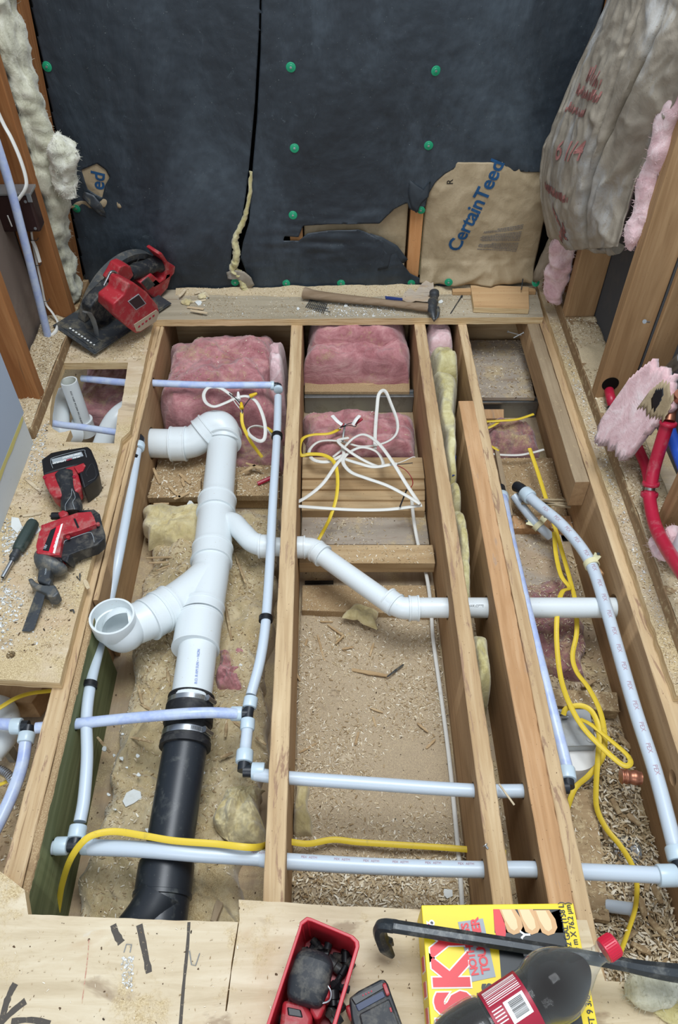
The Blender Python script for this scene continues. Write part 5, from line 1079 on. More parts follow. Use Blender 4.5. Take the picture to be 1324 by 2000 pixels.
# far left bundle
cable([(452, 772, -.035), (430, 758, -.03), (408, 757, -.028), (398, 770, -.028), (402, 786, -.03), (418, 794, -.03), (440, 787, -.03), (462, 777, -.03), (482, 774, -.03), (500, 784, -.035), (512, 808, -.045), (518, 835, -.055), (516, 857, -.065), (505, 861, -.07), (488, 850, -.08), (485, 838, -.085), (500, 832, -.09), (520, 838, -.10), (537, 858, -.12)], 'white cable looped over the big pink batt')
cable([(472, 806, -.04), (474, 830, -.06), (488, 860, -.10), (502, 880, -.14), (512, 893, -.158)], 'yellow cable dropping from the yellow wire nuts to the strand board', 'ywire', .0048)
cable([(508, 834, -.10), (522, 836, -.10), (537, 848, -.10)], 'short yellow cable behind the vertical pipe at the second joist', 'ywire', .0045)
WK = thing('wire_joint', P(480, 785, -.04), 'bundle of wire ends with yellow wire nuts on the big pink batt', 'wires')
wnut(WK, P(472, 798, -.025), P(471, 786, -.018), 'ywn'); wnut(WK, P(488, 774, -.022), P(502, 768, -.015), 'ywn'); wnut(WK, P(466, 781, -.03), P(465, 766, -.025), 'white')
for l, mt in (([(473, 808, -.04), (476, 795, -.03), (492, 773, -.025)], 'bwire'), ([(473, 808, -.04), (468, 790, -.03), (452, 772, -.03)], 'wire'), ([(474, 806, -.04), (466, 785, -.028), (448, 768, -.03)], 'bwire'), ([(470, 800, -.03), (460, 788, -.03), (450, 772, -.032)], 'wire')): run('wire', V3(l), .0014, mt, '', parent=WK, seg=6)
# yellow cables
cable([(108, 1800, -.20), (114, 1770, -.17), (122, 1725, -.11), (137, 1680, -.050), (160, 1646, -.020), (185, 1630, -.016), (225, 1624, -.020), (280, 1632, -.020), (340, 1642, -.020), (420, 1648, -.022), (500, 1655, -.030), (545, 1642, -.16), (600, 1648, -.19), (650, 1640, -.20), (700, 1645, -.20), (780, 1650, -.20), (888, 1657, -.20), (988, 1666, -.20)], 'long yellow cable arching over the low black tee and crossing to the right', 'ywire', .0062, .45)
YC = [([(1034, 876, -.12), (1050, 922, -.13), (1068, 980, -.13), (1088, 1045, -.15), (1104, 1100, -.15), (1115, 1140, -.14), (1124, 1180, -.125), (1126, 1235, -.14), (1118, 1280, -.15), (1126, 1312, -.15), (1150, 1345, -.14), (1172, 1390, -.13), (1181, 1440, -.125), (1176, 1480, -.14), (1150, 1514, -.16), (1124, 1538, -.18), (1110, 1572, -.18), (1100, 1610, -.17)], 'yellow cable running the right bay and passing in front of the light box'),
      ([(1082, 1040, -.14), (1086, 1085, -.14), (1096, 1125, -.13), (1112, 1148, -.125), (1098, 1156, -.10), (1089, 1190, -.085), (1087, 1250, -.10), (1094, 1318, -.11), (1110, 1370, -.10), (1138, 1420, -.095), (1180, 1464, -.09), (1216, 1494, -.085), (1231, 1491, -.085), (1224, 1474, -.09), (1190, 1444, -.10), (1155, 1416, -.11), (1134, 1405, -.12)], 'yellow cable making the wide teardrop loop over the light box'),
      ([(1100, 1396, -.12), (1106, 1384, -.11), (1130, 1378, -.10), (1152, 1386, -.10), (1166, 1410, -.10), (1170, 1440, -.11), (1167, 1490, -.13), (1164, 1540, -.16), (1166, 1580, -.18), (1184, 1618, -.19), (1210, 1650, -.19), (1232, 1685, -.18), (1243, 1720, -.17), (1241, 1770, -.15), (1226, 1820, -.12), (1210, 1865, -.10)], 'yellow cable leaving the light box clamp and running towards the camera'),
      ([(940, 824, -.13), (975, 822, -.12), (1010, 819, -.12), (1042, 809, -.12)], 'yellow cable in front of the steel duct in the right bay'),
      ([(940, 840, -.14), (958, 834, -.13), (975, 824, -.125)], 'short yellow cable end left of the dusty pink wool'),
      ([(946, 866, -.15), (960, 872, -.14), (974, 881, -.14)], 'short yellow cable below the dusty pink wool')]
for i, (l, lb) in enumerate(YC): cable(l, lb, 'ywire', .0058 if i < 3 else .0045, .5)
cable([(938, 880, -.15), (965, 887, -.15), (1010, 889, -.15), (1040, 884, -.15), (1062, 878, -.15)], 'white cable below the dusty pink wool in the right bay', r=.0040)
cable([(-40, 1405, -.08), (0, 1382, -.08), (30, 1364, -.08), (60, 1354, -.09), (100, 1349, -.10)], 'yellow cable in the shadow at the left edge', 'ywire')
cable([(-20, 1540, -.17), (10, 1528, -.16), (30, 1516, -.16)], 'second yellow cable low at the left edge', 'ywire', .004)
YB = 1.985
cable(None, 'white cable entering the top of the brown electrical box', pts=[PY(a, b, YB-.01*k) for k, (a, b) in enumerate([(-120, -40), (-60, 90), (0, 228), (22, 270), (40, 312), (51, 350), (49, 370), (34, 392)])], r=.0058)
cable(None, 'white cable stapled down the stud below the brown box', pts=[PY(61, 452, 1.992), PY(66, 485, 1.992), PY(73, 520, 1.992), PY(82, 560, 1.992), PY(89, 592, 1.990), PY(103, 612, 1.975), PY(113, 630, 1.96), P(110, 645, ZP+.012), P(100, 657, ZP+.004)], r=.0056)
cable(None, 'cut white cable end beside the stapled cable', pts=[PY(63, 470, 1.984), PY(70, 485, 1.980), PY(78, 512, 1.975)], r=.0052)
bx = thing('electrical_box', PY(38, 452, 1.95), 'brown electrical box on the left wall stud behind the blue printed pipe', 'box')
c0 = PY(36, 412, 1.955)
bm = bmesh.new(); box(bm, (c0.x-.055, 1.945, c0.z-.055), (c0.x+.046, 1.994, c0.z+.046)); fin('body', bm, 'bakelite', bx, smooth=False, bevel=.006)
bm = bmesh.new(); box(bm, (c0.x-.055, 1.943, c0.z+.0465), (c0.x+.050, 1.996, c0.z+.053)); box(bm, (c0.x+.038, 1.940, c0.z+.030), (c0.x+.050, 1.944, c0.z+.053)); fin('metal_lip', bm, 'galv', bx, 'grey metal lip', smooth=False, bevel=.001)
for dx, dz in ((.030, .030), (.034, -.044)):
    bm = bmesh.new(); lathe(bm, (c0.x+dx, 1.9455, c0.z+dz), (0, -1, 0), [(0, .004), (.0015, .004), (.002, .0001)], 12); fin('screw', bm, 'galv', bx)
bm = bmesh.new(); tube(bm, [Vector((c0.x-.026, 1.94, c0.z-.005)), Vector((c0.x-.024, 1.94, c0.z-.035))], .0018, 8); fin('wire_tail', bm, 'wire', bx)
for a, b, w in ((66, 469, 1), (72, 518, 2), (89, 588, 3)):
    p = PY(a, b, 1.985); bm = bmesh.new(); tube(bm, [p+Vector((-.010, .012, 0)), p+Vector((-.009, -.002, 0)), p+Vector((.009, -.002, 0)), p+Vector((.010, .012, 0))], .0011, 6); fin('cable_staple', bm, 'darkmetal', None, ['upper', 'middle', 'lower'][w-1]+' metal staple on the white cable down the left stud', 'staple')
# light box in the right bay
LB = thing('light_fixture', P(1120, 1440, ZF), 'white recessed light housing with a grey metal box on top', 'light')
cb = P(1118, 1452, -.17); bm = bmesh.new(); lathe(bm, Vector((cb.x, cb.y, ZF+.001)), (0, 0, 1), [(0, .070), (.004, .072), (.04, .066), (.062, .060), (.063, .0001)], 48); fin('housing', bm, 'white', LB)
q = [P(a, b, -.145) for a, b in [(1084, 1458), (1166, 1456), (1152, 1384), (1080, 1384)]]; bm = bmesh.new(); hexa(bm, [(p.x, p.y, -.171) for p in q], [(p.x, p.y, -.145) for p in q]); fin('junction_box', bm, 'galv', LB, 'grey metal box', smooth=False, bevel=.002)
p = P(1112, 1440, -.1448)
bm = bmesh.new(); p = P(1152, 1443, -.1448); lathe(bm, p, (0, 0, 1), [(0, .008), (.0012, .008), (.0014, .0001)], 20); fin('knockout', bm, 'galv', LB)
for a, b in ((1093, 1392), (1104, 1400)):
    p = P(a, b, -.138); bm = bmesh.new(); tube(bm, [p-Vector((.006, 0, 0)), p+Vector((.006, 0, 0))], .004, 8); tube(bm, [p, p+Vector((0, 0, .009))], .0025, 8); fin('cable_clamp', bm, 'steel', LB)
bm = bmesh.new(); p = P(1118, 1476, -.17); p.z = -.178; lathe(bm, P(1118, 1488, -.19), Vector((0, -.9, .5)), [(0, .005), (.0006, .005), (.0008, .0001)], 14); fin('vent_slot', bm, 'blackclean', LB)
# round tin lid and plastic tube bits
tn = thing('tin_lid', P(1222, 1662, ZF), 'round shiny metal lid half filled with sawdust, crossed by yellow cable', 'lid')
bm = bmesh.new(); lathe(bm, P(1222, 1664, ZF+.003), (0, 0, 1), [(0, .026), (.002, .028), (.012, .029), (.014, .0275), (.004, .0255), (.0035, .0001)], 40); fin('dish', bm, 'steel', tn)
bm = bmesh.new(); c_ = P(1222, 1664, ZF+.008); tube(bm, [c_+Vector((math.cos(a)*.012, math.sin(a)*.012, 0)) for a in [k*.5 for k in range(11)]], .0012, 6); fin('wire_ring', bm, 'darkmetal', tn)
bm = bmesh.new(); a = P(1238, 1776, -.19); b = a+Vector((-.045, .012, -.018)); hollow_tube(bm, [b, a], .0118, .0085, 24); fin('pipe_offcut', bm, 'pex', None, 'short cloudy pipe offcut under the yellow cable, lower right', 'pipe')
bm = bmesh.new(); a = P(573, 1272, ZF+.012); hollow_tube(bm, [a-Vector((0, .004, .008)), a], .0055, .003, 18); fin('plastic_grommet', bm, 'pex', None, 'tiny clear plastic ring on the sawdust by the second joist', 'ring')
# ================================================================ tools
def zslab(name, px, zt, zb, mat, parent, label=None, bevel=.004, seg=3, taper=0):
    pts = [P(a, b, zt) for a, b in px]; c = sum(pts, Vector())/len(pts); bm = bmesh.new()
    bm2 = [(p.x, p.y) for p in pts]; prism(bm, bm2, zt, zb)
    if taper:
        for v in bm.verts:
            if abs(v.co.z-zb) < 1e-6: v.co.x += (c.x-v.co.x)*taper; v.co.y += (c.y-v.co.y)*taper
    bmesh.ops.dissolve_limit(bm, angle_limit=.01, verts=bm.verts, edges=bm.edges)
    return fin(name, bm, mat, parent, label, bevel=bevel, bseg=seg, ang=50)
# ---- reciprocating saw
RS = thing('reciprocating_saw', P(130, 1020, ZD), 'red and black cordless reciprocating saw with battery, lying on the left plywood', 'power tool')
zslab('foot', [(83, 926), (126, 914), (140, 903), (148, 906), (160, 951), (153, 958), (120, 969), (106, 972), (96, 962), (86, 942)], .084, .040, 'red', RS, 'red battery foot', .008, 3, .12)
BT = zslab('battery', [(80, 897), (98, 884), (125, 878), (171, 871), (178, 877), (189, 903), (194, 924), (187, 935), (162, 954), (150, 908), (128, 914), (84, 927)], .086, ZD+.001, 'blackclean', RS, 'black battery pack', .005, 3, .10)
zslab('release_button', [(144, 911), (163, 904), (167, 909), (162, 919), (152, 923)], .089, .084, 'red', BT, 'red release button', .001)
def ztext(txt, px, px2, size, mat, parent, z, name='lettering', label=None, bold=.0003, sp=1.0, sx=1.0):
    a, b = P(px[0], px[1], z), P(px2[0], px2[1], z); d = b-a; bm = textmesh(txt, size, a, d, Vector((-d.y, d.x, 0)), .0002, bold, spacing=sp, sx=sx); return fin(name, bm, mat, parent, label or 'lettering', smooth=False)
zslab('label_band', [(100, 897), (159, 882), (163, 890), (104, 906)], .0875, .085, 'carton_grey', BT, 'grey-blue label band', .0005)
ztext('HIGH OUTPUT', (157, 885), (115, 895), .0065, 'carton_white', BT, .088); ztext('LITHIUM', (128, 898), (98, 905), .0075, 'carton_white', BT, .088, sp=1.1); ztext('RED', (140, 895), (129, 898), .0072, 'label_red', BT, .088); ztext('XC 8.0', (156, 891), (144, 894), .0055, 'carton_white', BT, .088)
bm = bmesh.new(); tube(bm, smoothpath(V3([(103, 914, .0865), (99, 900, .0865), (106, 893, .0865), (160, 879, .0865), (166, 884, .0865), (169, 893, .0865)]), 4), .0006, 5); fin('trim_line', bm, 'carton_grey', BT)
bm = bmesh.new(); tube(bm, smoothpath(V3([(171, 930, .0865), (168, 922, .0865), (180, 905, .0865), (188, 930, .0865), (172, 941, .0865)]), 3), .0006, 5); fin('trim_line', bm, 'darkmetal', BT)
hp = [(127, 930, .072), (131, 950, .072), (137, 972, .070), (140, 990, .068), (141, 1004, .064)]
bm = bmesh.new(); tube(bm, smoothpath(V3(hp), 6), [.0225+.002*math.cos(i*.35) for i in range(25)], 24, .95); fin('handle', bm, 'black', RS, 'black rubber handle')
bm = bmesh.new(); tube(bm, smoothpath(V3([(128, 997, .093), (128, 985, .0945), (139, 968, .095), (140, 954, .095), (147, 971, .095), (142, 980, .095), (146, 995, .092)]), 3), .0005, 5); fin('grip_line', bm, 'carton_grey', RS)
for a, b in ((87, 932), (145, 931), (84, 1028), (75, 1078), (111, 1080), (133, 1049), (191, 1023)):
    p = P(a, b, .0852); bm = bmesh.new(); lathe(bm, p, (0, 0, 1), [(-.004, .0045), (.0012, .0042), (.0012, .003), (0, .0028), (0, .0001)], 14); fin('screw_boss', bm, 'red' if a in (133, 191) else 'label_red', RS)
zslab('trigger', [(112, 1001), (122, 995), (133, 999), (131, 1007), (118, 1011)], .085, .05, 'red', RS, 'red trigger', .004)
bm = bmesh.new(); a = P(110, 1008, .066); tube(bm, [a-Vector((.010, 0, 0)), a+Vector((.012, 0, 0))], .009, 16); fin('lock_button', bm, 'blackclean', RS)
RB = zslab('motor_housing', [(84, 1024), (118, 1012), (150, 1001), (178, 999), (184, 1010), (188, 1023), (152, 1037), (124, 1044), (120, 1060), (116, 1084), (98, 1084), (73, 1081), (70, 1066), (76, 1040)], .088, .038, 'red', RS, 'red motor housing', .009, 4, .10)
zslab('rear_grip', [(150, 996), (184, 994), (195, 1003), (199, 1020), (206, 1044), (204, 1052), (190, 1064), (160, 1074), (136, 1083), (131, 1098), (120, 1094), (116, 1078), (122, 1046), (152, 1036), (186, 1023), (179, 1002)], .074, .034, 'black', RS, 'black rubber rear grip', .012, 4, .16)
bm = bmesh.new(); tube(bm, smoothpath(V3([(116, 1078, .0748), (125, 1060, .0752), (130, 1055, .0752), (172, 1040, .0752), (181, 1046, .0748), (184, 1059, .0745)]), 4), .0007, 5); fin('grip_line', bm, 'carton_grey', RS)
zslab('vent_slot', [(143, 1013), (147, 1012), (155, 1030), (151, 1032)], .0886, .087, 'blackclean', RS, None, .0003)
ST = zslab('name_sticker', [(82, 1076), (100, 1034), (123, 1022), (124, 1024), (106, 1081)], .0890, .087, 'pink_sticker', RS, 'red sticker with black and white bands', .0002, 1)
zslab('black_band', [(83, 1075), (99, 1035), (110, 1029), (95, 1077)], .0894, .0885, 'blackclean', ST, None, .0001, 1); zslab('white_band', [(103, 1080), (119, 1024), (123, 1022), (107, 1081)], .0894, .0885, 'carton_white', ST, None, .0001, 1)
ztext('HACKZALL', (113, 1042), (104, 1072), .008, 'carton_white', ST, .0896, sp=1.0); ztext('18V', (89, 1073), (94, 1062), .008, 'carton_grey', ST, .0896)
zslab('gear_collar', [(68, 1081), (92, 1084), (118, 1086), (122, 1096), (108, 1096), (80, 1092)], .078, .038, 'blackclean', RS, None, .006)
bm = bmesh.new(); cN = P(93, 1104, .058); bmesh.ops.create_uvsphere(bm, u_segments=28, v_segments=16, radius=1); 
for v in bm.verts: v.co = Vector((v.co.x*.045, v.co.y*.020+.012*v.co.x*v.co.x, v.co.z*.030))
bmesh.ops.rotate(bm, verts=bm.verts, cent=(0, 0, 0), matrix=Matrix.Rotation(-.55, 3, 'Z')); bmesh.ops.translate(bm, verts=bm.verts, vec=cN); fin('front_guard', bm, 'grey_dirty', RS, 'dusty grey front guard')
zslab('blade_clamp', [(77, 1100), (101, 1103), (97, 1128), (101, 1132), (96, 1142), (72, 1133)], .072, .045, 'darkmetal', RS, None, .003)
zslab('shoe', [(54, 1130), (62, 1128), (70, 1137), (88, 1143), (108, 1143), (115, 1157), (106, 1166), (92, 1165), (90, 1158), (70, 1150), (58, 1140)], .066, .036, 'grey_dirty', RS, 'worn metal shoe', .003)
ztext('HACKZALL', (89, 1107), (87, 1126), .0045, 'carton_grey', RS, .0725, bold=.0001)
bm = bmesh.new(); q = [P(a, b, z) for a, b, z in ((71, 1155, .056), (88, 1163, .056), (84, 1180, .050), (67, 1229, .032), (58, 1234, .030), (43, 1233, .030), (52, 1208, .037), (62, 1180, .048))]
vt = [bm.verts.new(p+Vector((0, 0, .0012))) for p in q]; vb = [bm.verts.new(p) for p in q]; bm.faces.new(vt); bm.faces.new(vb[::-1])
for i in range(8): quadface(bm, [vt[i], vb[i], vb[(i+1) % 8], vt[(i+1) % 8]])
fin('saw_blade', bm, 'darkmetal', RS, 'dark steel blade', smooth=False)
# ---- screwdriver
SW = thing('nut_driver', P(40, 1065, ZD), 'dark green handled nut driver beside the reciprocating saw', 'screwdriver')
a0 = P(67, 1017, .044); a1 = P(34, 1076, .040); a2 = P(23, 1096, .038); a3 = P(5, 1128, .036); dd = (a1-a0).normalized(); LL = (a1-a0).length
bm = bmesh.new(); lathe(bm, a0, dd, [(0, .006), (.002, .0125), (.008, .0155), (LL*.6, .0165), (LL*.85, .0160), (LL, .0135)], 6); fin('handle', bm, 'greenh', SW, bevel=.003, ang=50)
bm = bmesh.new(); lathe(bm, a1, dd, [(0, .0095), (.010, .0095), (.011, .0105), (.020, .0105), (.022, .008), ((a2-a1).length, .0065)], 20); fin('ferrule', bm, 'darkmetal', SW)
bm = bmesh.new(); hollow_tube(bm, [a2, a3], .0052, .0036, 16); fin('shaft', bm, 'steel', SW)
# ---- circular saw
B_ = P(185, 692, .040); A_ = P(124, 622, .078); C_ = P(335, 592, .034); ex = (C_-B_); Lx = ex.length; ex.normalize(); ey = (A_-B_); ey = ey-ex*ey.dot(ex); Ly = ey.length; ey.normalize(); ez = ex.cross(ey)
CS = thing('circular_saw', B_-Vector((0, 0, .01)), 'red cordless circular saw with a round guard, in the left corner', 'power tool')
def LP_(x, y, z): return B_+ex*x+ey*y+ez*z
def LS(px, py, yl):
    d = ray(px, py); o = Vector((0, 0, CAM_H)); t = (B_+ey*yl-o).dot(ey)/d.dot(ey); return o+d*t
def yslab(name, px, y0, y1, mat, parent=None, label=None, bevel=.006, seg=3, taper=0):
    pts = [LS(a, b, y0) for a, b in px]; c = sum(pts, Vector())/len(pts); bm = bmesh.new(); n = len(pts)
    va = [bm.verts.new(p) for p in pts]; vb = [bm.verts.new(p+ey*(y1-y0)+(c-p)*taper) for p in pts]; loc = [Vector(((p-B_).dot(ex), (p-B_).dot(ez), 0)) for p in pts]
    for i in range(n): quadface(bm, [va[i], vb[i], vb[(i+1) % n], va[(i+1) % n]])
    for t in tessellate_polygon([loc]): quadface(bm, [va[i] for i in t]); quadface(bm, [vb[i] for i in t][::-1])
    bmesh.ops.dissolve_limit(bm, angle_limit=.01, verts=bm.verts, edges=bm.edges)
    return fin(name, bm, mat, parent or CS, label, bevel=bevel, bseg=seg, ang=50)
bm = bmesh.new(); hexa(bm, [LP_(0, 0, -.004), LP_(Lx, 0, -.004), LP_(Lx, Ly, -.004), LP_(0, Ly, -.004)], [LP_(0, 0, 0), LP_(Lx, 0, 0), LP_(Lx, Ly, 0), LP_(0, Ly, 0)])
SH = fin('shoe', bm, 'darkmetal', CS, 'dusty metal shoe plate', smooth=False, bevel=.001)
for x0, x1, y0, y1 in ((.004, Lx-.004, .003, .010), (.012, .018, .02, Ly-.02), (.05, .056, .02, Ly*.5), (.004, .05, .03, .036)):
    bm = bmesh.new(); hexa(bm, [LP_(x0, y0, 0), LP_(x1, y0, 0), LP_(x1, y1, 0), LP_(x0, y1, 0)], [LP_(x0, y0, .0025), LP_(x1, y0, .0025), LP_(x1, y1, .0025), LP_(x0, y1, .0025)]); fin('rib', bm, 'darkmetal', SH, smooth=False, bevel=.0006)
for k in range(9):
    y0 = Ly*(.16+.07*k); bm = bmesh.new(); hexa(bm, [LP_(.024, y0, 0), LP_(.029, y0, 0), LP_(.029, y0+.006, 0), LP_(.024, y0+.006, 0)], [LP_(.024, y0, .0008), LP_(.029, y0, .0008), LP_(.029, y0+.006, .0008), LP_(.024, y0+.006, .0008)]); fin('scale_mark', bm, 'chip', SH, smooth=False)
bm = bmesh.new(); gc = LS(240, 592, Ly*.74); rg = (gc-LS(240, 501, Ly*.74)).length
lathe(bm, gc, ey, [(-.004, rg*.60), (-.004, rg*.86), (-.012, rg*.90), (-.012, rg), (.016, rg), (.020, rg*.95), (.020, rg*.5)], 56)
q = [v for v in bm.verts if (v.co-B_).dot(ez) < .002]
bmesh.ops.bisect_plane(bm, geom=bm.verts[:]+bm.edges[:]+bm.faces[:], plane_co=LP_(0, 0, .002), plane_no=ez, clear_inner=True)
fin('blade_guard', bm, 'grey_dirty', CS, 'dusty black round blade guard', ang=40)
for k in range(4):
    a = 1.2+.42*k; dv = ex*math.cos(a)+ez*math.sin(a); bm = bmesh.new(); tube(bm, [gc+dv*rg*.62-ey*.006, gc+dv*rg*.9-ey*.012], .003, 6); fin('guard_rib', bm, 'black', CS)
bm = bmesh.new(); lathe(bm, gc-ey*.003, ey, [(0, .010), (0, rg*.80), (.0016, rg*.80), (.0016, .010)], 48); bmesh.ops.bisect_plane(bm, geom=bm.verts[:]+bm.edges[:]+bm.faces[:], plane_co=LP_(0, 0, .003), plane_no=ez, clear_inner=True); fin('lower_guard', bm, 'darkmetal', CS)
m0 = -Ly*.30
yslab('gear_case', [(176, 601), (190, 583), (205, 569), (217, 556), (240, 574), (238, 590), (228, 604), (221, 616), (207, 629), (187, 626), (177, 613)], Ly*.34, Ly*.56, 'black', None, 'black gear case', .012, 4)
yslab('upper_housing', [(219, 551), (228, 536), (235, 522), (246, 517), (256, 521), (262, 538), (252, 551), (243, 562), (236, 566), (228, 560)], Ly*.36, Ly*.60, 'red', None, 'red upper housing', .009, 4)
MH = yslab('motor_housing', [(222, 594), (242, 577), (250, 553), (262, 552), (288, 571), (309, 597), (312, 611), (306, 629), (275, 650), (266, 652), (252, 642), (221, 612)], m0, Ly*.10, 'red', None, 'red motor housing', .007, 4, .08)
yslab('name_plate', [(250, 589), (271, 574), (286, 593), (266, 606)], m0-.0014, m0+.002, 'carton_grey', MH, 'grey data plate', .0003, 1); yslab('name_plate', [(252, 589), (271, 576), (284, 593), (266, 604)], m0-.0018, m0, 'blackclean', MH, None, .0002, 1)
yslab('vent_band', [(262, 634), (306, 605), (311, 611), (305, 628), (275, 647), (267, 648)], m0-.0015, m0+.003, 'dripglue', MH, 'dusty vent band', .001, 2)
for k in range(5): x = 270+k*7; y = 641-k*5.2; yslab('vent_slot', [(x, y), (x+4, y-2.5), (x+4, y-6), (x, y-3.5)], m0-.0022, m0, 'label_red', MH, None, .0003, 1)
yslab('battery_mount', [(274, 554), (297, 535), (314, 550), (321, 545), (326, 529), (323, 513), (309, 497), (316, 493), (331, 516), (344, 521), (342, 533), (336, 539), (329, 563), (308, 586), (302, 584), (288, 572)], Ly*.32, Ly*.64, 'red', None, 'red battery mount and rear frame', .006, 3)
yslab('rating_label', [(277, 552), (290, 541), (303, 556), (289, 567)], Ly*.32-.0012, Ly*.33, 'darkmetal', None, 'dark rating label', .0002, 1)
bm = bmesh.new(); tube(bm, [LS(252, 535, Ly*.5), LS(268, 528, Ly*.5), LS(288, 522, Ly*.5), LS(305, 514, Ly*.5), LS(316, 520, Ly*.5), LS(320, 535, Ly*.5), LS(312, 545, Ly*.48)], [.020, .024, .023, .024, .022, .016, .010], 20); fin('handle', bm, 'black', CS, 'black grip')
bm = bmesh.new(); tube(bm, smoothpath([LS(a, b, Ly*.28) for a, b in [(203, 557), (210, 543), (216, 532), (224, 531), (234, 543), (243, 556), (242, 568), (236, 573)]], 5), .0038, 10); fin('bail_handle', bm, 'steel', CS, 'bent steel handle')
bm = bmesh.new(); tube(bm, [LS(x, y, Ly*.3) for x, y in [(166, 609), (174, 611), (181, 622), (187, 640), (190, 660)]], [.009, .010, .009, .008, .007], 10, .3); fin('bevel_bracket', bm, 'galv', CS, 'steel bevel bracket')
bm = bmesh.new(); tube(bm, smoothpath([LS(a, b, Ly*.76) for a, b in [(170, 606), (180, 592), (193, 578), (205, 568)]], 5), .0035, 8); fin('guard_edge', bm, 'dripglue', CS)
# ---- hammer
HM = thing('hammer', P(700, 590, ZD), 'old claw hammer with a worn wooden handle on the plywood ledge', 'hammer')
hp = [P(594, 572, ZD+.020), P(620, 577, ZD+.020), P(680, 584, ZD+.020), P(740, 590, ZD+.020), P(800, 597, ZD+.020), P(838, 601, ZD+.021)]
bm = bmesh.new(); sp = smoothpath(hp, 6); n = len(sp); tube(bm, sp, [.0190-.0065*min(1, (i/n)*1.5)+.003*math.exp(-((i/n)/.08)**2)+(.0025 if i > n-6 else 0) for i in range(n)], 18, .80); fin('handle', bm, 'ham_wood', HM, 'grey-brown wooden handle')
fin('handle_print', textmesh('VAUGHAN', .0075, P(752, 587, ZD+.0345), P(805, 593, ZD+.033)-P(752, 587, ZD+.0345), Vector((0, 1, .1)), .0003, .0006), 'bluedye', HM, 'blue stamped letters', smooth=False) if False else zslab('handle_label', [(752, 578), (786, 582), (786, 585), (753, 582)], ZD+.0352, ZD+.030, 'bluedye', HM, 'small dark blue label', .0003, 1)
bm = bmesh.new(); sp = smoothpath([P(848, 571, ZD+.030), P(848, 580, ZD+.028), P(845, 592, ZD+.024), P(843, 601, ZD+.022), P(845, 613, ZD+.020), P(848, 625, ZD+.012)], 6); n = len(sp)
tube(bm, sp, [(.0155 if i < 5 else .0125 if i < 10 else .0165 if i < 20 else .014-.010*(i-20)/(n-20)) for i in range(n)], 16, .9); fin('head', bm, 'darkmetal', HM, 'dark steel head with claw')
bm = bmesh.new(); sp = smoothpath([P(853, 600, ZD+.020), P(856, 608, ZD+.018), P(854, 618, ZD+.012), P(847, 628, ZD+.004)], 5); tube(bm, sp, [.008-.0065*i/len(sp) for i in range(len(sp))], 10, .5); fin('claw', bm, 'darkmetal', HM)
# ---- crowbar
CB = thing('crowbar', P(1000, 1845, .10), 'black crowbar lying across the yellow carton', 'crowbar')
bm = bmesh.new(); sp = smoothpath([P(767, 1868, .050), P(752, 1848, .068), P(742, 1822, .0945), (P(746, 1808, .112)), P(768, 1809, .121), P(800, 1814, .1222), P(1030, 1850, .1222), P(1180, 1876, .1222), P(1250, 1890, .119), P(1300, 1898, .116), P(1360, 1905, .112)], 7); n = len(sp)
rr = []
for i in range(n):
    t_ = i/n; rr.append(.0045+.0075*min(1, t_/.10) if t_ < .12 else .0115 if t_ < .75 else .0115+.006*(t_-.75)/.25)
tube(bm, sp, rr, 8, .85); fin('shaft', bm, 'bar', CB, smooth=False, bevel=.001)
bm = bmesh.new(); tube(bm, [P(752, 1834, .080), P(764, 1838, .075), P(768, 1846, .066)], [.006, .005, .002], 8, .6); fin('claw_tine', bm, 'bar', CB, smooth=False)
# ---- yellow carton
zt = .108; cx0, cy0 = P(823, 1768, zt).x, P(823, 1768, zt).y; cxr = P(1122, 1777, zt).x; cy1 = .03
CT = thing('trash_bag_carton', ((cx0+cxr)/2, .2, ZD), 'yellow and black carton of trash bags with big red letters, at the lower right', 'carton')
bm = bmesh.new(); hexa(bm, [(cx0, cy1, ZD+.001), (cxr, cy1, ZD+.001), (cxr, cy0, ZD+.001), (cx0, cy0, ZD+.001)], [(cx0, cy1, zt), (cxr, cy1, zt), (cxr, cy0, zt), (cx0, cy0, zt)]); fin('box_body', bm, 'yellow', CT, smooth=False, bevel=.001)
def U(px, py): p = P(px, py, zt); return p
lay = [0]
def patch(px, mat, name, h=.0003, parent=None, label=None):
    pts = [U(a, b) for a, b in px]; pts = [(min(max(p.x, cx0+.0005), cxr-.0005), min(max(p.y, cy1+.001), cy0-.0005)) for p in pts]; bm = bmesh.new(); prism(bm, pts, zt+h, zt+h-.0004 if h > .0005 else zt-.0001); return fin(name, bm, mat, parent or CT, label, smooth=False)
def T(txt, x, y, size, mat, h, bold=0, sx=1.0, parent=None, sp=1.0, lean=0):     # text reading away from the camera, baseline on its right
    a = U(x, y); up_ = Vector((lean, 1, 0)); bm = textmesh(txt, size, a, up_, Vector((-1, 0, 0)), .0001, bold, sx=sx, spacing=sp); bmesh.ops.translate(bm, verts=bm.verts, vec=(0, 0, h)); return fin('lettering', bm, mat, parent or CT, 'printed lettering', smooth=False)
patch([(972, 1822), (1094, 1776), (1150, 2040), (985, 2040), (978, 1900)], 'carton_black', 'black_panel', .0004, label='black printed panel')
patch([(963, 1776), (1095, 1776), (1100, 1822), (966, 1822)], 'carton_black', 'black_panel', .0004)
patch([(1094, 1776), (1121, 1777), (1170, 2040), (1146, 2040)], 'yellow', 'yellow_band', .0008, label='yellow size band')
patch([(963, 1776), (975, 1776), (985, 1800), (988, 1822), (984, 1845), (972, 1845), (966, 1815)], 'carton_red', 'red_print', .0008)
SK = plain('skin_tone_print', 'd9ad7a', .5); SK2 = plain('light_skin_tone_print', 'ecd2a2', .5); M['sk'] = SK; M['sk2'] = SK2
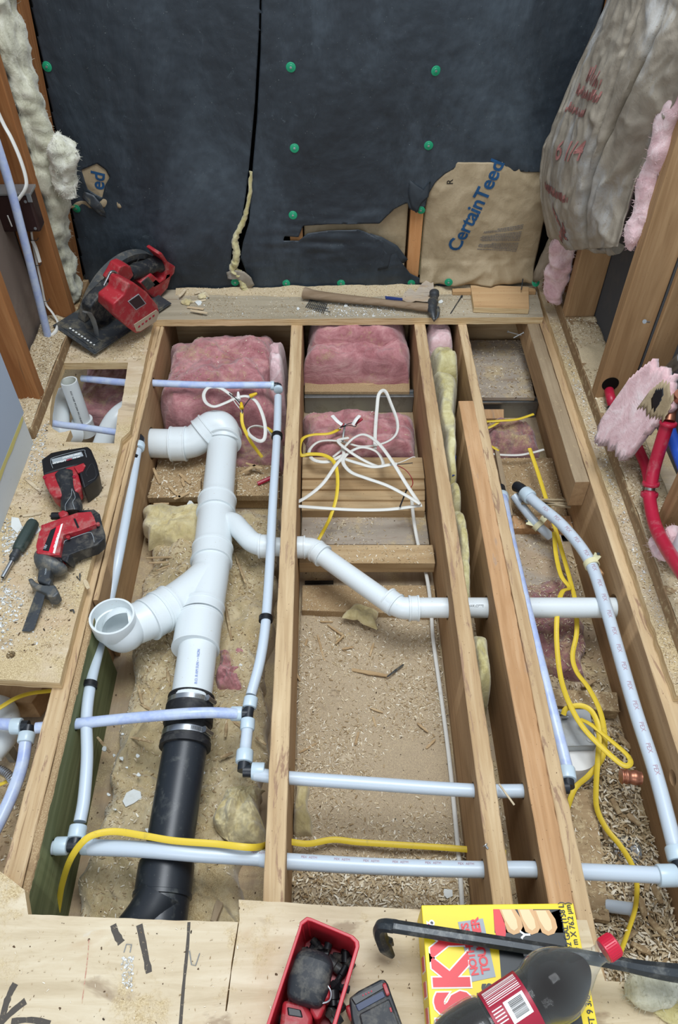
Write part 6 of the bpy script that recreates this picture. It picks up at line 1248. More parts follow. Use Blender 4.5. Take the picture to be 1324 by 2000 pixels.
for k, (x, y) in enumerate(((975, 1776), (1010, 1776), (1042, 1778))):
    w = 30; o1 = [(x, y), (x+w, y), (x+w+12, y+18), (x+w+16, y+34), (x+w+10, y+46), (x+w-2, y+50), (x+w-14, y+44), (x+8, y+22)]; patch(o1, 'sk', 'finger_print_shape', .0008+.0004*k, label='printed finger shape')
    o2 = [(x+4, y+1), (x+w-7, y+1), (x+w+3, y+20), (x+w+6, y+36), (x+w-1, y+42), (x+w-8, y+38), (x+11, y+20)]; patch(o2, 'sk2', 'finger_print_shape', .0010+.0004*k)
GP = patch([(894, 1801), (943, 1794), (968, 1908), (921, 1918)], 'carton_grey', 'plate_print', .0008, label='printed grey metal plate')
T("NOTHING'S", 935, 1905, .0155, 'carton_red', .0012, .0005, .95, GP, .85, -.11); T('TOUGHER', 957, 1901, .0175, 'carton_red', .0012, .0006, 1.0, GP, .85, -.11)
T('HUSKY', 937, 2142, .068, 'carton_white', .0006, .0062, .84, None, 1.2, .0); T('HUSKY', 937, 2142, .068, 'carton_red', .0010, .0040, .84, None, 1.2, .0)
T("'s", 963, 1948, .030, 'carton_black', .0006, .0015)
T('HEAVY DUTY', 1060, 1985, .020, 'carton_white', .0010, .0006, .9)
T('42 GAL (158 L)', 1117, 1856, .0118, 'carton_black', .0014, .0002, .88, None, 1, 0); T('4 m X 76.2 \u00b5m)', 1131, 1858, .0118, 'carton_black', .0014, .0002, .88, None, 1, 0); T('FT 9 3/8 in', 1163, 2006, .0125, 'carton_black', .0014, .0002, .9, None, 1, 0)
bm = bmesh.new(); lathe(bm, U(843, 1803)+Vector((0, 0, .0003)), (0, 0, 1), [(0, .0045), (.0003, .0045), (.0004, .0001)], 20); fin('round_mark', bm, 'carton_white', CT)
bm = bmesh.new(); lathe(bm, U(843, 1803)+Vector((0, 0, .0005)), (0, 0, 1), [(0, .0022), (.0004, .0022), (.0005, .0001)], 16); fin('round_mark', bm, 'inkgrey', CT)
for k in range(9):      # cropped red and white letters on the long side
    y0 = cy0-.060-.033*k
    if y0 < cy1+.03: break
    for j, (mt, o, z0, z1) in enumerate((('carton_white', .0004, .048, .092), ('carton_red', .0008, .052, .088))):
        bm = bmesh.new(); hexa(bm, [(cx0-o, y0-.022+j*.002, z0), (cx0-o+.0003, y0-.022+j*.002, z0), (cx0-o+.0003, y0, z0), (cx0-o, y0, z0)], [(cx0-o, y0-.026+j*.002, z1), (cx0-o+.0003, y0-.026+j*.002, z1), (cx0-o+.0003, y0-.005, z1), (cx0-o, y0-.005, z1)]); fin('side_print', bm, mt, CT, smooth=False)
# ---- bottle
zc = .176; Ca = P(1203, 1842, .196); Cb = P(935, 2022, .160); bd = (Cb-Ca).normalized()
BO = thing('soda_bottle', Ca.lerp(Cb, .5)-Vector((0, 0, .05)), 'half-full plastic bottle of dark cola with a red cap, resting on the carton', 'bottle')
bm = bmesh.new(); prof = [(0, .0158), (.001, .0165), (.019, .0165), (.020, .0158)]
cap_bm = bmesh.new(); lathe(cap_bm, Ca, bd, [(0, .0142), (.0015, .0158), (.020, .0160), (.021, .0150)], 40)
for i, v in enumerate(cap_bm.verts):
    pass
fin('cap', cap_bm, 'redcap', BO)
for k in range(30):
    N_ = bd.orthogonal().normalized(); a = 2*math.pi*k/30; dv = N_*math.cos(a)+bd.cross(N_)*math.sin(a); cb_ = bmesh.new(); tube(cb_, [Ca+bd*.003+dv*.0158, Ca+bd*.0185+dv*.0160], .0007, 5)
    if k % 1 == 0: fin('cap_ridge', cb_, 'redcap', BO)
PR = [(.018, .0125), (.022, .0150), (.0235, .0150), (.026, .0122), (.034, .0125), (.046, .018), (.060, .027), (.078, .038), (.094, .0445), (.108, .0465), (.122, .0450), (.134, .0405), (.142, .0395), (.200, .0395), (.207, .0420), (.222, .0450), (.250, .0455), (.270, .042), (.280, .030), (.282, .010)]
PR = PR[:5]+[(p.x, p.y) for p in smoothpath([(d_, r_, 0) for d_, r_ in PR[5:-2]], 6)]+PR[-2:]
sh = bmesh.new(); lathe(sh, Ca, bd, PR, 96); md_ = fin('bottle_shell', sh, 'bottle', BO, 'clear plastic shell'); 

lq = bmesh.new(); lathe(lq, Ca, bd, [(a, max(.0005, r-.0030)) for a, r in PR[5:-2]], 96)
bmesh.ops.bisect_plane(lq, geom=lq.verts[:]+lq.edges[:]+lq.faces[:], plane_co=(Ca+bd*.12+Vector((0, 0, .022))), plane_no=(bd*-.35+Vector((0, 0, 1))), clear_outer=True)
bmesh.ops.holes_fill(lq, edges=[e for e in lq.edges if e.is_boundary]); fin('cola', lq, 'cola', BO, 'dark brown cola')
lb = bmesh.new(); lathe(lb, Ca, bd, [(.144, .0399), (.144, .0403), (.202, .0403), (.202, .0399)], 48, caps=False); LBL = fin('label', lb, 'label_red', BO, 'red label')
vw = (Vector((0, 0, CAM_H))-(Ca+bd*.16)); vw = (vw-bd*vw.dot(bd)).normalized(); tg = bd.cross(vw)     # tg: towards lower right
def lpt(s_, a, r): return Ca+bd*s_+(vw*math.cos(a)+tg*math.sin(a))*r
def lpatch(s0, s1, a0, a1, mat, r, name, n=10, parent=None):
    bm = bmesh.new(); A = [[bm.verts.new(lpt(s0+(s1-s0)*j, a0+(a1-a0)*i/n, r)) for j in (0, 1)] for i in range(n+1)]; B = [[bm.verts.new(lpt(s0+(s1-s0)*j, a0+(a1-a0)*i/n, r-.0003)) for j in (0, 1)] for i in range(n+1)]
    for i in range(n): quadface(bm, [A[i][0], A[i+1][0], A[i+1][1], A[i][1]]); quadface(bm, [B[i][0], B[i+1][0], B[i+1][1], B[i][1]])
    quadface(bm, [A[0][0], A[0][1], B[0][1], B[0][0]]); quadface(bm, [A[n][0], A[n][1], B[n][1], B[n][0]]); return fin(name, bm, mat, parent or LBL, smooth=False)
sgn = 1 if tg.x > 0 else -1
lpatch(.150, .180, -.38*sgn, .30*sgn, 'carton_white', .0406, 'barcode_panel')
rb = random.Random(5); bcm = bmesh.new(); a = -.30
while a < .20:
    w = rb.choice((.008, .014, .022)); q = []
    A = [bcm.verts.new(lpt(s_, aa*sgn, .0409)) for s_, aa in ((.154, a), (.154, a+w), (.174, a+w), (.174, a))]; bcm.faces.new(A); a += w+rb.choice((.010, .016))
fin('barcode', bcm, 'barcode', LBL, 'black barcode', smooth=False)['kind'] = 'stuff'
lpatch(.1455, .200, -1.15*sgn, -.45*sgn, 'label_red', .0405, 'label_panel')
for k in range(9):
    lpatch(.148, .198, (-1.10+.072*k)*sgn, (-1.10+.072*k+.022+.015*(k % 3 == 0))*sgn, 'carton_white' if k != 4 else 'pink_pale', .0408, 'label_print', 3)
for k in range(5): lpatch(.183, .198, (-.34+.10*k)*sgn, (-.34+.10*k+.035)*sgn, 'carton_white', .0408, 'label_print', 3)
# ---- red parts bin
zr = .128
BN = thing('parts_bin', P(610, 1930, ZD), 'open red plastic bin holding a small red and black power tool', 'bin')
def bin_ring(px, z): return [P(a, b, z) for a, b in px]
ro = bin_ring([(583, 1812), (586, 1800), (599, 1790), (607, 1792), (690, 1827), (701, 1838), (702, 1848), (640, 2060), (500, 2060)], zr)
c_ = sum(ro, Vector())/len(ro)
ri = [c_+(p-c_)*.89+Vector((0, 0, 0)) for p in ro]; ri2 = [Vector((c_.x+(p.x-c_.x)*.84, c_.y+(p.y-c_.y)*.86, ZD+.006)) for p in ro]; ro2 = [Vector((c_.x+(p.x-c_.x)*.90, c_.y+(p.y-c_.y)*.91, ZD+.001)) for p in ro]; rl = [Vector((c_.x+(p.x-c_.x)*.955, c_.y+(p.y-c_.y)*.965, zr-.010)) for p in ro]; rd = [Vector((p.x, p.y, zr-.008)) for p in ro]
bm = bmesh.new(); L_ = [[bm.verts.new(p) for p in r_] for r_ in (ro2, rl, rd, ro, ri, ri2)]; n = len(ro)
for a, b in zip(L_[:-1], L_[1:]):
    for i in range(n): quadface(bm, [a[i], a[(i+1) % n], b[(i+1) % n], b[i]])
bm.faces.new(L_[0][::-1]); bm.faces.new(L_[-1]); fin('bin_body', bm, 'red_bin', BN, smooth=True, bevel=.0015, ang=30)
MT = thing('small_power_tool', P(610, 1930, .06), 'dirty black and red power tool head with a wire clip, inside the red bin', 'power tool')
bm = bmesh.new(); bmesh.ops.create_cube(bm, size=1); bmesh.ops.subdivide_edges(bm, edges=bm.edges, cuts=5, use_grid_fill=True)
cM = P(606, 1912, .105)
for v in bm.verts:
    p = v.co*2; k = (abs(p.x)**4+abs(p.y)**4+abs(p.z)**4)**.25 or 1; p = p/k; v.co = Vector((p.x*.030, p.y*.036, p.z*.024)); v.co += v.co.normalized()*.0012*math.sin(v.co.y*380)
bmesh.ops.rotate(bm, verts=bm.verts, cent=(0, 0, 0), matrix=Matrix.Rotation(-.28, 3, 'Z')); bmesh.ops.translate(bm, verts=bm.verts, vec=cM); fin('rubber_nose', bm, 'black', MT, 'dusty black ribbed nose', sub=1)
zslab('red_collar', [(614, 1897), (628, 1894), (641, 1903), (645, 1925), (644, 1950), (632, 1958), (610, 1958), (608, 1940), (612, 1915)], .112, .07, 'red', MT, 'red collar', .006)
zslab('red_body', [(552, 1952), (575, 1955), (600, 1962), (612, 1985), (600, 2040), (540, 2040), (548, 1985)], .104, .055, 'red', MT, 'red body', .006)
zslab('side_wedge', [(604, 1954), (638, 1960), (626, 1990), (615, 1992), (606, 1975)], .106, .06, 'red', MT, None, .004)
zslab('side_vent', [(560, 1966), (588, 1972), (592, 1988), (562, 1983)], .1055, .10, 'blackclean', MT, 'black side vent', .002)
bm = bmesh.new(); tube(bm, smoothpath(V3([(612, 1926, .117), (610, 1912, .119), (616, 1906, .120), (628, 1907, .120), (636, 1920, .120), (646, 1936, .118), (644, 1953, .116), (630, 1959, .115), (612, 1957, .115), (605, 1948, .115), (607, 1932, .116)]), 5), .0013, 8); fin('wire_clip', bm, 'steel', MT, 'bent steel wire clip')
bm = bmesh.new(); lathe(bm, P(613, 1931, .1165), (0, 0, 1), [(0, .0035), (.003, .0035), (.0035, .0001)], 12); fin('clip_knob', bm, 'steel', MT)
rb = random.Random(9); inner = [(p.x, p.y) for p in ri2]
bits = [(640, 1850), (620, 1846), (660, 1870), (675, 1862), (652, 1885), (668, 1900), (655, 1925), (672, 1930), (650, 1950), (662, 1960), (640, 1880), (612, 1858), (598, 1862), (645, 1975), (655, 1990), (560, 1998), (682, 1880), (630, 1865)]
for i, (a, b) in enumerate(bits):
    p = P(a, b, .045); dv = Vector((rb.uniform(-1, 1), rb.uniform(-1, 1), rb.uniform(-.1, .3))).normalized(); L2 = rb.uniform(.012, .028); bm = bmesh.new(); r_ = rb.uniform(.006, .011)
    lathe(bm, p-dv*L2/2, dv, [(0, r_*.6), (0, r_), (L2*.6, r_), (L2*.65, r_*.8), (L2, r_*.8), (L2, r_*.4)], rb.choice((6, 12, 16)))
    fin('tool_bit', bm, rb.choice(['blackclean', 'black', 'black', 'darkmetal']), None, 'small black socket or tool bit heaped inside the red bin', 'tool bit', 'small tool bits in the red bin')
for i, (a, b, c, d, z) in enumerate(((610, 1858, 600, 1872, .09), (648, 1880, 645, 1893, .085))):
    bm = bmesh.new(); tube(bm, [P(a, b, z), P(c, d, z-.01)], .0014, 6); fin('pin', bm, 'steel', None, ['bright steel pin at the upper left inside the red bin', 'bright steel pin near the middle of the red bin'][i], 'pin')
# ---- loose battery
LBt = thing('battery_pack', P(735, 1965, ZD), 'black battery pack with red latches beside the red bin', 'battery')
zslab('case', [(682, 1949), (700, 1935), (742, 1913), (752, 1913), (758, 1922), (764, 1940), (800, 2040), (700, 2040), (686, 1985)], .088, ZD+.001, 'black', LBt, None, .006)
zslab('terminal_face', [(686, 1950), (748, 1918), (755, 1926), (694, 1962)], .091, .086, 'blackclean', LBt, None, .001)
zslab('stripe', [(694, 1963), (748, 1935), (753, 1946), (700, 1975)], .0905, .086, plain('slate_plastic', '39435c', .5), LBt, 'slate blue stripe', .001)
zslab('latch', [(746, 1921), (753, 1918), (762, 1942), (755, 1945)], .095, .07, 'red', LBt, 'red latch', .002); zslab('latch', [(674, 1964), (686, 1960), (694, 1978), (690, 1992), (682, 1985)], .080, .05, 'red', LBt, 'red latch', .003)
zslab('slide_cover', [(702, 1980), (760, 1950), (795, 2040), (715, 2040)], .094, .086, 'black', LBt, None, .002); zslab('red_tab', [(760, 1968), (764, 1967), (766, 1976), (763, 1977)], .0955, .093, 'red', LBt, None, .0005)
for k in range(4): bm = bmesh.new(); lathe(bm, P(709+k*5.5, 1944-k*2.6, .091), (0, 0, 1), [(0, .0012), (.0008, .0012), (.001, .0001)], 8); fin('indicator', bm, 'label_red', LBt)
# ================================================================ sawdust, chips and small things
def reg(px, z): return [(p.x, p.y) for p in Q(px, z)]
def wr(x0, x1, y0, y1): return [(x0, y0), (x1, y0), (x1, y1), (x0, y1)]
def groundmap(poly, z, amp, name, label, mat='sawdust_base', st=.006, seed=0, h0=.0, fr=12, thr=.0):
    # thin uneven layer of packed sawdust
    bm = bmesh.new(); xs = [p[0] for p in poly]; ys = [p[1] for p in poly]; V = {}; x0, y0 = min(xs), min(ys); nx = int((max(xs)-x0)/st)+1; ny = int((max(ys)-y0)/st)+1
    def f(i, j):
        x = x0+i*st; y = y0+j*st
        if (i, j) not in V: V[(i, j)] = bm.verts.new((x, y, z+hgt(x, y)))
        return V[(i, j)]
    def hgt(x, y): return h0+amp*(fbm(Vector((x*fr, y*fr, seed)), 5)-thr)
    for i in range(nx):
        for j in range(ny):
            x = x0+(i+.5)*st; y = y0+(j+.5)*st
            if inpoly(x, y, poly) and hgt(x, y) > .0002: quadface(bm, [f(i, j), f(i+1, j), f(i+1, j+1), f(i, j+1)])
    o = fin(name, bm, mat, None, label, 'sawdust', None, 'stuff', ang=80); md = o.modifiers.new('t', 'SOLIDIFY'); md.thickness = .0008; return o, hgt
r2 = wr(-.085, .258, .36, P(600, 1196, ZF).y)
g2, h2_ = groundmap(r2, ZF, .006, 'sawdust_layer', 'thin packed sawdust on the floor of the middle bay', 'bay_dust', seed=2, h0=.0045)
scatter('wood_shavings', r2, lambda x, y: ZF+.0006+max(0, h2_(x, y)), 9750, (0.0018, 0.0094), 'fine wood shavings scattered over the floor of the middle bay', seed=2, clump=.5, fr=5)
scatter('wood_shavings', wr(-.085, .258, .33, .52), ZF+.006, 3900, (0.0030, 0.0130), 'denser wood shavings at the near end of the middle bay', seed=3, zs=.006)
scatter('dark_bits', r2, lambda x, y: ZF+.0008+max(0, h2_(x, y)), 195, (0.0012, 0.0050), 'dark crumbs on the floor of the middle bay', 'debris', 'darkchips', 4, w=(.3, .7))
t6 = INS['t6']
scatter_on('wood_shavings', [t6], 7800, (0.0018, 0.0094), 'wood shavings sprinkled on the long tan wool batt', seed=5, clump=.8, fr=6)
scatter_on('dark_bits', [t6], 300, (0.0012, 0.0043), 'dark crumbs on the long tan wool batt', 'debris', 'darkchips', 6, w=(.3, .7))
scatter_on('wood_shavings', [BD['a'], BD['b'], BD['c'], INS['p1c']], 2850, (0.0024, 0.0115), 'wood shavings on the strand board behind the drain pipe', seed=7, nz=.8)
scatter_on('wood_shavings', [BD['h'], BD['f'], BD['g']], 1050, (0.0018, 0.0079), 'wood shavings on the boards in the middle bay', seed=8, nz=.8, clump=.6)
scatter_on('wood_shavings', [INS['p1'], INS['q1'], INS['q2']], 630, (0.0018, 0.0072), 'few pale wood specks on the pink batts', seed=9)
r4 = wr(.428, .650, .27, P(1100, 1150, -.21).y); 
scatter('wood_shavings', wr(.430, .648, .25, .80), ZF+.002, 7800, (0.0036, 0.0173), 'deep coarse wood shavings at the near end of the right bay', seed=10, zs=.014)
scatter('wood_shavings', wr(.430, .648, .80, 1.3), ZF+.002, 2250, (0.0024, 0.0115), 'wood shavings in the middle of the right bay', seed=11, zs=.004)
scatter_on('wood_shavings', [BD['i'], BD['j'], BD['l'], BD['m'], INS['s1'], INS['s2'], BD['k'], BD['n']], 3900, (0.0018, 0.0101), 'wood shavings on the boards of the right bay', seed=12, nz=.6)
scatter('dark_bits', r4, ZF+.008, 240, (0.0012, 0.0065), 'dark crumbs in the right bay', 'debris', 'darkchips', 13, w=(.3, .7))
scatter('wood_shavings', wr(.400-.098, .355, .35, 1.9), ZF+.001, 1050, (0.0024, 0.0108), 'wood shavings at the bottom of the narrow bay', seed=14)
scatter('wood_shavings', wr(-.86, -.575, .42, .80), ZF+.001, 1800, (0.0024, 0.0101), 'wood shavings in the shadow of the lower left bay', seed=15)
scatter('wood_shavings', wr(-.86, -.575, 1.3, 1.6), ZF+.001, 450, (0.0024, 0.0086), 'wood shavings at the bottom of the square opening', seed=16)
pll = wr(-.860, -.779, 1.51, 1.998); g_, hp_ = groundmap(wr(-.862, -.780, 1.50, 2.0), ZP, .010, 'sawdust_layer', 'thick sawdust covering the left wall plate', seed=6, h0=.005, fr=16)
scatter('wood_shavings', pll, lambda x, y: ZP+max(0, hp_(x, y)), 3900, (0.0018, 0.0072), 'wood shavings heaped on the left wall plate around the blue pipe', seed=17)
dl = reg([(135, 655), (285, 655), (280, 705), (122, 705), (100, 740), (95, 700)], ZD)
scatter('wood_shavings', dl, ZD, 2100, (0.0012, 0.0065), 'wood shavings on the left plywood in front of the circular saw', seed=18, clump=.6)
dl2 = reg([(70, 870), (95, 800), (98, 850), (130, 868), (225, 868), (190, 1020), (120, 1290), (5, 1290), (0, 1030)], ZD)
scatter('wood_shavings', dl2, ZD, 3900, (0.0012, 0.0058), 'fine sawdust on the left plywood around the reciprocating saw', seed=19, clump=1.0, fr=4)
scatter('plaster_crumbs', reg([(5, 1010), (70, 1040), (40, 1120), (75, 1260), (0, 1270)], ZD), ZD, 630, (0.0012, 0.0072), 'white plaster crumbs on the left plywood near the nut driver', 'debris', 'crumbs', 20, w=(.4, .9), clump=.5)
scatter('plaster_crumbs', reg([(60, 850), (95, 820), (90, 900), (50, 960)], ZD), ZD, 240, (0.0012, 0.0065), 'grey plaster crumbs at the foot of the drywall', 'debris', 'crumbs', 21, w=(.4, .9))
scatter('dark_bits', dl2, ZD, 90, (.002, .008), 'dark specks on the left plywood', 'debris', 'darkchips', 22, w=(.3, .7))
rp = wr(.708, .794, .62, 1.98); g_, hr_ = groundmap(wr(.707, .795, .60, 1.98), ZP, .006, 'sawdust_layer', 'sawdust covering the right wall plate', seed=9, h0=.003, fr=14)
scatter('wood_shavings', rp, lambda x, y: ZP+max(0, hr_(x, y)), 5400, (0.0012, 0.0079), 'wood shavings on the right wall plate', seed=23, clump=.5)
scatter('wood_shavings', wr(.676, .704, .74, 2.04), ZD, 2250, (0.0012, 0.0065), 'fine sawdust on the narrow plywood strip by the right plate', seed=24)
scatter('plaster_crumbs', wr(.684, .70, .9, 1.9), ZD, 390, (0.0012, 0.0050), 'white crumbs on the narrow plywood strip', 'debris', 'crumbs', 25, w=(.4, .9))
# sawdust heap against the felt
bm = bmesh.new(); n = 150; V = []
for i in range(n+1):
    x = -.50+1.16*i/n; wd = .030+.016*noise.noise(Vector((x*9, 0, 1)))+.02*math.exp(-((x-.05)/.2)**2); hh = .010+.008*noise.noise(Vector((x*12, 3, 1)))+.008*math.exp(-((x-.15)/.25)**2); row = []
    for j in range(9):
        t_ = j/8; y = YF-.012-wd*t_; row.append(bm.verts.new((x, y, ZD+max(.0003, hh*(1-t_)**1.1+.0015*noise.noise(Vector((x*60, y*60, 0)))*(1 if j < 8 else 0)))))
    V.append(row)
for i in range(n):
    for j in range(8): quadface(bm, [V[i][j], V[i+1][j], V[i+1][j+1], V[i][j+1]])
sh_ = fin('sawdust_heap', bm, 'sawdust_base', None, 'low bank of sawdust along the foot of the black felt', 'sawdust', None, 'stuff', ang=80)
scatter_on('wood_shavings', [sh_], 2250, (0.0012, 0.0050), 'wood shavings on the sawdust bank under the felt', seed=26)
lg = wr(-.50, .655, 2.05, 2.19)
scatter('wood_shavings', lg, ZD, 2850, (0.0012, 0.0058), 'fine sawdust on the plywood ledge', seed=27, clump=.6)
scatter('plaster_crumbs', wr(-.08, .30, 2.05, 2.13), ZD, 720, (0.0012, 0.0058), 'white plaster crumbs on the ledge in front of the hammer', 'debris', 'crumbs', 28, w=(.4, .9), clump=.6)
scatter('plaster_crumbs', lg, ZD, 300, (0.0012, 0.0043), 'scattered white crumbs on the plywood ledge', 'debris', 'crumbs', 29, w=(.4, .9))
scatter('wood_shavings', wr(-.60, .50, .18, .345), ZD, 630, (0.0012, 0.0050), 'few sawdust specks on the front plywood', seed=30)
scatter('dark_bits', wr(-.60, .50, .18, .345), ZD, 45, (.002, .005), 'dark specks on the front plywood', 'debris', 'darkchips', 31, w=(.3, .7))
scatter('plaster_crumbs', reg([(235, 1870), (262, 1868), (258, 1935), (240, 1930)], ZD), ZD, 150, (.0012, .0040), 'patch of white crumbs on the front plywood', 'debris', 'crumbs', 32, w=(.4, .9))
# marker and saw marks on the front sheet -----------------------------------------------------
def mark(px, w, mat='marker', name='marker_line', z=ZD, parent=None, lb='black marker stroke'):
    pts = smoothpath([P(a, b, z+.0002) for a, b in px], 4); bm = bmesh.new(); tube(bm, pts, [w*(.85+.3*noise.noise(Vector((i*.8, w*900, 0)))) for i in range(len(pts))], 6, .02, up=(0, 0, 1)); return fin(name, bm, mat, parent or deck_front, lb, smooth=False)
M['marker2'] = NT('worn_marker').m; 
def worn(name, c1, base, thr):
    s = NT(name); n = s.noise(s.coords((1, 1, 1)), 160, 4, .7); return s.done(s.mix(s.mask(n, thr, thr+.12), c1, base), .85, None, .1)
M['marker'] = worn('worn_black_marker', '57524c', 'a09278', .60); M['redline'] = worn('faint_red_line', 'b98a78', 'c9b697', .45)
for px, w in (([(221, 1806), (226, 1822), (237, 1842)], .0075), ([(272, 1806), (282, 1855), (291, 1900)], .0065), ([(369, 1801), (366, 1850), (358, 1930), (352, 2005)], .0034), ([(30, 1921), (22, 1935), (12, 1960), (2, 2000)], .0065), ([(50, 1955), (25, 1975), (0, 2000)], .0060), ([(22, 1995), (60, 1992), (98, 1999)], .0055)): mark(px, w)
mark([(174, 1835), (170, 1880), (160, 1960)], .0012, 'redline', 'red_line', lb='faint red line')
def ustaple(pts, label): bm = bmesh.new(); tube(bm, [P(a, b, ZD+.0012) for a, b in pts], .0009, 6); fin('wire_staple', bm, 'galv', None, label, 'staple')
ustaple([(370, 1857), (374, 1884), (382, 1886), (390, 1862)], 'bright U-shaped staple lying on the front plywood'); ustaple([(242, 1860), (247, 1844), (257, 1845), (254, 1860)], 'grey U-shaped staple beside the left marker stroke')
# splinters and larger scraps, each a thing ---------------------------------------------------
def stick(px, z, w, t, label, mat='wood_x', name='wood_splinter', cat='splinter', group=None, bend=0):
    pts = [P(a, b, zz) for (a, b), zz in zip(px, z if isinstance(z, (list, tuple)) else [z]*len(px))]; bm = bmesh.new(); d = (pts[-1]-pts[0]).normalized(); sdv = Vector((-d.y, d.x, 0)).normalized(); rs = []
    n = 7; sp = [pts[0].lerp(pts[-1], i/(n-1)) if len(pts) == 2 else smoothpath(pts, 6)[int(i*(6*(len(pts)-1))/(n-1))] for i in range(n)]
    for i, p in enumerate(sp):
        k = w/2*(.45+.55*math.sin(math.pi*(.15+.7*i/(n-1))))*(1+.35*noise.noise(Vector((i*1.7, px[0][0]*.1, 0)))); u = Vector((0, 0, t)); b = Vector((0, 0, bend*math.sin(math.pi*i/(n-1))))
        rs.append([bm.verts.new(q) for q in (p-sdv*k+b, p+sdv*k+b, p+sdv*k*.8+u+b, p-sdv*k*.8+u+b)])
    for i in range(n-1):
        for k in range(4): quadface(bm, [rs[i][k], rs[i][(k+1) % 4], rs[i+1][(k+1) % 4], rs[i+1][k]])
    quadface(bm, rs[0][::-1]); quadface(bm, rs[-1]); return fin(name, bm, mat, None, label, cat, group, smooth=False)
f0 = ZF+.008
stick([(687, 1308), (756, 1320)], f0, .011, .002, 'pinkish curved shaving in the middle of the sawdust bay'); bm = bmesh.new(); tube(bm, V3([(756, 1322, f0+.004), (772, 1310, f0+.006), (788, 1298, f0+.006)]), [.0015, .003, .002], 6); fin('dark_twig', bm, 'darkmetal', None, 'dark twig at the end of the pinkish shaving', 'twig')
stick([(446, 1712), (417, 1800)], [-.185, -.178], .016, .004, 'long grey wood splinter right of the black pipe fitting', 'grey_wood')
stick([(968, 878), (985, 962)], [-.150, -.155], .017, .012, 'upright grey slat leaning near the yellow cables in the right bay', 'grey_wood', 'wood_lath', 'lath')
stick([(985, 962), (996, 1012)], [-.150, -.147], .018, .012, 'lower grey slat beside the black pipe fittings', 'grey_wood', 'wood_lath', 'lath')
for i, (a, b) in enumerate(([(1018, 984), (1110, 985)], [(1020, 978), (1108, 978)], [(1060, 984), (1114, 992)])): stick(a if False else [a, b], -.125, .0075, .005, ['middle', 'upper', 'lower'][i]+' of three pale sticks poking against the rightmost joist', 'kraft', 'thin_stick', 'stick')
dsp = [(620, 1240, 634, 1292), (640, 1220, 668, 1240), (655, 1258, 672, 1240), (730, 1255, 722, 1282), (566, 1290, 586, 1330), (668, 1268, 690, 1264), (723, 1383, 748, 1392), (728, 1400, 734, 1420), (585, 1470, 618, 1452), (815, 1412, 836, 1430), (832, 1462, 850, 1444), (694, 1455, 700, 1430), (600, 1248, 596, 1262), (650, 1215, 625, 1214)]
for a, b, c, d in dsp: stick([(a, b), (c, d)], ZF+.008, .006, .0015, 'pale wood splinter lying in the sawdust of the middle bay', 'wood_x', group='splinters in the middle bay')
dsp = [(1150, 1640, 1178, 1672), (1185, 1745, 1230, 1800), (1250, 1755, 1262, 1800), (1262, 1790, 1300, 1830), (1195, 1560, 1210, 1590), (1225, 1590, 1250, 1612), (1240, 1820, 1200, 1850), (1268, 1690, 1262, 1740), (1160, 1460, 1178, 1490), (1135, 1340, 1160, 1330), (1210, 1440, 1232, 1462), (1190, 1830, 1215, 1870), (1275, 1730, 1292, 1765), (1178, 1600, 1184, 1640), (1232, 1842, 1270, 1862)]
for a, b, c, d in dsp: stick([(a, b), (c, d)], ZF+.016, .013, .003, 'broad wood shaving in the debris of the right bay', 'wood_xd', 'wood_chip', 'wood chip', group='broad shavings in the right bay')
dsp = [(300, 915, 312, 945), (350, 925, 372, 945), (330, 950, 352, 972), (300, 985, 330, 984), (480, 905, 512, 915), (470, 925, 500, 908), (370, 962, 340, 975), (355, 935, 360, 950)]
for a, b, c, d in dsp: stick([(a, b), (c, d)], -.168, .010, .002, 'loose wood chip on the strand board behind the drain pipe', 'wood_x', 'wood_chip', 'wood chip', group='chips behind the drain pipe')
dsp = [(285, 1090, 345, 1088), (290, 1100, 330, 1098), (305, 1115, 332, 1105), (270, 1340, 278, 1375), (325, 1300, 332, 1340), (440, 1180, 452, 1250), (460, 1085, 480, 1140), (500, 1440, 520, 1455), (430, 1480, 455, 1470), (255, 1440, 300, 1450), (190, 1440, 215, 1470), (445, 1390, 440, 1440), (420, 1380, 470, 1420), (275, 1375, 300, 1390)]
for a, b, c, d in dsp: stick([(a, b), (c, d)], -.163, .007, .0018, 'brown wood splinter lying on the long tan wool batt', 'wood_xd', group='splinters on the tan wool')
for a, b, c, d, lb in ((45, 1008, 82, 1002, 'curved pale splinter behind the nut driver'), (50, 935, 80, 960, 'yellowish splinter left of the battery'), (165, 1133, 173, 1150, 'tiny pale splinter on the left joist')): stick([(a, b), (c, d)], ZD+.002, .010, .0015, lb, 'ply_front')
# plaster chips
def flake(px, z, t, label, mat='chip', group=None, name='plaster_chip', cat='plaster chip'):
    pts = [P(a, b, z) for a, b in px]; bm = bmesh.new(); prism(bm, [(p.x, p.y) for p in pts], z+t, z); bmesh.ops.rotate(bm, verts=bm.verts, cent=pts[0], matrix=Matrix.Rotation(.10, 3, 'X')); return fin(name, bm, mat, None, label, cat, group, smooth=False, bevel=.0006)
flake([(240, 1566), (248, 1550), (262, 1543), (276, 1548), (277, 1560), (262, 1570), (246, 1577)], -.160, .005, 'largest white plaster chip on the tan wool, left of the black pipe')
flake([(58, 1015), (66, 1014), (74, 1024), (80, 1036), (70, 1044), (62, 1036), (57, 1024)], ZD+.001, .006, 'white plaster piece beside the nut driver handle'); flake([(24, 1012), (38, 1014), (44, 1030), (34, 1042), (22, 1030)], ZD+.001, .006, 'white plaster piece at the foot of the drywall')
flake([(866, 1738), (882, 1740), (883, 1752), (872, 1757), (864, 1748)], ZF+.002, .012, 'whitish lump of plaster in the far corner of the middle bay near the carton')
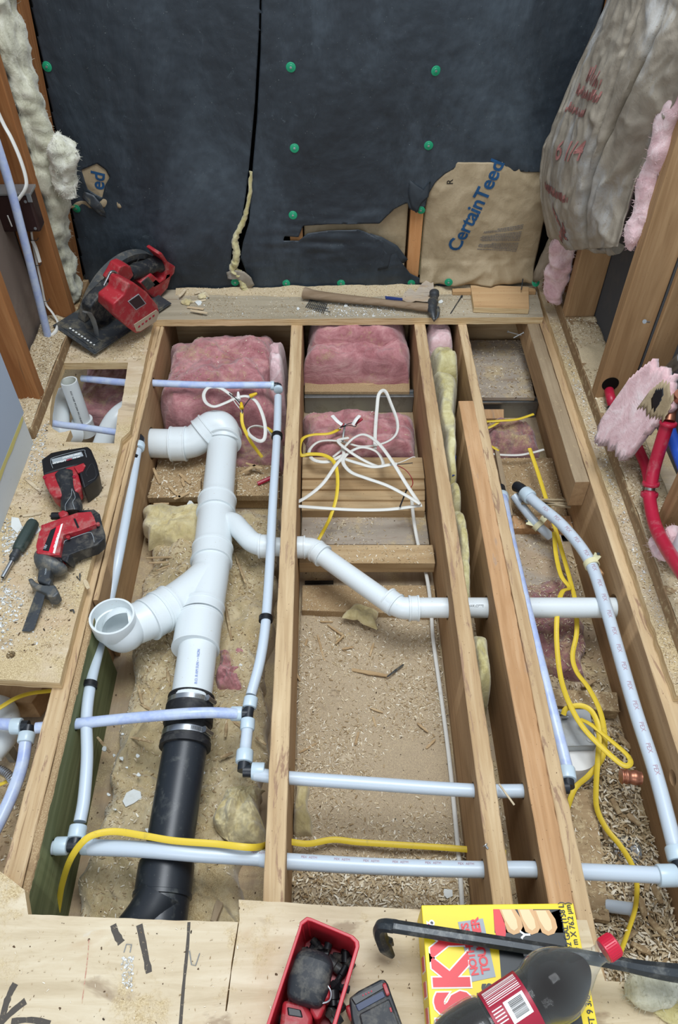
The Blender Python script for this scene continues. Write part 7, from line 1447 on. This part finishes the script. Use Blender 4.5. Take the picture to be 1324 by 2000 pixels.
flake([(588, 1592), (604, 1590), (606, 1600), (596, 1604), (588, 1600)], ZF+.003, .006, 'small white chip beside the yellow wool tuft in the middle bay')
flake([(655, 1200), (672, 1198), (690, 1192), (688, 1200), (672, 1206), (658, 1205)], ZF+.004, .003, 'torn white paper scrap below the reddish strand board'); flake([(732, 1206), (742, 1214), (762, 1212), (770, 1204), (764, 1216), (745, 1222), (734, 1216)], ZF+.004, .003, 'curled white paper scrap under the elbow of the small drain pipe')
for a, b, s_ in ((205, 1463, 6), (223, 1476, 4), (238, 1483, 5), (248, 1500, 3), (269, 1477, 4), (272, 1515, 6), (213, 1553, 5), (226, 1582, 3), (290, 1622, 6), (266, 1768, 6), (397, 1510, 5), (480, 1515, 5), (371, 985, 7), (240, 1435, 3), (470, 1300, 4)):
    rj = random.Random(a*7+b); flake([(a+math.cos(k*.9)*s_*rj.uniform(.5, 1.25), b+math.sin(k*.9)*s_*rj.uniform(.4, 1.1)) for k in range(7)], -.158 if b > 1000 else -.186, .004, 'small white plaster chip among the sawdust on the tan wool', group='small plaster chips on the tan wool')
for a, b, s_ in ((860, 590, 5), (838, 588, 4), (790, 590, 3), (675, 598, 4), (582, 604, 3), (388, 592, 7), (402, 580, 6)): rj = random.Random(a*7+b); flake([(a+math.cos(k*.9)*s_*rj.uniform(.5, 1.25), b+math.sin(k*.9)*s_*rj.uniform(.4, 1.0)) for k in range(7)], ZD+.001, .003, 'small white plaster chip on the plywood ledge', group='plaster chips on the ledge')
# ledge things
bm = bmesh.new(); q = [P(a, b, ZD+.026) for a, b in [(926, 597), (1034, 600), (1033, 557), (919, 551)]]; hexa(bm, [(p.x, p.y, ZD+.001) for p in q], [(p.x, p.y, ZD+.020) for p in q], 1, 0); M['freshply'] = wood('fresh_plywood', 'a5825a', 'c6a074', 'd8b88c', 'x', fine=.35)
fin('plywood_offcut', bm, ['freshply', 'ply_edge'], None, 'rectangular plywood offcut on the ledge below the kraft paper', 'offcut', smooth=False, bevel=.001)
bm = bmesh.new(); q = P(905, 575, ZD); box(bm, (P(880, 560, ZD).x, YF-.050, ZD+.0003), (P(1040, 560, ZD).x, YF-.030, ZD+.014)); fin('wood_strip', bm, 'freshply', None, 'orange-brown wood strip behind the plywood offcut', 'strip', smooth=False, bevel=.001)
bm = bmesh.new(); tube(bm, [P(1021, 545, ZD+.045), P(1018, 566, ZD+.032)], .0018, 8); fin('nail', bm, 'darkmetal', None, 'dark nail standing by the plywood offcut', 'nail')
bm = bmesh.new(); tube(bm, [P(880, 612, ZD+.002), P(901, 579, ZD+.004)], .0017, 8); tube(bm, [P(901, 580, ZD+.004), P(902, 578, ZD+.004)], .0035, 8); fin('nail', bm, 'darkmetal', None, 'dark nail lying between the hammer head and the offcut', 'nail')
NS = thing('nail_strip', P(620, 598, ZD), 'strip of collated nails lying under the hammer handle end', 'nails')
for k in range(11):
    t_ = k/10; a = P(606+32*t_, 586+8*t_, ZD+.004); b = P(597+37*t_-3*t_, 600+12*t_, ZD+.003); bm = bmesh.new(); tube(bm, [a, b], .0014, 6); lathe(bm, a, b-a, [(0, .0026), (.001, .0026)], 8); fin('nail', bm, 'darkmetal', NS)
for k in range(2): bm = bmesh.new(); tube(bm, [P(601+2*k, 592+6*k, ZD+.0045), P(641+4*k, 603+6*k, ZD+.0045)], .0012, 6); fin('wire', bm, 'darkmetal', NS)
bm = bmesh.new(); q = [(784, 578), (790, 568), (801, 560), (812, 566), (824, 556), (838, 546), (846, 552), (848, 566), (842, 574), (852, 582), (836, 584), (812, 581), (798, 586)]
prism(bm, [(p.x, p.y) for p in Q(q, ZD+.03)], .0015, 0); bmesh.ops.subdivide_edges(bm, edges=bm.edges, cuts=2)
for v in bm.verts: v.co.z += ZD+.018+.26*max(0, v.co.y-2.14)+.006*noise.noise(v.co*30)
fin('paper_scrap', bm, 'gyp', None, 'torn beige paper scrap standing behind the hammer head', 'paper', smooth=False)
for (a, b, s_, lb) in (((395), 578, 10, 'yellowish wool crumb on the left part of the ledge'), ((365), 590, 9, 'pale chip pile on the left part of the ledge')):
    bm = bmesh.new(); c_ = P(a, b, ZD+.004); bmesh.ops.create_icosphere(bm, subdivisions=3, radius=.016)
    for v in bm.verts: v.co *= 1+.5*noise.noise(v.co*90+Vector((a, 0, 0))); v.co.z = max(-.003, v.co.z*.5)
    bmesh.ops.translate(bm, verts=bm.verts, vec=c_); fin('wool_crumb', bm, 'tan_wool_y', None, lb, 'insulation', ang=80)
for i, (a, b, c, d) in enumerate(((358, 592, 402, 586), (366, 600, 398, 604), (380, 574, 402, 566), (392, 568, 408, 580), (372, 606, 405, 612), (350, 580, 362, 566))): stick([(a, b), (c, d)], ZD+.002+.002*i, .010, .002, 'pale splinter in the little pile at the left of the ledge', 'ply_front', group='splinters on the ledge')
# nails here and there
def nail(pts, label, r=.0016, mat='galv', head=True, name='nail'):
    bm = bmesh.new(); tube(bm, pts, r, 8)
    if head: d = (Vector(pts[0])-Vector(pts[1])).normalized(); lathe(bm, Vector(pts[0]), d, [(0, r*2.4), (.0012, r*2.4)], 10)
    return fin(name, bm, mat, None, label, 'nail')
nail([PY(1259, 628, 1.562), PY(1268, 629, 1.581)], 'single bright nail sticking out of the wide right stud', .0022)
nail([P(992, 648, .004), P(1018, 655, -.012)], 'bright nail in the rear corner of the right bay, crossing another'); nail([P(1022, 650, .004), P(1003, 660, -.012)], 'second bright nail of the crossed pair in the right bay')
nail([P(156, 1120, ZD+.006), P(156, 1134, ZD+.002), P(150, 1126, ZD+.003)], 'bent rusty nail on the edge of the left plywood', .0018, 'darkmetal', False)
nail([P(137, 1192, ZD+.003), P(143, 1191, ZD+.006), P(145, 1197, ZD+.002)], 'curled rusty nail near the joist beside the open hub', .0018, 'darkmetal', False)
nail([P(948, 1651, .002), P(953, 1658, .001)], 'small grey screw on the top of the third joist', .002)
bm = bmesh.new(); tube(bm, [P(1165, 1108, -.06), P(1176, 1122, -.055)], [.005, .0045], 7); fin('wood_peg', bm, 'joist_warm', None, 'small broken wood peg below the cream strap', 'peg')
bm = bmesh.new(); tube(bm, smoothpath([P(975, 1532, -.02), P(988, 1550, -.012), P(1004, 1572, -.02)], 4), [.002]*9, 6); fin('wood_splinter', bm, 'ply_front', None, 'torn splinter hanging at the hole of the doubled joist', 'splinter')
bm = bmesh.new(); zz = ZF+.0005; tube(bm, [P(503, 945, -.165), P(530, 933, -.160)], .006, 8); fin('red_scrap', bm, 'label_red', None, 'scrap of red and black printed plastic right of the drain pipe', 'scrap')
# knot hole marks: round hole in wide stud, round knot
bm = bmesh.new(); c_ = PY(1287, 731, 1.5815); lathe(bm, c_, (0, -1, 0), [(0, .012), (.0004, .012), (.0005, .0001)], 24); fin('knot', bm, 'joist_side', S3, 'dark round knot', smooth=False)
wx = PY(1163, 757, 1.598)
bm = bmesh.new(); lathe(bm, Vector((.735, 1.5995, wx.z+.01)), (0, -1, 0), [(0, .022), (.0006, .022), (.0008, .0001)], 24); fin('notch', bm, 'dark', S2, 'painted dark shade of the drilled notch', smooth=False)  # flat near-black disc on the stud face, painting the shade inside the notch
# loose yellow wool at the lower right
q = P(1255, 1935, ZD); wallwool('wool_tuft', [(q.x-.02, q.y, ZD+.001, .010, .018), (q.x, q.y, ZD+.010, .034, .026), (q.x+.01, q.y, ZD+.02, .024, .02), (q.x+.01, q.y, ZD+.026, .008, .008)], 'mineral', 'wispy greenish wool tuft on the plywood at the lower right', 23, fib=200, amp=.012)
q = P(1315, 1965, ZD); wallwool('wool_tuft', [(q.x-.02, q.y, ZD+.001, .010, .018), (q.x, q.y, ZD+.010, .034, .026), (q.x+.01, q.y, ZD+.02, .02, .02), (q.x+.01, q.y, ZD+.024, .008, .008)], 'yellow_wool', 'yellow wool tuft in the lower right corner', 24, fib=150, amp=.012)
